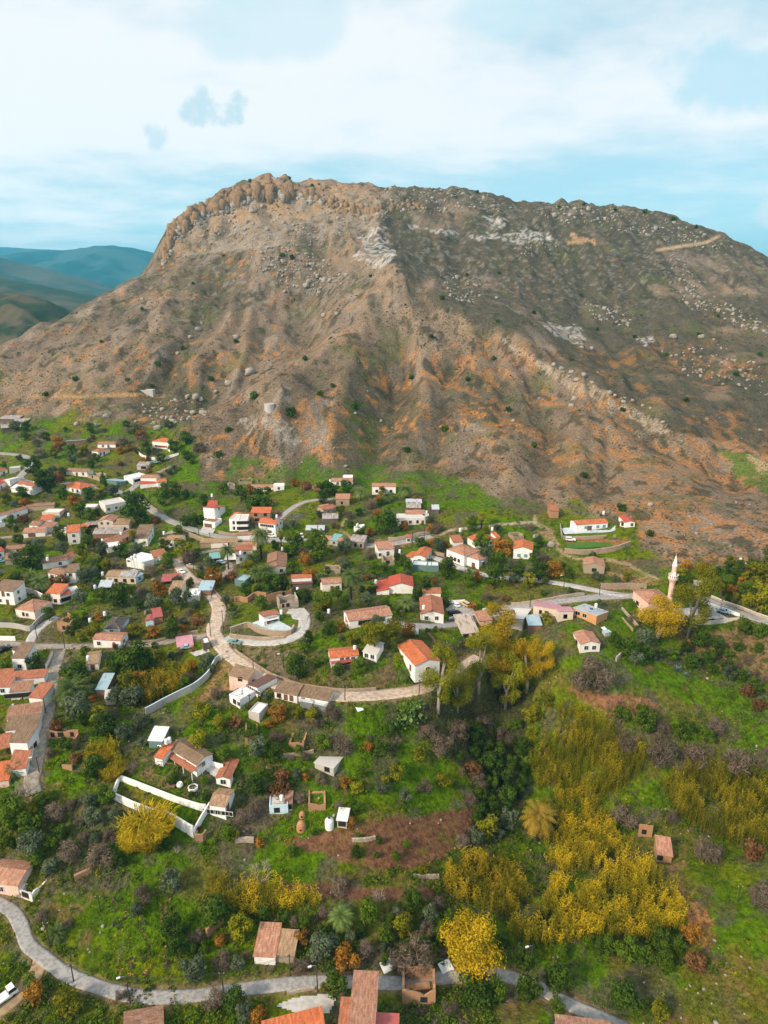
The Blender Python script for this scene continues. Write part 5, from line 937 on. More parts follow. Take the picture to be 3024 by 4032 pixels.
for nm, lb, px, h, th, mt_, cp_ in (
    ('wall', 'curved white wall below the hillside villa', '540,1775 556,1797 585,1808 622,1811 660,1806 704,1790', 1.6, .3, 'offwhite', None),
    ('stone_wall', 'ochre stone retaining wall along the upper side road, left end', '545,1950 580,1985 615,2012 645,2025', 1.5, .4, 'masonry', None),
    ('stone_wall', 'long stone wall between the upper asphalt road and the lane below', '698,2090 760,2118 830,2142 900,2152 960,2152', 1.9, .4, 'masonry', 'pale_stone'),
    ('stone_wall', 'curved stone garden wall in front of the orange hip roofed unfinished house', '860,2100 900,2108 945,2110 985,2105 1015,2090', 1.2, .4, 'masonry', 'pale_stone'),
    ('wall', 'grey block wall running between two white left edge houses', '94,2332 140,2345 185,2368', 2.2, .25, 'concrete', 'white'),
    ('wall', 'grey rendered wall around the abandoned hip roofed yard', '-20,2470 60,2474 118,2485 150,2455 178,2432', 2.0, .3, 'greywall', None),
    ('wall', 'short white stepped wall in the grass by the left edge', '-20,2522 30,2523 62,2524', 1.8, .25, 'white', None),
    ('wall', 'white garden wall with brown coping beside the street junction', '182,2632 195,2605 208,2575', 1.6, .3, 'white', 'rustwall'),
    ('stone_wall', 'low stone wall along the lane below the small red roofed hut', '430,2532 520,2533 600,2532 680,2512 730,2500 780,2490', 1.0, .4, 'masonry', None),
    ('wall', 'long pale blue grey block wall curving down from the cobbled street', '575,2818 640,2782 700,2750 770,2715 820,2670 852,2612 875,2600', 2.4, .25, 'concrete', 'bluewall'),
    ('stone_wall', 'tall curved stone retaining wall under the terrace house', '908,2495 975,2470 1010,2488 1060,2502 1110,2506 1145,2500 1158,2480', 2.0, .5, 'masonry', 'pale_stone'),
    ('stone_wall', 'lower stone retaining wall beside the pale concrete driveway', '905,2510 980,2518 1060,2522 1120,2515', 1.2, .4, 'masonry', 'pale_stone'),
    ('stone_wall', 'long rough stone parapet along the outer edge of the cobbled street', '925,2565 990,2610 1050,2650 1110,2676 1180,2700 1280,2716 1380,2722 1480,2718', .9, .5, 'masonry', None),
    ('stone_wall', 'stone parapet along the upper bend of the cobbled street', '775,2275 830,2315 875,2370 890,2410', .8, .4, 'masonry', None),
    ('wall', 'short stone capped wall beside the street above the tall cream house', '735,2232 780,2240 815,2246', 1.2, .3, 'pale_stone', None),
    ('garden_wall', 'upper white retaining wall of the farmhouse terraces', '472,3072 540,3098 620,3130 700,3160 790,3190 812,3190', 1.8, .35, 'white', None),
    ('garden_wall', 'lower white retaining wall of the farmhouse terraces', '448,3146 520,3180 600,3212 640,3222', 2.2, .35, 'white', None),
    ('garden_wall', 'short white end wall joining the two farmhouse terrace walls at the left', '448,3148 456,3118 470,3078', 2.0, .35, 'white', None),
    ('garden_wall', 'tall white corner retaining wall above the yellow cane clump', '638,3220 690,3250 730,3276 764,3298', 3.2, .4, 'white', None),
    ('garden_wall', 'white return wall climbing to the wooden balcony house', '766,3296 786,3252 808,3212 828,3178', 2.0, .35, 'white', None),
    ('garden_wall', 'stone buttress at the corner of the white retaining wall', '768,3310 800,3318 812,3290', 2.2, .4, 'brick', None),
    ('wall', 'white yard wall between the farmhouse and the orange gabled house', '822,3010 850,3022 880,3032', 1.6, .25, 'white', None),
    ('stone_wall', 'long low stone wall beside the asphalt road above the lilac roofed house', '2012,2385 2080,2378 2150,2366 2230,2352 2300,2345', 1.2, .4, 'pale_stone', None),
    ('stone_wall', 'curved stone retaining wall below the lawn of the blue shuttered bungalow', '2222,2176 2270,2182 2330,2182 2400,2174 2450,2160 2482,2146', 2.0, .4, 'masonry', 'pale_stone'),
    ('stone_wall', 'short stone terrace wall in front of the blue shuttered bungalow', '2216,2122 2280,2124 2340,2122 2386,2118', 1.3, .35, 'masonry', 'pale_stone'),
    ('wall', 'white gatepost wall at the left side of the blue shuttered bungalow', '2206,2070 2208,2092 2213,2118', 1.3, .3, 'pale_stone', None),
    ('stone_wall', 'crumbling stone terrace wall behind the upper road near the mosque', '2362,2318 2420,2320 2480,2318 2545,2322', 2.4, .5, 'masonry', None),
    ('stone_wall', 'broken stone wall running down the grass towards the mosque', '2448,2398 2470,2425 2495,2455 2512,2478', 1.3, .4, 'pale_stone', None),
    ('stone_wall', 'thin low stone wall parallel to the broken wall by the mosque', '2450,2435 2472,2462 2492,2488', .8, .35, 'masonry', None),
    ('wall', 'white wall between the mosque yard and the road', '2770,2378 2820,2394 2870,2412 2912,2430', 1.1, .3, 'white', None),
    ('stone_wall', 'pale stone parapet along the far side of the mosque road', '2796,2352 2850,2376 2920,2400 2980,2424 3030,2442', 1.0, .4, 'pale_stone', 'offwhite'),
    ('wall', 'concrete retaining wall below the mosque yard', '2720,2460 2790,2458 2850,2450 2910,2440', 1.2, .35, 'concrete', None),
    ('wall', 'pale wall along the front edge of the car park', '1768,2442 1800,2436 1850,2434 1900,2434 1960,2424 1990,2416', 1.1, .25, 'bluewall', 'white'),
    ('wall', 'low white ornamental wall at the back of the car park', '1766,2374 1790,2376 1830,2374', 1.3, .3, 'white', None),
    ('wall', 'white wedge shaped wall beside the car park exit', '1900,2412 1930,2402 1956,2396', 1.4, .25, 'white', None),
    ('stone_wall', 'curved stone wall under the flat house behind autumn trees', '1528,2130 1580,2125 1640,2112 1690,2100 1710,2088', 1.6, .4, 'pale_stone', None),
    ('stone_wall', 'ochre stone wall beside the lane left of the large white hall', '1690,2180 1720,2186 1750,2192', 1.6, .4, 'masonry', None),
    ('stone_wall', 'broken dark stone wall on the green spur near the lone cottage', '2425,2605 2440,2590 2458,2568', 1.6, .5, 'pale_stone', None),
    ('mud_wall', 'stepped ochre mud wall left of the long mud wall', '925,2372 945,2366 975,2372 1000,2352 1030,2350 1050,2352', 2.0, .5, 'adobe', None),
    ('stone_wall', 'dry stone wall along the edge of the ploughed plot', '1385,3312 1440,3312 1478,3302', .9, .5, 'pale_stone', None),
    ('stone_wall', 'dry stone wall below the ploughed plot near the cane', '1628,3452 1680,3456 1728,3460', 1.0, .5, 'pale_stone', None),
    ('stone_wall', 'overgrown stone wall curving above the stained concrete shed', '1105,2982 1160,2978 1200,2972 1235,2962', 1.0, .5, 'masonry', None),
    ('stone_wall', 'stone curb wall along the lower road beside the paved yard', '1130,3918 1180,3905 1240,3895', .8, .4, 'pale_stone', None),
    ('mud_wall', 'leaning broken mud wall left of the mottled tile barn', '815,3692 845,3660 880,3630', 2.4, .6, 'adobe', None),
    ('mud_wall', 'mossy mud wall fragment in the grass near the lower left house', '295,3470 330,3448 362,3430', 1.4, .6, 'adobe', None),
    ('stone_wall', 'tumbled stone wall beside the cluttered yard workshop', '925,3318 960,3312 1000,3316', 1.4, .6, 'pale_stone', None),
    ('fence', 'brown reed fence beside the yard of the terracotta gabled house', '1682,2496 1700,2520 1715,2545', 1.5, .1, 'rustwall', None),
    ('stone_wall', 'low stone wall of the garden right of the two pines', '1312,2560 1345,2572 1362,2590', .8, .4, 'masonry', None)):
    stretch(nm, lb, W_(px), h, th, mt_, cp_, jagg=.18 if mt_ in ('masonry', 'pale_stone', 'adobe') and not cp_ else .03, cat='fence' if nm == 'fence' else 'wall')
# poles
def pole(u, v, hpx, lamp):
    p = ground(u, v); h = hpx/px_per_m(p)[0]; h = min(max(h, 5), 9.5); r = empty('street_lamp' if lamp else 'utility_pole', p)
    tl = (random.uniform(-.12, .12), random.uniform(-.1, .1)); mb = MB(); mb.tube([(0, 0, -.6), (tl[0], tl[1], h)], [.15, .10], n=7); mb.build('post', MATS['pole_wood'], r)
    if lamp: m_ = MB(); m_.tube([(tl[0], tl[1], h-.3), (-.5, -.2, h+.1), (-1.1, -.4, h+.15)], .05, n=5); m_.build('arm', MATS['galv'], r); m_ = MB(); m_.box((-1.35, -.5, h+.16), (.75, .34, .2), rz=.35); m_.build('lamp_head', MATS['bench_white'], r)
    else:
        m_ = MB(); m_.box((tl[0], tl[1]-.1, h-.5), (1.3, .1, .12)); m_.build('crossarm', MATS['pole_wood'], r)
        for x in (-.5, .5): m_ = MB(); m_.lathe([(.0, 0), (.06, 0), (.07, .1), (.03, .16), (0, .16)], c=(tl[0]+x, tl[1]-.1, h-.435), n=8); m_.build('insulator', MATS['frame_white'], r)
    tag(r, None, 'street lamp' if lamp else 'pole', 'poles along the village lanes'); AUTO.append((r, 'street lamp on a pole' if lamp else 'dark wooden pole', p)); return np.array([p[0]+tl[0], p[1]+tl[1], p[2]+h-.4])
POLES = '342,1802,42 500,1917,42 593,1986,42 713,2084,50 784,2114,48 829,2136,30 665,2187,42 765,2265,45,1 849,2320,55,1 834,2355,45 146,2515,62 256,2556,68 831,2508,62 880,2482,80 1054,2127,52 1252,2108,30 1434,2124,45 1624,2141,48 1670,2147,66 1698,2248,52 1584,2456,55 1909,2256,35,1 2007,2290,50 2087,2389,32 1988,2460,55 2222,2168,45 2219,2323,58,1 2360,2345,48 2797,2352,50 998,2648,45 1358,2758,55 984,2790,52 1117,2630,35,1 1650,2740,62,1 181,2810,60 155,3042,60,1 196,3728,98 290,3865,70 395,3591,60 2905,3552,65 2181,3830,65 396,1616,35 720,1602,30 1240,1598,45 1043,1493,30 14,1616,30 583,1862,30'
PT = []
for s in POLES.split(): q = list(map(int, s.split(','))); PT.append(pole(q[0], q[1], q[2], len(q) > 3))
for i, j in ((1, 2), (2, 3), (3, 4), (4, 14), (14, 15), (15, 16), (16, 17), (17, 18), (18, 19), (7, 8), (8, 9), (9, 12), (10, 11), (21, 22)):
    a, b_ = PT[i], PT[j]; sag = np.linalg.norm(b_-a)*.02; mb = MB(); mb.tube([a+(b_-a)*s-np.array([0, 0, 4*sag*s*(1-s)]) for s in np.linspace(0, 1, 13)], .03, n=4); o = tag(mb.build('overhead_wire', MATS['black']), None, 'wire'); AUTO.append((o, 'thin dark overhead wire', (a+b_)/2))
tops = [pole(*q) for q in ((513,3950,105,True), (880,3904,78,False), (1142,3843,88,False), (1251,3906,105,True), (2090,3818,95,True))]
SPN = ['lower road poles from the bend to the roadside tree', 'lower road poles beside the mottled tile barn', 'last two poles before the paved yard', 'paved yard pole and the cane bed pole']
for i in range(4):
    for k in (0, 1):
        a, b_ = tops[i].copy(), tops[i+1].copy(); a[2] -= .35*k; b_[2] -= .35*k; sag = np.linalg.norm(b_-a)*.02
        mb = MB(); mb.tube([a+(b_-a)*s-np.array([0, 0, 4*sag*s*(1-s)]) for s in np.linspace(0, 1, 13)], .035, n=4)
        tag(mb.build('overhead_wire', MATS['black']), '%s wire strung between the %s' % (('upper', 'lower')[k], SPN[i]), 'wire')
# vehicles
def car_proto(kind):
    prof = {'hatch': [(-2.0,.35),(-2.0,.95),(-1.75,1.0),(-1.45,1.42),(.25,1.45),(.95,1.0),(1.85,.82),(2.0,.6),(2.0,.35)],
            'saloon': [(-2.2,.38),(-2.2,.92),(-1.5,.98),(-1.0,1.38),(.3,1.40),(.95,.98),(2.0,.84),(2.2,.6),(2.2,.38)],
            'suv': [(-2.2,.42),(-2.2,1.08),(-2.05,1.62),(.4,1.66),(1.05,1.12),(2.1,1.0),(2.2,.7),(2.2,.42)],
            'pickup': [(-2.5,.45),(-2.5,.95),(-.5,.95),(-.4,1.6),(.7,1.62),(1.25,1.08),(2.35,.98),(2.5,.7),(2.5,.45)],
            'truck': [(-3.2,.75),(-3.2,.95),(.9,.95),(.95,2.1),(2.2,2.15),(2.6,1.3),(2.7,.9),(2.7,.5),(1.0,.5)]}[kind]
    zg = {'hatch': 1.0, 'saloon': .98, 'suv': 1.1, 'pickup': 1.05, 'truck': 1.35}[kind]; w_ = .86 if kind != 'truck' else 1.0
    mb = MB(); n_ = len(prof); L = lambda z: w_ if z <= zg+.03 else w_*(1-.22*min(1, (z-zg)/.55))
    vs = [(x, -L(z), z) for x, z in prof]+[(x, L(z), z) for x, z in prof]
    fs = [tuple(range(n_)), tuple(range(2*n_-1, n_-1, -1))]+[(i, n_+i, n_+(i+1) % n_, (i+1) % n_) for i in range(n_)]; mb.add(vs, fs)
    gl = MB(); top = [q for q in prof if q[1] > zg+.2]; x0, x1 = min(q[0] for q in top), max(q[0] for q in top); zt = max(q[1] for q in top)-.1; zl = zg+.04
    for s in (-1, 1):
        yl, yt = s*(L(zl)+.012), s*(L(zt)+.012); gl.poly([(x0-.1, yl, zl), (x1+.35, yl, zl), (x1-.02, yt, zt), (x0+.12, yt, zt)][::s])
    fr = [(p, q) for p, q in zip(prof[:-1], prof[1:]) if abs(q[1]-p[1]) > .25 and max(p[1], q[1]) > zg+.2]
    for p, q in fr:
        dx = .02 if q[1] < p[1] else -.02; a = [(p[0]+(q[0]-p[0])*t_+dx, p[1]+(q[1]-p[1])*t_+.012) for t_ in (.12, .9)]
        gl.poly([(a[0][0], -w_*.8, a[0][1]), (a[0][0], w_*.8, a[0][1]), (a[1][0], w_*.8, a[1][1]), (a[1][0], -w_*.8, a[1][1])])
    ws = []
    for x in ((-1.3, 1.3) if kind != 'truck' else (-2.0, 1.7)):
        for s in (-1, 1):
            m_ = MB(); m_.tube([(x, s*(w_-.16), .33), (x, s*(w_+.03), .33)], .33, n=14); ws.append(m_)
    hl = []
    for s in (-.6, .6): m_ = MB(); m_.box((prof[-2][0]-.02, s, .72 if kind != 'truck' else .85), (.1, .32, .16)); hl.append(m_)
    return mb.mesh('body', [MATS['car_white']], False), gl.mesh('glazing', [MATS['glass_dark']]), [m_.mesh('wheel', [MATS['rubber']]) for m_ in ws], [m_.mesh('headlight', [MATS['frame_white']]) for m_ in hl]
CARS = {}
for kind, mat, ra, rb, lb in (('saloon', 'car_blue', (598,1822), (622,1826), 'blue car parked on the hillside grass near the rust striped tin shed'), ('pickup', 'car_white', (113,1834), (139,1838), 'white pickup at the bend of the upper left road'),
    ('saloon', 'car_white', (704,2248), (726,2265), 'white saloon car on the cobbled street by the red open shelter'), ('suv', 'car_white', (1055,2116), (1088,2116), 'white car parked beside the white two storey guesthouse'),
    ('saloon', 'car_black', (1046,2106), (1014,2105), 'dark car parked at the left corner of the white two storey guesthouse'), ('truck', 'car_white', (1140,2119), (1208,2119), 'small white flatbed truck beside the upper road'),
    ('hatch', 'car_white', (1802,2396), (1786,2378), 'white hatchback in the car park, left of the cream car'), ('suv', 'car_cream', (1841,2394), (1822,2377), 'cream estate car in the car park'),
    ('suv', 'car_black', (1765,2420), (1812,2420), 'black car parked across the front of the car park'), ('suv', 'car_white', (2227,2130), (2264,2131), 'white car parked below the blue shuttered bungalow'),
    ('hatch', 'car_silver', (2828,2408), (2873,2422), 'pale blue silver car in the mosque yard'), ('saloon', 'car_silver', (722,2557), (752,2551), 'teal car under the pink roofed carport'),
    ('hatch', 'car_blue', (-4,2216), (16,2214), 'blue car at the left edge beside the brown stone house'), ('pickup', 'car_black', (-6,2572), (37,2556), 'black pickup on the lane at the left edge'),
    ('saloon', 'car_silver', (878,2222), (864,2216), 'silver car under the white roofed open garage'), ('pickup', 'car_green', (908,2542), (942,2538), 'old green pickup bed beside the cobbled street'), ('truck', 'car_white', (-14,3962), (42,3918), 'white flatbed truck on the dirt branch at the lower left edge')):
    if kind not in CARS: CARS[kind] = car_proto(kind)
    bd, gl, ws, hl = CARS[kind]; a, b_ = grounds([ra, rb]); mid = (a+b_)/2; yaw = math.atan2(b_[1]-a[1], b_[0]-a[0])
    r = empty('truck' if kind == 'truck' else 'car', (mid[0], mid[1], max(float(hz(mid[0], mid[1])[0]), mid[2])+.16), yaw); tag(r, lb, 'truck' if kind == 'truck' else 'car', 'vehicles parked around the village')
    b2 = bd.copy(); b2.materials[0] = MATS[mat]; link('body', b2, r); link('glazing', gl, r)
    for q in ws: link('wheel', q, r)
    for q in hl: link('headlight', q, r)
# solar water heaters
def heater(u, v, hm, big=False):
    p = ground(u, v); p = plane_pt(u, v, p[2]+hm); g0 = float(hz(p[0], p[1])[0]); r = empty('solar_water_heater', p, random.uniform(-.5, .5))
    k = 1.15; fr = MB(); low = -hm-.5
    for x in (-.45, .45):
        for y in (-.35, .35): fr.tube([(x, y, low), (x, y, .05)], .04, n=5)
    fr.box((0, 0, .06), (1.1, .9, .06)); fr.build('stand', MATS['galv'], r)
    m_ = MB(); m_.lathe([(0, .1), (.5, .1), (.52, .25), (.52, 1.45), (.45, 1.6), (0, 1.68)], n=14); m_.build('tank', MATS['tank_white'], r, True)
    m_ = MB(); M_ = Matrix.Rotation(R(-42), 3, 'X'); m_.box((-1.2, -.9, -.2), (1.1, 1.9, .09), M=M_); m_.build('solar_panel', MATS['panel_blue'], r)
    m_ = MB(); m_.tube([(-.9, -.3, .35), (-.3, -.1, .5)], .03, n=5); m_.build('pipe', MATS['galv'], r)
    tag(r, None, 'water heater', 'solar water heaters of the village'); AUTO.append((r, 'white tank solar water heater', p))
for s in '271,2032,3 188,2208,5 313,2122,.6 404,2135,3 59,2276,3 405,2266,1 375,2318,2 477,2108,3 646,2105,5 520,2204,6 532,2196,6 769,2336,4.5 413,2424,3 355,2450,1.5 348,2600,5 835,1957,10 1090,2040,8 948,2184,6 1112,2168,2 1172,2328,1.5 1295,2415,1.5 1480,2298,1.5 1668,2400,6 1397,2560,1 1642,2496,.6 1812,2094,2.5 1938,2090,3 1680,2024,3 1574,2178,2 2376,2026,1 2346,2394,5 2915,2212,.5 2936,2232,.3 950,2732,5 656,2930,2.5 668,2924,2.5 1109,3152,2.5 1108,2418,2 1300,1900,3'.split(): heater(*map(float, s.split(',')))
# minaret
p = ground(2624, 2462); sc_ = px_per_m(p); ptop = None; htop = (2462-2192)/sc_[0]
r = empty('minaret', p); tag(r, 'slender pink minaret with a balcony and white conical cap behind the yellow trees', 'minaret'); LM.append(('the minaret', p[0], p[1]))
hh = htop; rr = 1.02
m_ = MB(); m_.lathe([(rr*1.25, -2), (rr*1.2, hh*.12), (rr, hh*.16), (rr*.92, hh*.60), (rr*1.0, hh*.62)], n=16); m_.build('shaft', MATS['pinkwall'], r, False)
m_ = MB(); m_.lathe([(rr, hh*.618), (rr*1.3, hh*.645), (rr*1.62, hh*.665), (rr*1.62, hh*.69), (rr*.8, hh*.692)], n=16); m_.build('balcony', MATS['pinkwall'], r)
m_ = MB(); m_.lathe([(rr*1.55, hh*.693), (rr*1.62, hh*.693), (rr*1.62, hh*.725), (rr*1.5, hh*.725), (rr*1.5, hh*.694)], n=16); m_.build('parapet', MATS['white'], r)
for k in range(16):
    a = (k+.5)*math.pi/8; m_ = MB(); m_.box((rr*1.63*math.cos(a), rr*1.63*math.sin(a), hh*.709), (.06, .28, hh*.018), rz=a); m_.build('slot', MATS['void'], r)
m_ = MB(); m_.lathe([(rr*.80, hh*.692), (rr*.74, hh*.84)], n=16); m_.build('upper_shaft', MATS['pinkwall'], r)
m_ = MB(); m_.lathe([(rr*.72, hh*.838), (rr*.84, hh*.842), (rr*.80, hh*.855), (.04, hh*.99), (.03, hh*1.02)], n=16); m_.build('cap', MATS['white'], r)
m_ = MB(); m_.box((-.1, -rr*.80, hh*.735), (.8, .12, 1.7)); m_.build('door', MATS['white'], r)
# small fixtures
def dome(u, v, w, h, lb):
    p = ground(u, v); m_ = MB(); a = np.linspace(0, math.pi/2, 8); m_.lathe([(w/2*1.02, -.4)]+[(w/2*math.cos(t_)**.8+.001, h*math.sin(t_)) for t_ in a], n=18); r = m_.build('clay_oven', MATS['clay'], None, True); r.location = p
    k = MB(); k.tube([(0, -w/2-.02, .45), (0, -w/2+.2, .5)], .28, n=12); k.build('mouth', MATS['void'], r); tag(r, lb, 'oven'); return p
p = dome(1186, 3262, 2.5, 2.3, 'large domed clay oven standing in the grass'); LM.append(('the large clay oven', p[0], p[1])); dome(1190, 3214, 1.7, 1.5, 'smaller rounded clay oven beside the roofless clay barn')
p = ground(1297, 3256); r = empty('water_tank', p); m_ = MB(); m_.lathe([(1.15, -.3), (1.15, 1.9), (1.0, 2.3), (.35, 2.6), (.3, 2.75), (0, 2.75)], n=18); m_.build('tank', MATS['tank_white'], r, True); m_ = MB(); m_.lathe([(.0, 2.76), (.33, 2.76), (.33, 2.9), (0, 2.92)], n=12); m_.build('lid', MATS['black'], r); tag(r, 'big white plastic water tank standing on the grass by the ploughed plot', 'water tank'); LM.append(('the white water tank', p[0], p[1]))
p = ground(1061, 1606); r = empty('cistern', p); m_ = MB(); m_.lathe([(3, -3), (3, 2.4), (2.8, 2.45), (2.8, 2.2), (0, 2.2)], n=22); m_.build('wall', MATS['concrete'], r); m_ = MB(); m_.lathe([(3.1, 2.2), (3.1, 2.55), (2.82, 2.55)], n=22); m_.build('rim', MATS['slab'], r); tag(r, 'round concrete cistern on the knoll above the village', 'cistern'); LM.append(('the round concrete cistern', p[0], p[1]))
p = ground(1085, 2032); r = empty('play_tower', p)
for x in (-.8, .8):
    for y in (-.8, .8): m_ = MB(); m_.tube([(x, y, -.3), (x, y, 2.6)], .08); m_.build('post', MATS['playred'], r)
m_ = MB(); m_.box((0, 0, 1.3), (1.8, 1.8, .1)); m_.build('deck', MATS['playblue'], r); m_ = MB(); m_.add([(-1, -1, 2.6), (1, -1, 2.6), (1, 1, 2.6), (-1, 1, 2.6), (0, 0, 3.5)], [(0, 1, 4), (1, 2, 4), (2, 3, 4), (3, 0, 4), (3, 2, 1, 0)]); m_.build('roof', MATS['playred'], r)
m_ = MB(); m_.add([(.9, -.35, 1.3), (.9, .35, 1.3), (3.4, .35, .1), (3.4, -.35, .1), (.9, -.35, 1.6), (3.4, -.35, .4), (.9, .35, 1.6), (3.4, .35, .4)], [(0, 1, 2, 3), (0, 3, 5, 4), (1, 6, 7, 2)]); m_.build('slide', MATS['playred'], r); tag(r, 'red playground tower with slide beside the village lane', 'play tower')
p = ground(1172, 2040); r = empty('swing_frame', p)
for x in (-1.8, 1.8): m_ = MB(); m_.tube([(x, -.9, -.3), (x, 0, 2.3), (x, .9, -.3)], .09); m_.build('frame_leg', MATS['playblue'], r)
m_ = MB(); m_.tube([(-1.8, 0, 2.3), (1.8, 0, 2.3)], .1); m_.build('top_bar', MATS['playblue'], r)
for x in (-.8, .8): m_ = MB(); m_.box((x, 0, .5), (.5, .25, .06)); m_.tube([(x-.2, 0, .5), (x-.2, 0, 2.3)], .02, n=4); m_.tube([(x+.2, 0, .5), (x+.2, 0, 2.3)], .02, n=4); m_.build('swing', MATS['playred'], r)
tag(r, 'blue playground swing frame on the grass', 'swing'); LM.append(('the blue swing frame', p[0], p[1]))
p = grounds([(572,3068), (655,3090), (625,3025), (700,3040)]); r = empty('pergola', p[0]); ps = [Vector(q)-Vector(p[0]) for q in p]
for q in ps: m_ = MB(); m_.tube([q+Vector((0, 0, -.3)), q+Vector((0, 0, 2.3))], .07); m_.build('post', MATS['rt_tan'], r)
for i, j in ((0, 1), (0, 2), (2, 3), (1, 3)): m_ = MB(); m_.tube([ps[i]+Vector((0, 0, 2.3)), ps[j]+Vector((0, 0, 2.3))], .06); m_.build('rail', MATS['rt_tan'], r)
tag(r, 'thin wooden pergola frame in the farmhouse garden', 'pergola')
p = ground(760, 3104); m_ = MB(); m_.lathe([(1.3, -.2), (1.3, .5), (1.0, .5), (1.0, .1), (.0, .1)], n=20); r = m_.build('well', MATS['white']); r.location = p; k = MB(); k.lathe([(.98, .16), (0, .17)], n=20); k.build('stone_fill', MATS['rock_grey'], r); tag(r, 'round white stone ring bed on the farmhouse lawn', 'well')
p = ground(709, 3098); m_ = MB(); m_.lathe([(.5, 0), (.85, .5), (.8, 1.0), (.55, 1.25), (.6, 1.35), (.45, 1.35), (.4, 1.1), (0, .9)], n=16); r = m_.build('urn', MATS['white'], None, True); r.location = p; tag(r, 'white urn beside the stack of roof tiles in the farmhouse garden', 'urn')
p = grounds([(632,3082), (690,3104)]); m_ = MB()
d_ = p[1]-p[0]; m_.box((0, 0, .3), (float(np.hypot(d_[0], d_[1])), .8, .6), rz=math.atan2(d_[1], d_[0])); r = m_.build('tile_stack', MATS['rt_old']); r.location = (p[0]+p[1])/2; tag(r, 'long low stack of brown roof tiles on the farmhouse lawn', 'tile stack')
for u, v, s, lb in ((1524, 3808, 2.6, 'tilted white board lying beside the lower road, left of a similar board'), (1756, 3812, 2.8, 'white board lying under the big yellow tree'), (1416, 2796, 1.9, 'pale square board lying on the slope below the cobbled street'), (2378, 2478, 1.6, 'small white box lying on the grass of the spur')):
    p = ground(u, v); r = empty('board', (p[0], p[1], p[2]+.35), .5); m_ = MB(); m_.box((0, 0, 0), (s, s*.9, .12), M=Matrix.Rotation(.3, 3, 'X')); m_.build('panel', MATS['tin_white'], r)
    m_ = MB(); m_.box((0, s*.3, -.4), (.12, .12, .9)); m_.build('prop', MATS['wood'], r); tag(r, lb, 'board')
p = ground(2832, 2430); r = empty('flagpole', p); m_ = MB(); m_.tube([(0, 0, -.3), (0, 0, 8)], [.08, .05]); m_.build('post', MATS['galv'], r); m_ = MB(); m_.add([(0, 0, 7.9), (.5, .15, 7.3), (.55, .1, 6.1), (.05, 0, 6.4), (0, .04, 7.9), (.5, .19, 7.3), (.55, .14, 6.1), (.05, .04, 6.4)], [(0, 1, 2, 3), (7, 6, 5, 4), (0, 4, 5, 1), (1, 5, 6, 2), (2, 6, 7, 3)]); m_.build('flag', MATS['red_paint'], r); tag(r, 'flagpole with a drooping red flag beside the mosque yard car', 'flagpole')
for u, v, s, lb in ((2388, 2500, 1.8, 'small concrete cube hut in the grass right of the orange walled house'), (2790, 2420, 3, 'flat blue grey utility box beside the mosque yard tree')):
    p = ground(u, v); m_ = MB(); m_.box((0, 0, s*.25), (s*1.3, s, s*.9), rz=.3); r = m_.build('utility_box', MATS['concrete']); r.location = p; k = MB(); k.box((0, 0, s*.72), (s*1.45, s*1.1, .12), rz=.3); k.build('lid', MATS['tin_blue'], r); tag(r, lb, 'utility box')
# ------------------------------------------------------------------ foliage meshes (unit width, base at z = 0)
def leaf_quads(c, s, rg, up=.25, asp=.6, out=None, ow=.6):
    n = len(c); nr = rg.normal(size=(n, 3)); nr[:, 2] += up
    if out is not None: nr = nr*(1-ow)+out*ow*1.6
    nr /= np.linalg.norm(nr, axis=1)[:, None]+1e-9
    a = np.cross(nr, rg.normal(size=(n, 3))); a /= np.linalg.norm(a, axis=1)[:, None]+1e-9; b_ = np.cross(nr, a)
    s = np.asarray(s)*np.ones(n)*rg.uniform(.6, 1.35, n); a = a*s[:, None]; b_ = b_*(s*asp)[:, None]
    v = np.stack([c-a, c-b_, c+a, c+b_], 1).reshape(-1, 3); return v, np.arange(4*n).reshape(-1, 4)
def lobes_crown(name, mat, lobes, n, s, seed, shell=.55, asp=.6, up=.25):
    rg = np.random.default_rng(seed); L = np.array(lobes); w_ = L[:, 3]*L[:, 3]; idx = rg.choice(len(L), n, p=w_/w_.sum())
    d = rg.normal(size=(n, 3)); d /= np.linalg.norm(d, axis=1)[:, None]; rr = rg.uniform(shell, 1.08, n)**.8
    hz_ = L[:, 4] if L.shape[1] > 4 else np.ones(len(L))
    c = L[idx, :3]+d*rr[:, None]*L[idx, 3:4]*np.c_[np.ones(n), np.ones(n), hz_[idx]]
    ok = c[:, 2] > .01; c = c[ok]; d = d[ok]; idx = idx[ok]
    v, f = leaf_quads(c, s, rg, up, asp, d)
    lt = rg.uniform(0, 1, len(L)); tint = np.clip(.45*lt[idx]+.55*rg.random(len(c)), 0, 1)
    return np_mesh(name, v, f, [MATS[mat]], {'tint': ('FACE', 'FLOAT', tint)})
def trunk_mesh(lobes, r0, mat, n=4, base=0., seed=1):
    rg = random.Random(seed); mb = MB(); L = sorted(lobes, key=lambda q: -q[3])[:n]; z0 = min(q[2]-q[3]*.7 for q in L); z0 = max(z0, .06)
    mb.tube([(0, 0, -.06), (rg.uniform(-.02, .02), rg.uniform(-.02, .02), z0*.7), (0, 0, z0)], [r0*1.25, r0, r0*.85], n=7)
    for q in L: mb.tube([(0, 0, z0*.8), (q[0]*.45, q[1]*.45, z0+(q[2]-z0)*.55), (q[0]*.9, q[1]*.9, q[2]+q[3]*.3)], [r0*.7, r0*.45, r0*.12], n=5)
    return mb.mesh('trunk', [MATS[mat]], True)
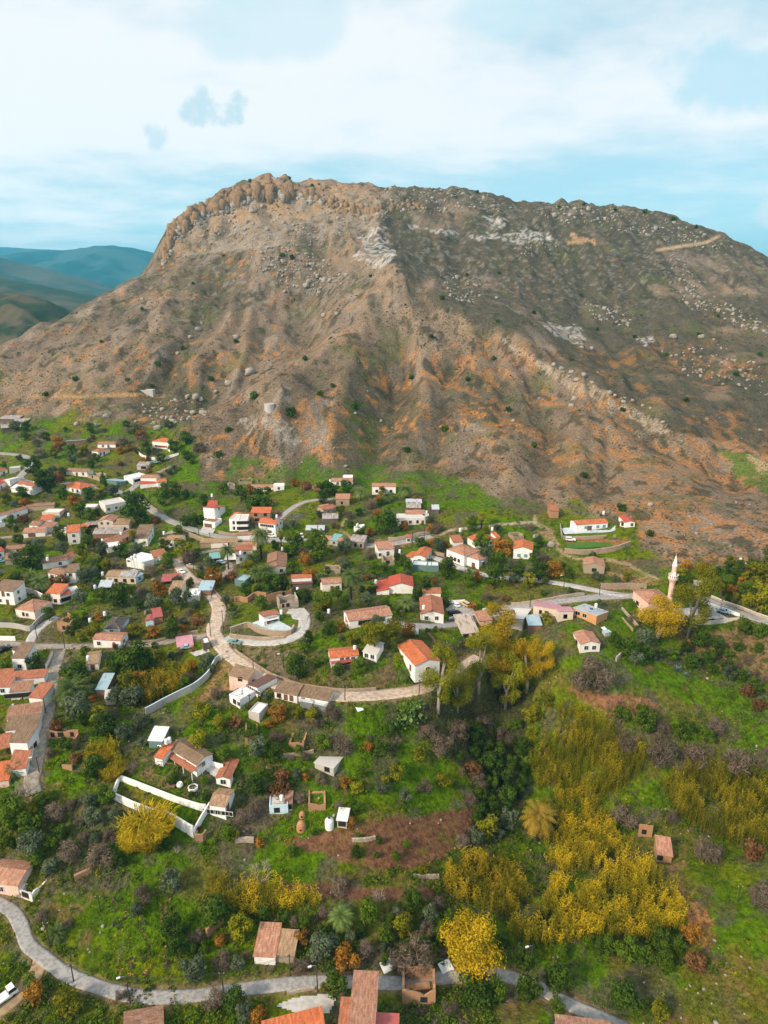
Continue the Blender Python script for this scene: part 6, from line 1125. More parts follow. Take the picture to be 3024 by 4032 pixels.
def rl(seed, k, wr, z0, z1, r0, r1, fl=.85):
    rg = random.Random(seed); out = []
    for i in range(k):
        a = 2*math.pi*(i/k*1.618+rg.random()*.3); t_ = (i+.5)/k; z = z0+(z1-z0)*t_; q = wr*math.sqrt(max(0, 1-(2*t_-1)**2*.8))*rg.uniform(.55, 1)
        out.append((q*math.cos(a), q*math.sin(a), z, rg.uniform(r0, r1), fl))
    return out
KINDS = {}
def kind(code, name, cat, desc, mat, mk, tmat='bark', r0=.03, n=900, s=.05, var=3, tree=True, shell=.55, asp=.6, up=.25):
    vs = []
    for q in range(var):
        lb = mk(q+sum(map(ord, code))); vs.append((lobes_crown('crown' if tree else name, mat, lb, n, s, q+11, shell, asp, up), trunk_mesh(lb, r0, tmat, seed=q) if tree else None))
    KINDS[code] = (name, cat, desc, vs, tree)
kind('ol', 'olive_tree', 'tree', 'grey green olive tree', 'lf_olive', lambda s: rl(s, 10, .32, .28, .72, .15, .24), n=1500, s=.04, var=4)
kind('dk', 'dense_tree', 'tree', 'dark green bushy tree', 'lf_dark', lambda s: rl(s, 11, .32, .22, .85, .16, .25), n=1500, s=.042, var=4)
kind('gr', 'leafy_tree', 'tree', 'green leafy tree', 'lf_green', lambda s: rl(s, 11, .32, .22, .85, .14, .24), n=1300, s=.044, var=4)
kind('yg', 'yellowish_tree', 'tree', 'yellow green bushy tree', 'lf_yellow', lambda s: rl(s, 10, .30, .22, .82, .14, .23), n=1200, s=.045, var=4)
kind('or', 'autumn_bush', 'bush', 'orange leaved autumn bush', 'lf_orange', lambda s: rl(s, 9, .30, .12, .62, .14, .24), n=900, s=.045, tree=False)
kind('br', 'bare_bush', 'bush', 'brown leafless bush', 'lf_brown', lambda s: rl(s, 10, .30, .08, .45, .14, .26), n=1500, s=.06, tree=False, asp=.12, shell=.2)
kind('rd', 'rusty_bush', 'bush', 'rust red bush', 'lf_rust', lambda s: rl(s, 9, .30, .08, .45, .16, .25), n=900, s=.045, tree=False)
kind('ye', 'tall_yellow_tree', 'tree', 'tall yellow leaved tree', 'lf_gum', lambda s: rl(s, 26, .38, .40, 1.40, .12, .23, 1.1), 'pale_bark', .045, 9000, .019, 4, True, .4, .5)
kind('ym', 'broad_yellow_tree', 'tree', 'broad golden yellow tree', 'lf_gum', lambda s: rl(s, 24, .38, .30, .88, .13, .22, 1.), 'pale_bark', .045, 9000, .018, 3, True, .4, .5)
kind('yb', 'tall_olive_yellow_tree', 'tree', 'tall olive yellow tree', 'lf_yellow', lambda s: rl(s+5, 22, .38, .35, 1.55, .11, .2, 1.15), 'pale_bark', .04, 8000, .019, 3, True, .4, .5)
kind('pi', 'pine_tree', 'tree', 'round topped green pine', 'lf_yellow', lambda s: rl(s, 16, .38, .42, .95, .11, .19, .7), 'bark', .03, 2600, .03, 2)
kind('cy', 'conifer', 'tree', 'narrow dark conifer', 'lf_dark', lambda s: [(0, 0, .2+.26*i, .42-.028*i**1.25, .9) for i in range(11)], 'bark', .07, 1600, .085, 1)
kind('rc', 'round_conifer', 'tree', 'dense egg shaped dark tree', 'lf_dark', lambda s: rl(s, 14, .24, .25, 1.0, .2, .28, 1.1), 'bark', .04, 2200, .04, 1)
kind('ci', 'citrus_tree', 'tree', 'compact round citrus tree', 'lf_green', lambda s: rl(s, 10, .24, .28, .72, .2, .27), 'bark', .03, 1400, .038, 2)
kind('mg', 'flowering_bush', 'bush', 'magenta flowering bush', 'lf_magenta', lambda s: rl(s, 7, .28, .1, .5, .14, .22), n=500, s=.06, var=1, tree=False)
kind('hd', 'hedge', 'hedge', 'dark green hedge clump', 'lf_dark', lambda s: rl(s, 12, .40, .08, .32, .1, .17), n=1400, s=.038, var=2, tree=False)
kind('sc', 'mountain_shrub', 'shrub', 'dark shrub', 'lf_dark', lambda s: rl(s, 7, .3, .1, .5, .18, .26), n=260, s=.09, var=3, tree=False)
def frond_mesh(mat, n, length, droop, wid, seed, z0, segs=7, spread=1., dead=0):
    rg = random.Random(seed); V = []; Fc = []; T = []
    for i in range(n):
        az = i*2.39996+rg.uniform(-.2, .2); el = math.pi/2*(1-((i+.5)/n)**.8*1.15*spread); L = length*rg.uniform(.85, 1.1); tw = rg.uniform(0, 1)
        p = Vector((0, 0, z0)); e = el; dr = droop*rg.uniform(.8, 1.2); pts = []
        for k in range(segs+1):
            d = Vector((math.cos(az)*math.cos(e), math.sin(az)*math.cos(e), math.sin(e))); pts.append((p.copy(), d)); p = p+d*L/segs; e -= dr/segs
        sd = Vector((-math.sin(az), math.cos(az), 0))
        for k in range(1, segs+1):
            p0, d = pts[k]; f = (k/segs); wv = wid*math.sin(math.pi*min(1, .18+.8*f))*(1 if k < segs else .7)
            for s in (-1, 1):
                for h_ in (0, .5):
                    b_ = p0-d*(L/segs)*h_; tip = b_+sd*s*wv+d*wv*.75-Vector((0, 0, wv*.35)); q = d*L/segs*.17; j = len(V)
                    V += [b_-q, b_+q, tip+q*.35, tip-q*.35]; Fc.append((j, j+1, j+2, j+3)); T.append(min(1, max(0, tw*.5+.4*rg.random())))
    return np_mesh('crown', np.array([tuple(q) for q in V]), np.array(Fc), [MATS[mat]], {'tint': ('FACE', 'FLOAT', np.array(T))})
def palm_kind(code, desc, mat, h, n, L, droop, wid, r0, var=2, name='date_palm', skirt=False):
    vs = []
    for q in range(var):
        cr = frond_mesh(mat, n, L, droop, wid, q+3, h, spread=1.05); mb = MB(); mb.tube([(0, 0, -.05), (.02*q, .01, h*.5), (0, 0, h)], [r0*1.3, r0, r0*1.1], n=8)
        if skirt: mb.lathe([(r0*1.2, h*.55), (.17, h*.6), (.15, h*.92), (r0, h)], n=9)
        vs.append((cr, mb.mesh('trunk', [MATS['bark']], True)))
    KINDS[code] = (name, 'palm', desc, vs, True)
palm_kind('pa', 'green date palm', 'lf_palm', .55, 52, .60, 1.5, .10, .045)
palm_kind('pt', 'tall green date palm', 'lf_palm', 1.0, 52, .60, 1.7, .10, .04)
palm_kind('pl', 'low spreading green palm', 'lf_palm', .22, 64, .58, 1.25, .10, .06)
palm_kind('py', 'large yellow green date palm', 'lf_palmy', .6, 60, .52, 1.7, .08, .05, 1)
palm_kind('fp', 'slim fan palm', 'lf_yellow', 1.25, 34, .42, 1.5, .16, .05, 2, 'fan_palm', True)
def bare_mesh(seed, mat, depth=4):
    rg = random.Random(seed); mb = MB()
    def go(p, d, L, r, k):
        q = p+d*L; mid = p+d*L*.5+Vector((rg.uniform(-.1, .1), rg.uniform(-.1, .1), 0))*L*.5; mb.tube([p, mid, q], [r, r*.8, r*.62], n=4 if k < depth else 5, cap=False)
        if k == 0: return
        for i in range(rg.choice((2, 3, 3)) if k > 1 else 3):
            nd = (d+Vector((rg.uniform(-1, 1), rg.uniform(-1, 1), rg.uniform(-.25, .6)))*.75).normalized(); go(p+d*L*rg.uniform(.6, 1), nd, L*rg.uniform(.6, .85), r*.55, k-1)
    for i in range(4): a = i*1.6+rg.random(); go(Vector((0, 0, -.02)), Vector((math.cos(a)*.5, math.sin(a)*.5, 1)).normalized(), .27, .022, depth)
    return mb.mesh('bare_tree', [MATS[mat]])
KINDS['bt'] = ('bare_tree', 'tree', 'pale leafless tree', [(bare_mesh(s, 'pale_bark'), None) for s in (2, 5)], False)
KINDS['bb'] = ('bare_tree', 'tree', 'brown leafless tree', [(bare_mesh(s, 'bark'), None) for s in (8, 9)], False)
def rosette(name, mat, n, L, w_, seed, lift=.25):
    rg = random.Random(seed); V = []; Fc = []; T = []
    for i in range(n):
        az = i*2.4; e = lift+1.1*(1-i/n)+rg.uniform(-.1, .1); d = Vector((math.cos(az)*math.cos(e), math.sin(az)*math.cos(e), math.sin(e))); sd = Vector((-math.sin(az), math.cos(az), 0)); l = L*rg.uniform(.8, 1.1)
        j = len(V); V += [d*.03-sd*w_*.5, d*.03+sd*w_*.5, d*l*.55+sd*w_*.6, d*l*.55-sd*w_*.6, d*l-Vector((0, 0, .06*l))]; Fc += [(j, j+1, j+2, j+3), (j+3, j+2, j+4, j+4)]; T += [rg.random()]*2
    me = bpy.data.meshes.new(name); me.from_pydata([tuple(q) for q in V], [], [f if f[2] != f[3] else f[:3] for f in Fc]); me.materials.append(MATS[mat]); a = me.attributes.new('tint', 'FLOAT', 'FACE'); a.data.foreach_set('value', T); return me
KINDS['ag'] = ('agave', 'agave', 'blue grey agave', [(rosette('agave', 'lf_agave', 26, .52, .09, 3), None)], False)
def cactus_mesh(seed):
    rg = np.random.default_rng(seed); c = rg.normal(size=(260, 3))*np.array([.22, .22, .16])+np.array([0, 0, .28]); c = c[c[:, 2] > .03]
    v, f = leaf_quads(c, .085, rg, 0, .75); return np_mesh('prickly_pear', v, f, [MATS['lf_cactus']], {'tint': ('FACE', 'FLOAT', rg.random(len(f)))})
KINDS['ca'] = ('prickly_pear', 'cactus', 'prickly pear cactus clump', [(cactus_mesh(1), None)], False)
def cane_arrays(px_, py_, hh, rg, top=(.0, 1.)):
    n = len(px_); z = hz(px_, py_); az = rg.uniform(0, 6.28, n); ln = rg.normal(.16, .14, n); az = fbm(px_/7, py_/7, 207, 2)*14+rg.normal(0, .7, n); V = []; T = []
    lean = np.stack([np.cos(az)*ln, np.sin(az)*ln, np.ones(n)], 1); b0 = np.stack([px_, py_, z-.2], 1); tc_ = np.clip(fbm(px_/3, py_/3, 209, 3)*3.2-1.25+rg.normal(0, .2, n), 0, .9)
    sd = np.stack([-np.sin(az), np.cos(az), np.zeros(n)], 1)
    for k in range(3):
        a = b0+lean*(hh*k/3)[:, None]; b_ = b0+lean*(hh*(k+1)/3)[:, None]; w_ = .05-.01*k; V.append(np.stack([a-sd*w_, a+sd*w_, b_+sd*w_, b_-sd*w_], 1)); T.append(np.full(n, .35))
    for k in range(11):
        f = .3+.7*(k+.5)/11; p = b0+lean*(hh*f)[:, None]; a2 = az+k*2.3+rg.uniform(-.4, .4, n); L = rg.uniform(.7, 1.3, n)*(1.1-.3*f)
        d = np.stack([np.cos(a2)*.75, np.sin(a2)*.75, rg.uniform(.25, .8, n)], 1); m_ = p+d*(L*.55)[:, None]; e = p+d*(L*.95)[:, None]-np.stack([0*L, 0*L, L*.28], 1)
        s2 = np.stack([-np.sin(a2), np.cos(a2), np.zeros(n)], 1)*.075
        V.append(np.stack([p-s2*.5, p+s2*.5, m_+s2, m_-s2], 1)); V.append(np.stack([m_-s2, m_+s2, e+s2*.25, e-s2*.25], 1)); t_ = np.clip(tc_*f*1.1+.15*f+rg.uniform(-.15, .15, n), 0, 1); T += [t_, t_]  # golden tips; shade low between the canes is put into the tint
    Vv = np.concatenate(V).reshape(-1, 3); return Vv, np.arange(len(Vv)).reshape(-1, 4), np.concatenate(T)
def clump_mesh(seed):
    rg = np.random.default_rng(seed); n = 420; r_ = np.sqrt(rg.random(n))*.42; a = rg.uniform(0, 6.28, n); V = []; T = []
    for i in range(n):
        ln = r_[i]*1.1+.04; d = np.array([math.cos(a[i])*ln, math.sin(a[i])*ln, 1.]); b0 = np.array([r_[i]*math.cos(a[i])*.55, r_[i]*math.sin(a[i])*.55, -.03]); h = rg.uniform(.45, .72); sd = np.array([-math.sin(a[i]), math.cos(a[i]), 0])*.006; t0 = rg.random()
        V.append(np.array([b0-sd, b0+sd, b0+d*h+sd*.5, b0+d*h-sd*.5])); T.append(.3)
        for k in range(9):
            p = b0+d*h*(.3+.7*k/8); a2 = a[i]+k*2.3+rg.uniform(-.5, .5); l = rg.uniform(.06, .13); dd = np.array([math.cos(a2)*.8, math.sin(a2)*.8, rg.uniform(.1, .9)]); s2 = np.array([-math.sin(a2), math.cos(a2), 0])*.011
            V.append(np.array([p-s2, p+s2, p+dd*l+s2*.3, p+dd*l-s2*.3])); T.append(min(1, .25+.75*t0*rg.uniform(.6, 1.2)))
    V = np.concatenate(V); return np_mesh('cane_clump', V, np.arange(len(V)).reshape(-1, 4), [MATS['lf_cane']], {'tint': ('FACE', 'FLOAT', np.array(T))})
KINDS['cn'] = ('cane_clump', 'cane', 'yellow cane clump', [(clump_mesh(4), None), (clump_mesh(6), None)], False)
# ------------------------------------------------------------------ where each plant stands in the photo: u,v of the foot and crown width in photo pixels
PL = '''
ol:62,1702,50 77,1815,30 665,1690,40 445,1962,55 63,2005,45 127,2170,48 160,2172,60 70,2237,70 250,2190,60 400,2198,70 342,2304,80 318,2384,70 540,2187,60 823,2237,50 710,2402,90 602,2410,72 890,2377,42 280,2662,75 683,2597,40 820,2627,68 805,2642,40 305,2834,112 470,2782,80 530,2787,110 556,2870,72 490,2917,78 563,2942,40 1015,2982,92 1052,2757,40 1168,3074,52 127,3377,110 200,3437,72 543,3607,66 680,3518,100 765,3857,112 962,4024,85 1270,3772,122 1692,3627,72 1960,2102,42 1725,2182,62 1920,2212,62 1443,2390,58 1490,2477,58 1360,2180,66 1350,2232,46 2500,2622,66 2530,2542,80 1480,2330,30 768,2402,46 1310,1990,30
dk:733,1754,55 130,1872,70 185,1942,90 540,2067,120 65,2094,26 75,2144,42 128,2245,110 383,2250,52 66,2315,62 470,2390,92 475,2192,52 775,2194,38 748,2310,38 196,2442,52 140,2637,62 455,2652,80 680,2512,64 530,2662,130 580,2652,92 648,2737,46 420,2917,110 425,2907,60 375,3062,92 1175,2677,92 756,3140,30 812,3152,40 685,3087,46 640,3347,62 1005,3132,86 1400,3202,52 1240,3290,28 1405,3382,56 1482,3380,30 1493,3324,28 475,3412,62 850,3642,130 925,3962,95 1412,2034,32 1380,2082,30 1518,2102,105 1955,2252,82 2040,2277,62 2120,2287,72 1754,2390,42 2755,2547,82 2667,2312,52 2910,2240,38 2860,2374,22 2470,2582,84 2540,2602,62 2420,2547,62 1085,2167,38 1018,2337,42 1070,2337,78 1115,2322,62 968,2347,58 1205,2370,52 1275,1957,62 1310,1952,52 1367,1947,56 2200,3892,122 1870,3947,140 1295,2502,62 2450,3967,122 1500,1990,30
gr:285,1802,52 578,1792,56 685,1787,52 240,1967,62 640,1992,62 690,1962,60 318,2042,62 355,2062,60 40,2082,50 235,2132,62 345,2157,46 395,2374,62 190,2377,48 790,2282,42 660,2240,62 520,2342,46 280,2510,42 300,2472,56 608,2555,30 20,2652,62 300,2707,110 328,2862,52 728,2722,62 1275,2957,72 1150,2632,62 1330,2662,52 1412,2652,66 1245,2627,42 1200,2572,52 1035,3057,42 1428,3062,32 900,3312,62 140,3407,62 125,3892,62 1325,3917,100 1455,3632,100 1523,3707,72 1945,3932,100 2400,3762,78 2460,3782,98 2535,3802,82 2615,3817,78 2365,3757,62 2600,3747,92 2670,3757,62 2055,3807,92 2530,3987,62 1965,3917,72 2080,3947,112 2190,3987,66 2210,3782,56 2340,3722,52 1895,2177,72 1845,2310,62 1945,2320,82 2147,2302,36 1920,2397,36 1275,2412,74 1480,2277,62 1668,2342,78 1590,2257,62 1250,2207,110 1155,2267,62 1055,1952,36 880,1947,46 1030,2402,62 1262,2402,72 2930,2502,62 2985,2512,62 2985,2567,36 2598,2594,42 1165,2182,82 180,3170,60 60,3260,110 130,3300,110 30,3180,70
yg:215,1807,46 333,1792,46 26,1987,52 322,2224,62 420,2250,50 40,2307,62 565,2150,26 720,2197,84 370,2527,82 320,2524,42 535,2507,62 670,2677,86 395,2862,82 510,2742,92 862,2877,62 870,2867,62 1172,2834,50 1228,2840,60 1405,3127,62 920,3312,56 945,3702,112 1275,3902,36 270,3992,112 2600,4017,92 2082,2317,64 1385,2542,52 1278,2414,72 1915,3292,92 1667,3447,46 1585,3682,92 783,2952,88 795,2842,78 985,2272,72 2990,2302,104 2975,2412,112 1508,1954,40
or:231,1757,52 106,2002,60 295,1997,66 838,2300,78 630,2347,72 592,2372,32 645,2232,32 392,2445,46 605,2512,64 728,2494,46 760,2567,26 565,2694,82 1096,2832,84 1060,2862,42 1205,3072,42 1360,3097,56 1380,3257,52 1025,3332,46 1190,3710,72 1015,4017,76 1330,3782,52 1368,3807,116 140,3937,92 2720,3692,92 1163,1917,42 985,1947,42 1195,2227,62 1225,2287,72 1458,2107,40 1590,2087,44 1690,2095,40 1490,1980,42 1445,2282,36 1605,2504,68 1343,2487,46 1985,2187,102 2185,2272,82 1860,2400,44 2920,2307,46 855,2300,60 1340,2225,40 750,2642,56
rd:555,1727,56 226,1902,62 95,2052,48 235,2310,72 380,2147,42 228,2872,66 930,2857,62 1110,3067,66 1205,1927,56 1640,1980,50 2937,2737,62 2990,2792,62 2965,3372,96 1860,3042,72 2740,3802,92 1640,2205,40 1105,3132,100 300,3000,60
br:145,1750,40 160,1802,66 506,1707,42 482,1752,62 786,1782,72 460,2242,42 750,2214,82 615,2307,46 595,2264,62 565,2344,66 560,2372,46 497,2497,52 740,2692,92 610,2737,82 440,2827,72 205,2977,52 850,2747,62 1085,2917,72 1305,2832,92 1350,2957,112 520,3037,62 1262,3087,62 1180,3157,62 1340,3192,62 270,3387,112 395,3402,132 565,3542,92 170,3622,72 270,3647,46 477,3932,56 868,3799,98 850,3952,110 1185,3822,82 1435,3765,86 1637,3815,192 1575,3817,92 1335,3507,92 1680,3672,82 1770,3987,76 2980,3542,112 2800,3387,112 2330,2717,184 2817,2882,86 2465,2952,122 2600,3002,142 2750,3012,152 2900,3032,152 2450,3242,122 2640,3232,62 2770,3372,102 1885,3092,82 2147,2212,56 2085,2087,46 1720,2092,52 1915,2367,56 1462,2002,62 1455,2200,56 1495,2387,42 868,1932,46 1720,2097,52 1690,2900,100 1800,2900,120 1740,2960,110 1900,2870,110 1980,2920,90 960,3240,90 1000,3200,80 1250,2860,60
ye:1945,2602,120 1960,2702,124 2130,2662,84 2075,2722,108
ym:2592,2512,196 1850,3830,268
yb:2712,2508,150 1725,2800,120 1885,2722,124 1990,2792,120 1800,2800,100
pi:1475,2572,124 1535,2547,98
cy:410,1927,34
rc:1762,2282,74
ci:828,2987,46 880,2992,56 882,2997,74 805,3090,44 1155,3372,52 1560,3390,50 1600,3340,40 1410,3300,24
mg:776,3267,38 1112,3062,30
hd:752,2067,92 800,2058,60 1010,2002,112 765,2057,70 1130,2190,60
pa:160,2332,70 128,2292,50 993,2222,52 1010,2292,62 1055,2287,74 1522,1982,46 1597,1964,62 1420,1970,52 1600,2407,66 1345,3657,92 1355,3660,60 1590,2680,50 62,2454,34 1990,2252,46
pt:1030,2202,80 900,2240,64 1383,2360,80
pl:290,2752,142 228,3692,74 58,3047,74
py:2115,3307,155
fp:528,2154,46 1108,2157,42 1895,2082,44 2834,2364,36 2890,2387,32 1600,2690,30
bt:1025,3492,135 1490,3558,80 697,3362,46 110,3130,100 60,3150,80
bb:1146,2150,60 1430,2260,72 1988,4014,44 1330,3480,80
ag:2665,2642,54 1430,2010,20 2700,2660,30
ca:1605,2840,90 1640,2790,50 1560,2860,60 2720,2600,40
cn:590,3322,215 530,3340,120 400,3012,112 450,3060,100
sc:1400,1612,40 1310,1527,24 1945,1417,22 1110,1012,26 1150,1022,26 1965,1078,16 2105,1237,20 1740,1180,24 1960,1270,20 2290,1168,18 2200,820,18 1840,1085,16 1260,1560,30 600,1525,20 1200,1420,30 930,1350,22 720,1380,26 620,1440,28 500,1500,22 830,1500,28 1000,1570,40 1150,1640,50 1460,1090,14 2420,830,20 2540,840,22 2650,870,24 2740,900,20 2300,810,18 1880,760,16 1710,750,14 1230,735,16 985,720,18 1140,705,16 2830,1250,18 2750,1320,20 2620,1400,22 2500,1330,20 2900,1480,26 2990,1400,24 2700,1580,26 2450,1620,24 2250,1420,20 2350,1300,18 1700,1330,20 1620,1490,26 1840,1500,26 2000,1620,28 1750,1700,34 2100,1760,28 2300,1880,34 1600,1780,32 2450,2010,44 2560,2110,38 860,1800,34 900,1700,32 300,1500,26 180,1560,24 400,1350,18 560,1220,16 760,1120,16 880,1010,14'''
DONE = []
PC = {}
def plant(code, u, v, w_, p):
    name, cat, desc, vs, tree = KINDS[code]; PC[code] = PC.get(code, -1)+1; i = PC[code]
    wm = w_/px_per_m(p)[1]*(1.32 if code in ('ye', 'yb') else 1.14 if code not in ('cn', 'ym') else .95); cr, tr = vs[i % len(vs)]; rz = random.uniform(0, 6.28); sc = Matrix.Translation((p[0], p[1], p[2]-.05)) @ Matrix.Rotation(rz, 4, 'Z') @ Matrix.Diagonal((wm, wm, wm*random.uniform(.9, 1.12)*(.8 if code == 'cn' else 0.82 if code == 'ym' and v < 3000 else 1), 1))
    if tree:
        r = empty(name, p); r.matrix_world = sc; link('crown', cr, r); link('trunk', tr, r)
    else: r = link(name, cr); r.matrix_world = sc
    sz = 'small ' if wm < 3.2 else 'large ' if wm > 6.5 and code not in ('py', 'ye', 'yb', 'ym', 'pi') else ''
    tag(r, None, cat, {'tree': 'trees of the village and valley', 'bush': 'bushes of the village and valley', 'palm': 'palms among the houses', 'hedge': 'hedges by the lanes', 'cane': 'cane clumps', 'cactus': 'cactus clumps', 'agave': 'agaves'}.get(cat, 'dark shrubs on the mountainside'))
    if code == 'sc': tag(r, 'dark green shrub growing alone on the bare mountainside')
    else: AUTO.append((r, sz+desc, p))
    DONE.append((p[0], p[1], wm))
    if code == 'py': LM.append(('the large yellow date palm', p[0], p[1]))
    if code == 'ym' and w_ > 200: LM.append(('the biggest yellow tree', p[0], p[1]))
for ln in PL.strip().split('\n'):
    code, rest = ln.split(':'); it = [tuple(map(float, q.split(','))) for q in rest.split()]
    for (u, v, w_), p in zip(it, grounds([q[:2] for q in it])): plant(code, u, v, w_, p)
for ph, u, v in (('the ploughed plot', 1600, 3300), ('the narrow ploughed strip', 1400, 3520), ('the bend of the lower road', 110, 3720), ('the cane bed by the field', 2350, 3550), ('the cane bed at the right edge', 2850, 3180), ('the upper cane bed', 2330, 3000), ('the reddish earth bank', 2400, 2780), ('the bare earth patch by the cane', 2770, 3660), ('the lower road at the right', 2080, 3870), ('the grassy field at lower left', 420, 3650)):
    p = ground(u, v); LM.append((ph, p[0], p[1]))
# ------------------------------------------------------------------ cane beds and ground cover
CB = (('olive yellow cane thicket on the left side of the gully head', 'lf_cane2', [(2090,2850),(2240,2810),(2400,2880),(2540,2990),(2540,3060),(2420,3130),(2300,3170),(2200,3170),(2120,3110),(2080,3000)], 1.0),
 ('olive yellow cane thicket running to the right edge', 'lf_cane2', [(2600,3090),(2750,3030),(3060,3060),(3060,3340),(2900,3330),(2760,3280),(2640,3190)], 1.0),
 ('large yellow cane thicket beside the grassy field', 'lf_cane', [(2130,3180),(2350,3190),(2420,3290),(2520,3410),(2660,3530),(2700,3650),(2600,3705),(2300,3715),(2050,3745),(1990,3690),(2150,3570),(2180,3460),(2140,3330)], .95),
 ('yellow cane thicket between the ploughed plot and the big yellow tree', 'lf_cane', [(1750,3430),(1900,3370),(2010,3440),(2080,3540),(2020,3640),(1880,3620),(1760,3550)], .9),
 ('yellow cane band above the mottled tile barn', 'lf_cane', [(830,3490),(950,3475),(1080,3505),(1250,3530),(1245,3590),(1100,3610),(920,3620),(830,3560)], .8),
 ('tawny cane patch left of the farmhouse garden', 'lf_cane2', [(350,2970),(450,2940),(480,3010),(470,3080),(390,3090),(330,3040)], .8),
 ('orange yellow cane and shrub thicket behind the pale blue grey wall', 'lf_cane', [(500,2690),(640,2640),(760,2640),(730,2720),(600,2780),(500,2780)], .8))
rg = np.random.default_rng(5)
def inside_pts(poly, dens, cap=99999):
    Pw = grounds(poly)[:, :2]; x0, y0 = Pw.min(0); x1, y1 = Pw.max(0); n = int(min(cap, (x1-x0)*(y1-y0)*dens)); x = rg.uniform(x0, x1, n); y = rg.uniform(y0, y1, n); k = inpoly(x, y, [tuple(q) for q in Pw]); return x[k], y[k]
for lb, mt_, poly, hs_ in CB:
    x, y = inside_pts(poly, 2.8); k = fbm(x/4.5, y/4.5, 201, 3) >.385; x, y = x[k], y[k]; hh = rg.uniform(4.0, 6.0, len(x))*hs_*(.45+1.1*fbm(x/5, y/5, 203, 3))
    V, Fc, T = cane_arrays(x, y, hh, rg); tag(link('cane_bed', np_mesh('cane_bed', V, Fc, [MATS[mt_]], {'tint': ('FACE', 'FLOAT', T)})), lb, 'cane', kind='stuff')
# occupancy raster: no ground cover on roads, yards or in houses
OX, OY, OW, OH = -340, 50, 680, 480; occ = np.zeros((OH*2, OW*2), bool)
def mark(poly):
    P_ = np.array(poly); x0, y0 = P_.min(0)-1; x1, y1 = P_.max(0)+1
    i0, i1 = max(0, int((x0-OX)*2)), min(OW*2, int((x1-OX)*2)+1); j0, j1 = max(0, int((y0-OY)*2)), min(OH*2, int((y1-OY)*2)+1)
    if i1 <= i0 or j1 <= j0: return
    X, Y = np.meshgrid(OX+(np.arange(i0, i1)+.5)/2, OY+(np.arange(j0, j1)+.5)/2); occ[j0:j1, i0:i1] |= inpoly(X, Y, [tuple(q) for q in poly])
bpy.context.view_layer.update()
for o in scn.objects:
    if o.type != 'MESH': continue
    nm = o.name.split('.')[0]
    if nm in ('roof', 'wall') and o.parent and o.parent.type == 'EMPTY':
        bb = [o.matrix_world @ Vector(c) for c in o.bound_box]; mark([(bb[i].x, bb[i].y) for i in (0, 4, 7, 3)])
    elif nm in ('road', 'lane', 'driveway', 'car_park', 'yard', 'terrace', 'lawn'):
        vv = np.empty(len(o.data.vertices)*3, np.float32); o.data.vertices.foreach_get('co', vv); vv = vv.reshape(-1, 3)
        for dx in (-.5, 0, .5):
            for dy in (-.5, 0, .5):
                ii = ((vv[:, 0]+dx-OX)*2).astype(int); jj = ((vv[:, 1]+dy-OY)*2).astype(int); k = (ii >= 0) & (ii < OW*2) & (jj >= 0) & (jj < OH*2); occ[jj[k], ii[k]] = True
def free(x, y):
    ii = ((x-OX)*2).astype(int); jj = ((y-OY)*2).astype(int); k = (ii >= 0) & (ii < OW*2) & (jj >= 0) & (jj < OH*2); r = np.ones(len(x), bool); r[k] = ~occ[jj[k], ii[k]]; return r
def uvof(x, y, z): return project((x, y, z))[:2]
def scatter(name, lb, mat, x, y, wid, hgt, nleaf, ls, cat, up=.3, asp=.6, spike=False):
    n = len(x)
    if not n: return
    z = hz(x, y); N = n*nleaf; d = rg.normal(size=(N, 3)); d /= np.linalg.norm(d, axis=1)[:, None]; rr = rg.uniform(.35, 1, N)
    i = np.repeat(np.arange(n), nleaf); c = np.stack([x[i]+d[:, 0]*rr*wid[i]/2, y[i]+d[:, 1]*rr*wid[i]/2, z[i]+np.abs(d[:, 2])*rr*hgt[i]], 1)
    if spike:
        az = rg.uniform(0, 6.28, N); sd = np.stack([-np.sin(az), np.cos(az), 0*az], 1)*(ls*.35); tp = c+np.stack([np.cos(az)*.3, np.sin(az)*.3, rg.uniform(.6, 1.2, N)], 1)*(hgt[i]*.9)[:, None]; c[:, 2] = z[i]-.02
        v = np.stack([c-sd, c+sd, tp+sd*.2, tp-sd*.2], 1).reshape(-1, 3); f = np.arange(len(v)).reshape(-1, 4)
    else: v, f = leaf_quads(c, ls*np.clip(wid[i], .5, 2), rg, up, asp, d)
    t_ = np.clip(.55*rg.random(n)[i]+.45*rg.random(N), 0, 1)
    tag(link(name, np_mesh(name, v, f, [MATS[mat]], {'tint': ('FACE', 'FLOAT', t_)})), lb, cat, kind='stuff')
def village_pts(n, sc, th, seed):
    # even over the part of the photo that shows open ground: drawn in proportion to what is seen
    v = rg.uniform(1650, 4060, n); u = rg.uniform(-60, 3084, n); G = grounds(np.c_[u, v]); x, y = G[:, 0], G[:, 1]
    ok = (v > np.interp(u, [q[0] for q in EDGE], [q[1] for q in EDGE])+rg.normal(0, 25, n)) & free(x, y) & (fbm(x/sc, y/sc, seed, 4) > th)
    return x[ok], y[ok], u[ok], v[ok]
PLOTS = [[(1180,3300),(1400,3230),(1640,3220),(1880,3195),(1850,3310),(1640,3420),(1500,3430),(1120,3340)], [(1080,3480),(1700,3495),(1700,3545),(1100,3530)]]
OPEN = [[(150,3550),(500,3450),(750,3600),(700,3900),(350,3830)], [(2150,3800),(2700,3800),(3060,3900),(3060,4060),(2400,4060)], [(2680,3400),(3060,3380),(3060,3900),(2850,3800)], [(2430,2620),(2700,2680),(2720,2800),(2450,2720)], [(1450,3000),(1850,2950),(1850,3180),(1450,3180)], [(2050,2400),(2480,2420),(2450,2620),(2150,2620)], [(450,3050),(800,3150),(700,3350),(300,3350)]]
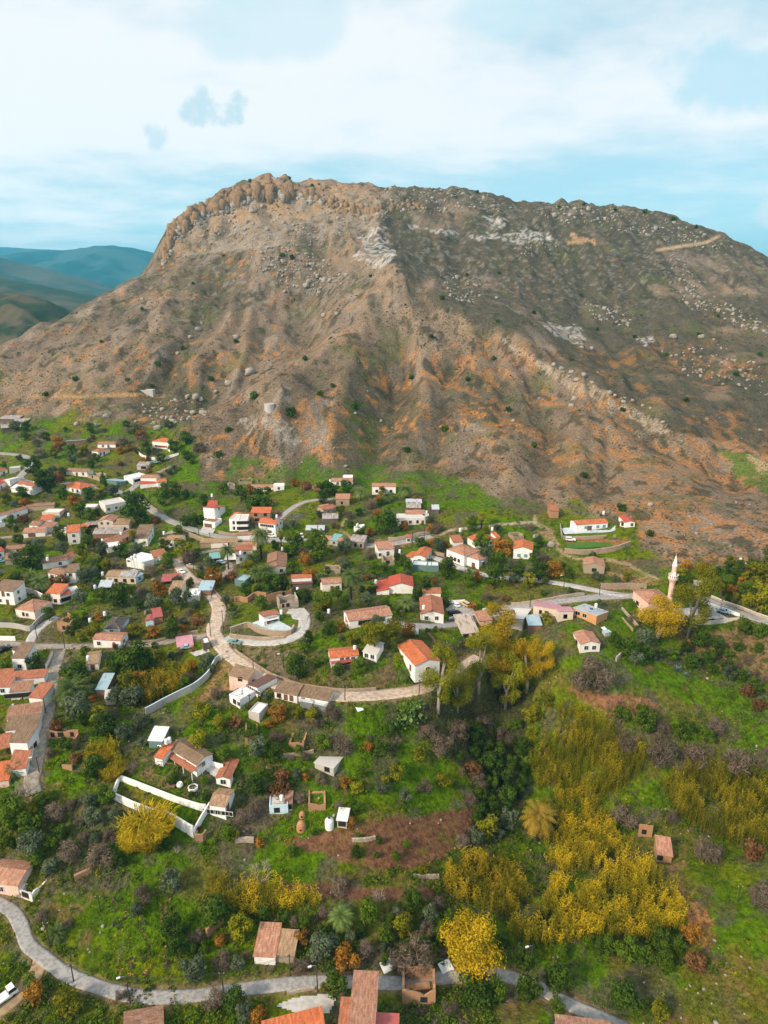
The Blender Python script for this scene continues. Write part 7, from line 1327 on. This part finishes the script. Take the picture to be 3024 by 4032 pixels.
# the many further bushes and small trees of the gardens, the gully and the lower terraces
FZ = (([(0,1880),(700,1960),(1250,1960),(1700,2050),(2450,2230),(2560,2330),(2400,2440),(2000,2500),(1600,2600),(1200,2640),(880,2480),(820,2560),(860,2650),(600,2700),(300,3050),(0,3120)], 140, 'ol:16 dk:26 gr:22 yg:14 or:5 br:9 rd:2', 22, 58),
      ([(1560,2790),(1900,2720),(2120,2700),(2200,2790),(2080,2850),(2060,3120),(1980,3330),(1800,3330),(1880,3050),(1700,2950)], 84, 'dk:34 br:34 gr:18 ol:12 yg:10', 40, 100), ([(850,2900),(1400,2860),(1850,2960),(1800,3150),(1400,3190),(1050,3080),(900,3030)], 22, 'dk:20 br:26 gr:20 ol:14 yg:10 or:10', 30, 76),
      ([(650,3640),(1100,3620),(1750,3570),(1980,3720),(1900,3830),(1200,3840),(700,3860)], 40, 'dk:24 br:22 gr:24 ol:12 yg:12 or:6', 40, 96), ([(0,3150),(420,3150),(520,3330),(450,3440),(0,3440)], 30, 'dk:26 br:24 gr:26 ol:16 yg:8', 46, 110),
      ([(2200,2780),(2900,2960),(3040,2980),(3040,3060),(2700,3010),(2560,2960),(2420,2860)], 26, 'br:60 dk:20 gr:20', 50, 110), ([(2480,2440),(2900,2560),(3040,2700),(3040,2780),(2750,2640),(2520,2600)], 26, 'dk:30 br:26 gr:24 ol:20', 34, 76), ([(2650,2240),(3040,2230),(3040,2420),(2900,2400),(2700,2330)], 24, 'gr:30 dk:26 or:14 yg:30', 30, 66),
      ([(0,1700),(420,1680),(720,1700),(780,1800),(700,1930),(0,1880)], 40, 'ol:16 dk:22 gr:20 br:26 rd:8 or:8', 20, 46))
FILL = []
for poly, n_, wts, w0, w1 in FZ:
    PU = np.array(poly); kinds_, wk = zip(*[(q.split(':')[0], float(q.split(':')[1])) for q in wts.split()]); tries = 0; c_ = 0
    while c_ < n_ and tries < n_*40:
        tries += 1; u_, v_ = rg.uniform(PU[:, 0].min(), PU[:, 0].max()), rg.uniform(PU[:, 1].min(), PU[:, 1].max())
        if not inpoly(np.array([u_]), np.array([v_]), poly)[0] or any(inpoly(np.array([u_]), np.array([v_]), q)[0] for q in PLOTS): continue
        w_ = rg.uniform(w0, w1); p = ground(u_, v_); wm = w_/px_per_m(p)[1]; rad = wm*.42
        aa = np.linspace(0, 6.28, 9); 
        if not free(p[0]+rad*np.cos(aa), p[1]+rad*np.sin(aa)).all() or not free(np.array([p[0]]), np.array([p[1]-1.5])).all(): continue
        if any(math.hypot(p[0]-q[0], p[1]-q[1]) < (wm+q[2])*.36 for q in DONE): continue
        plant(rg.choice(kinds_, p=np.array(wk)/sum(wk)), u_, v_, w_, p); c_ += 1
def sparse(u, v, keep=.25):
    k = np.ones(len(u), bool)
    for pl in PLOTS: k &= ~inpoly(u, v, pl)
    for pl in OPEN: k &= ~inpoly(u, v, pl) | (rg.random(len(u)) < keep)
    return k
x, y, u, v = village_pts(30000, 14, .47, 211); k = sparse(u, v, .05); x, y = x[k], y[k]; n = len(x); w_ = rg.uniform(.8, 2.6, n); scatter('undergrowth', 'low dark green shrubs and brambles covering the village gardens and the gully', 'lf_green', x[:4600], y[:4600], w_[:4600], w_[:4600]*.7, 22, .15, 'undergrowth')
x, y, u, v = village_pts(16000, 11, .52, 223); k = sparse(u, v, .05); x, y = x[k], y[k]; n = len(x); w_ = rg.uniform(.7, 1.9, n); scatter('dry_brush', 'grey brown dry brush and brambles in the gardens and on the banks', 'lf_brown', x[:2600], y[:2600], w_[:2600], w_[:2600]*.6, 20, .26, 'brush', asp=.16)
x, y, u, v = village_pts(16000, 9, .53, 227); k = sparse(u, v, .05); x, y = x[k], y[k]; n = len(x); w_ = rg.uniform(.6, 1.5, n); scatter('undergrowth', 'yellow green weeds and low shrubs between the houses', 'lf_yellow', x[:4500], y[:4500], w_[:4500], w_[:4500]*.6, 14, .17, 'undergrowth')
x, y, u, v = village_pts(60000, 8, .40, 229); k = np.ones(len(u), bool)
for pl in PLOTS: k &= ~inpoly(u, v, pl)
x, y = x[k], y[k]; n = len(x); h2 = n//2; scatter('grass', 'rough green grass tufts of the meadows and verges', 'lf_grass', x[:h2], y[:h2], rg.uniform(.3, .8, h2), rg.uniform(.15, .4, h2), 4, .2, 'grass', spike=True); h3 = n-h2; scatter('grass', 'darker green grass tufts of the damp ground', 'lf_grassd', x[h2:], y[h2:], rg.uniform(.3, .9, h3), rg.uniform(.15, .4, h3), 4, .2, 'grass', spike=True)
# the mountainside: low scrub, dry straw tufts, stones
def mountain_pts(n, sc, th, seed, stretch_=1.6):
    v = rg.uniform(690, 2250, n); u = rg.uniform(-60, 3084, n); G = grounds(np.c_[u, v]); x, y = G[:, 0], G[:, 1]
    ok = (v < np.interp(u, [q[0] for q in EDGE], [q[1] for q in EDGE])+rg.normal(0, 25, n)) & (y < 1000) & (fbm(x/sc, y/(sc*stretch_), seed, 4) > th); return x[ok], y[ok], u[ok], v[ok]
x, y, u, v = mountain_pts(30000, 16, .47, 241); n = len(x); w_ = rg.uniform(.5, 1.4, n); scatter('scrub', 'low dark scrub dotted over the mountainside', 'lf_scrub', x, y, w_, w_*.55, 7, .30, 'scrub')
x, y, u, v = mountain_pts(16000, 24, .50, 251); n = len(x); w_ = rg.uniform(.6, 1.4, n); scatter('dry_grass', 'orange dry grass tufts on the mountainside', 'lf_straw', x, y, w_, w_*.6, 5, .28, 'dry grass', asp=.3)
x, y, u, v = mountain_pts(9000, 12, .55, 261); k = (v < 1500); x, y = x[k], y[k]; n = len(x); w_ = rg.uniform(1.0, 2.6, n); scatter('scrub', 'darker green scrub in the hollows of the upper mountain', 'lf_dark', x, y, w_, w_*.6, 9, .26, 'scrub')
# stones: icosphere variants, jittered
def ico(sub):
    b_ = bmesh.new(); bmesh.ops.create_icosphere(b_, subdivisions=sub, radius=1); v = np.array([q.co[:] for q in b_.verts]); f = np.array([[w.index for w in q.verts] for q in b_.faces]); b_.free(); return v, f
IV, IF = ico(1); IV2, IF2 = ico(2); IV3, IF3 = ico(3)
def stones(name, lb, mat, x, y, r_, flat=.75, cat='rocks', kind_='stuff', IVx=IV, IFx=IF, tall=None, sink=.25):
    n = len(x); z = hz(x, y); V = []; Fc = []
    az = rg.uniform(0, 6.28, n)
    for i in range(n):
        s = np.array([1, rg.uniform(.6, 1), (tall[i] if tall is not None else flat*rg.uniform(.7, 1.2))])*r_[i]; a = az[i]; sd = rg.integers(0, 999)
        nn = 1+(.55 if len(IVx) < 200 else .85)*(fbm(IVx[:, 0]*1.7+sd, IVx[:, 1]*1.7+IVx[:, 2]*2.3, 7, 4)-.5)*2; v = IVx*nn[:, None]; v = np.sign(v)*np.abs(v)**.82; v = v*s; c_, s_ = math.cos(a), math.sin(a)
        V.append(np.c_[v[:, 0]*c_-v[:, 1]*s_+x[i], v[:, 0]*s_+v[:, 1]*c_+y[i], v[:, 2]+z[i]+s[2]*(.5-sink)]); Fc.append(IFx+i*len(IVx))
    me = np_mesh(name, np.concatenate(V), np.concatenate(Fc), [MATS[mat]]); o = link(name, me); return tag(o, lb, cat, kind=kind_) if kind_ == 'stuff' else tag(o, kind=kind_)
def hulls(k, n_=16, seed=0):
    out = []
    for q in range(k):
        r2 = np.random.default_rng(seed+q); b_ = bmesh.new(); d = r2.normal(size=(n_, 3)); d /= np.linalg.norm(d, axis=1)[:, None]; d = np.sign(d)*np.abs(d)**.6; d *= r2.uniform(.75, 1.1, n_)[:, None]
        for c in d: b_.verts.new(c)
        r_ = bmesh.ops.convex_hull(b_, input=b_.verts); bmesh.ops.delete(b_, geom=[g_ for g_ in r_['geom_interior'] if isinstance(g_, bmesh.types.BMVert)], context='VERTS'); bmesh.ops.triangulate(b_, faces=b_.faces); b_.verts.index_update()
        out.append((np.array([v.co[:] for v in b_.verts]), np.array([[v.index for v in f.verts] for f in b_.faces]))); b_.free()
    return out
HU = hulls(9)
def blocks(name, mat, x, y, r_, tall, sink, lb=None):
    z = hz(x, y); V = []; Fc = []; o_ = 0
    for i in range(len(x)):
        v, f = HU[i % 9]; a = rg.uniform(0, 6.28); s = np.array([r_[i]*rg.uniform(.7, 1.2), r_[i]*rg.uniform(.6, 1), r_[i]*tall[i]]); v = v*s; c_, s_ = math.cos(a), math.sin(a)
        V.append(np.c_[v[:, 0]*c_-v[:, 1]*s_+x[i], v[:, 0]*s_+v[:, 1]*c_+y[i], v[:, 2]+z[i]+s[2]*(1-2*sink)*.5]); Fc.append(f+o_); o_ += len(v)
    o = link(name, np_mesh(name, np.concatenate(V), np.concatenate(Fc), [MATS[mat]]))
    return tag(o, kind='structure') if lb is None else tag(o, lb, 'rocks', kind='stuff')
def in_px(poly, n): 
    P_ = np.array(poly); u = rg.uniform(P_[:, 0].min(), P_[:, 0].max(), n); v = rg.uniform(P_[:, 1].min(), P_[:, 1].max(), n); k = inpoly(u, v, poly); G = grounds(np.c_[u[k], v[k]]); return G[:, 0], G[:, 1]
SC = (([(960,960),(1180,960),(1360,1080),(1420,1130),(1240,1170),(1080,1120),(1000,1040)], 520), ([(700,880),(1000,800),(1480,860),(1440,1000),(1100,960),(760,960)], 420), ([(2100,800),(2300,800),(2650,870),(2900,980),(2800,990),(2400,900),(2150,870)], 420), ([(2600,1000),(2680,1000),(2780,1150),(3024,1280),(3024,1330),(2720,1220),(2640,1120)], 300), ([(1520,730),(1900,760),(2050,830),(1700,840),(1500,800)], 260),
      ([(1720,1060),(1900,1120),(1880,1200),(1780,1180)], 120), ([(2300,1180),(2500,1240),(2480,1300),(2330,1260)], 110), ([(2600,1380),(2800,1330),(3024,1460),(3024,1560),(2700,1480)], 150), ([(560,1590),(800,1560),(820,1650),(600,1680)], 110), ([(1960,920),(2200,930),(2190,1000),(2050,1010)], 120))
xs, ys = zip(*[in_px(pl, n_*3) for pl, n_ in SC]); cut = [min(len(a), int(n_*.7)) for a, (pl, n_) in zip(xs, SC)]
x = np.concatenate([a[:c] for a, c in zip(xs, cut)]); y = np.concatenate([a[:c] for a, c in zip(ys, cut)]); blocks('boulder_field', 'rock', x, y, rg.lognormal(-.1, .5, len(x)), rg.uniform(.6, 1.1, len(x)), .3, 'pale limestone boulders and scree strewn below the cliffs')
x, y, u, v = mountain_pts(1300, 20, .5, 271); blocks('loose_stones', 'rock_grey', x, y, rg.lognormal(-.5, .4, len(x)), rg.uniform(.6, 1, len(x)), .3, 'scattered loose stones on the mountainside')
x, y, u, v = village_pts(2600, 9, .5, 281); k = free(x, y); stones('rubble', 'pale stones and rubble strewn between the houses', 'rock', x[k][:380], y[k][:380], rg.lognormal(-1.35, .35, len(x[k][:380])))
# cliff band: weathered blocks standing proud of the slope
CLP = [(648,1000),(662,945),(690,890),(728,860),(780,830),(840,808),(880,785),(930,772),(980,755),(1030,745),(1080,742),(1130,745),(1180,750),(1225,765),(1290,775),(1360,800),(1430,830),(1500,820),(1600,800),(1700,800)]
for mat_, nn_, off, r0_, r1_, t0_, t1_ in (('rock_ochre', 190, 0, 2.6, 7.2, 1.0, 2.3), ('rock', 110, -14, 1.6, 4.6, .7, 1.5), ('rock_grey', 90, -26, 1.2, 3.6, .5, 1.0), ('rock_ochre', 60, 26, 1.4, 4, .7, 1.6)):
    tt = rg.random(nn_)**1.25*(len(CLP)-1); ii = tt.astype(int); fr_ = tt-ii; A_ = np.array(CLP, float); uv_ = A_[ii]*(1-fr_)[:, None]+A_[np.minimum(ii+1, len(CLP)-1)]*fr_[:, None]+rg.normal(0, 9, (nn_, 2)); uv_[:, 1] += 14-off
    G = grounds(uv_); k_ = G[:, 1] < 900; G = G[k_]; fade = np.interp(tt[k_], [0, 3, 9, 12, 19], [.8, 1, 1.15, .9, .5]); blocks('cliffs', mat_, G[:, 0], G[:, 1], rg.uniform(r0_, r1_, len(G))*fade, rg.uniform(t0_, t1_, len(G)), .72)
# single boulders one can point at
BM = []
for k in range(5):
    sd = k*31+3; nn = 1+.5*(fbm(IV2[:, 0]*1.6+sd, IV2[:, 1]*1.6+IV2[:, 2]*2, 7, 3)-.5)*2; BM.append(np_mesh('boulder', np.sign(IV2)*np.abs(IV2)**.8*nn[:, None]*np.array([1, .8, .75]), IF2, [MATS['rock']]))
BO = '2250,1468,20 2300,1480,22 2270,1500,24 2330,1510,18 2262,1575,28 2250,1600,22 2400,1550,22 2420,1560,18 2455,1585,18 2490,1580,16 2530,1600,16 2560,1610,14 2610,1665,18 2180,1440,22 2210,1455,20 2240,1485,14 1205,1130,30 1120,1150,16 1275,1105,20 1300,1110,22 1250,1090,22 770,1570,34 790,1575,24 740,1565,20 900,1515,30 850,1545,18 700,1395,20 985,1470,44 930,1330,24 780,1300,22 750,1330,20 1325,1240,20 1275,1245,26 560,1180,14 1500,1660,14 2020,1660,18 2330,1375,20 2290,1370,16 2760,1330,24 2650,1330,26 1955,1175,14 1400,1630,14 300,1672,22 372,1680,24 420,1642,26 570,1625,16 640,1648,18 760,1628,26 620,1690,30 535,1662,14 640,1615,22 2490,2060,22 2560,1990,24 2750,2305,42 2170,2150,30 2110,2120,32 2420,2115,14'
BO = [tuple(map(float, q.split(','))) for q in BO.split()]
for i, ((u, v, w_), p) in enumerate(zip(BO, grounds([q[:2] for q in BO]))):
    wm = w_/px_per_m(p)[1]; o = link('boulder', BM[i % 5]); o.location = (p[0], p[1], p[2]+wm*.18); o.scale = (wm*.52,)*3; o.rotation_euler = (0, 0, random.uniform(0, 6)); tag(o, 'pale weathered limestone boulder lying singly on the mountain slope', 'boulder', 'single boulders on the mountain slope')
# ------------------------------------------------------------------ say which plant, pole or heater is which by what stands beside it
from collections import defaultdict
ORD = ['', 'second ', 'third ', 'fourth ', 'fifth ', 'sixth ', 'seventh ', 'eighth ', 'ninth ', 'tenth ', 'eleventh ', 'twelfth ', 'thirteenth ', 'fourteenth ', 'fifteenth ']
grp = defaultdict(list)
LMA = np.array([[q[1], q[2]] for q in LM])
for r, desc, p in AUTO:
    d = np.hypot(LMA[:, 0]-p[0], LMA[:, 1]-p[1]); j = int(np.argmin(d+(d < .1)*1e3)); dx, dy = p[0]-LMA[j, 0], p[1]-LMA[j, 1]
    th = math.atan2(p[0], p[1]); ax, ay = dx*math.cos(th)-dy*math.sin(th), dx*math.sin(th)+dy*math.cos(th)
    dr = ('right of' if ax > 0 else 'left of') if abs(ax) > abs(ay)*.8 else ('behind' if ay > 0 else 'in front of')
    grp[(desc, dr, j)].append((d[j], r))
for (desc, dr, j), lst in grp.items():
    lst.sort(key=lambda q: q[0])
    for k, (dd, r) in enumerate(lst):
        pre = '' if len(lst) == 1 else ('nearest ' if k == 0 else ORD[min(k, 14)]+'nearest ')
        lab = f'{pre}{desc} {dr} {LM[j][0]}'
        r['label'] = lab if len(lab.split()) <= 16 else lab.replace(' nearest ', ' ', 1)
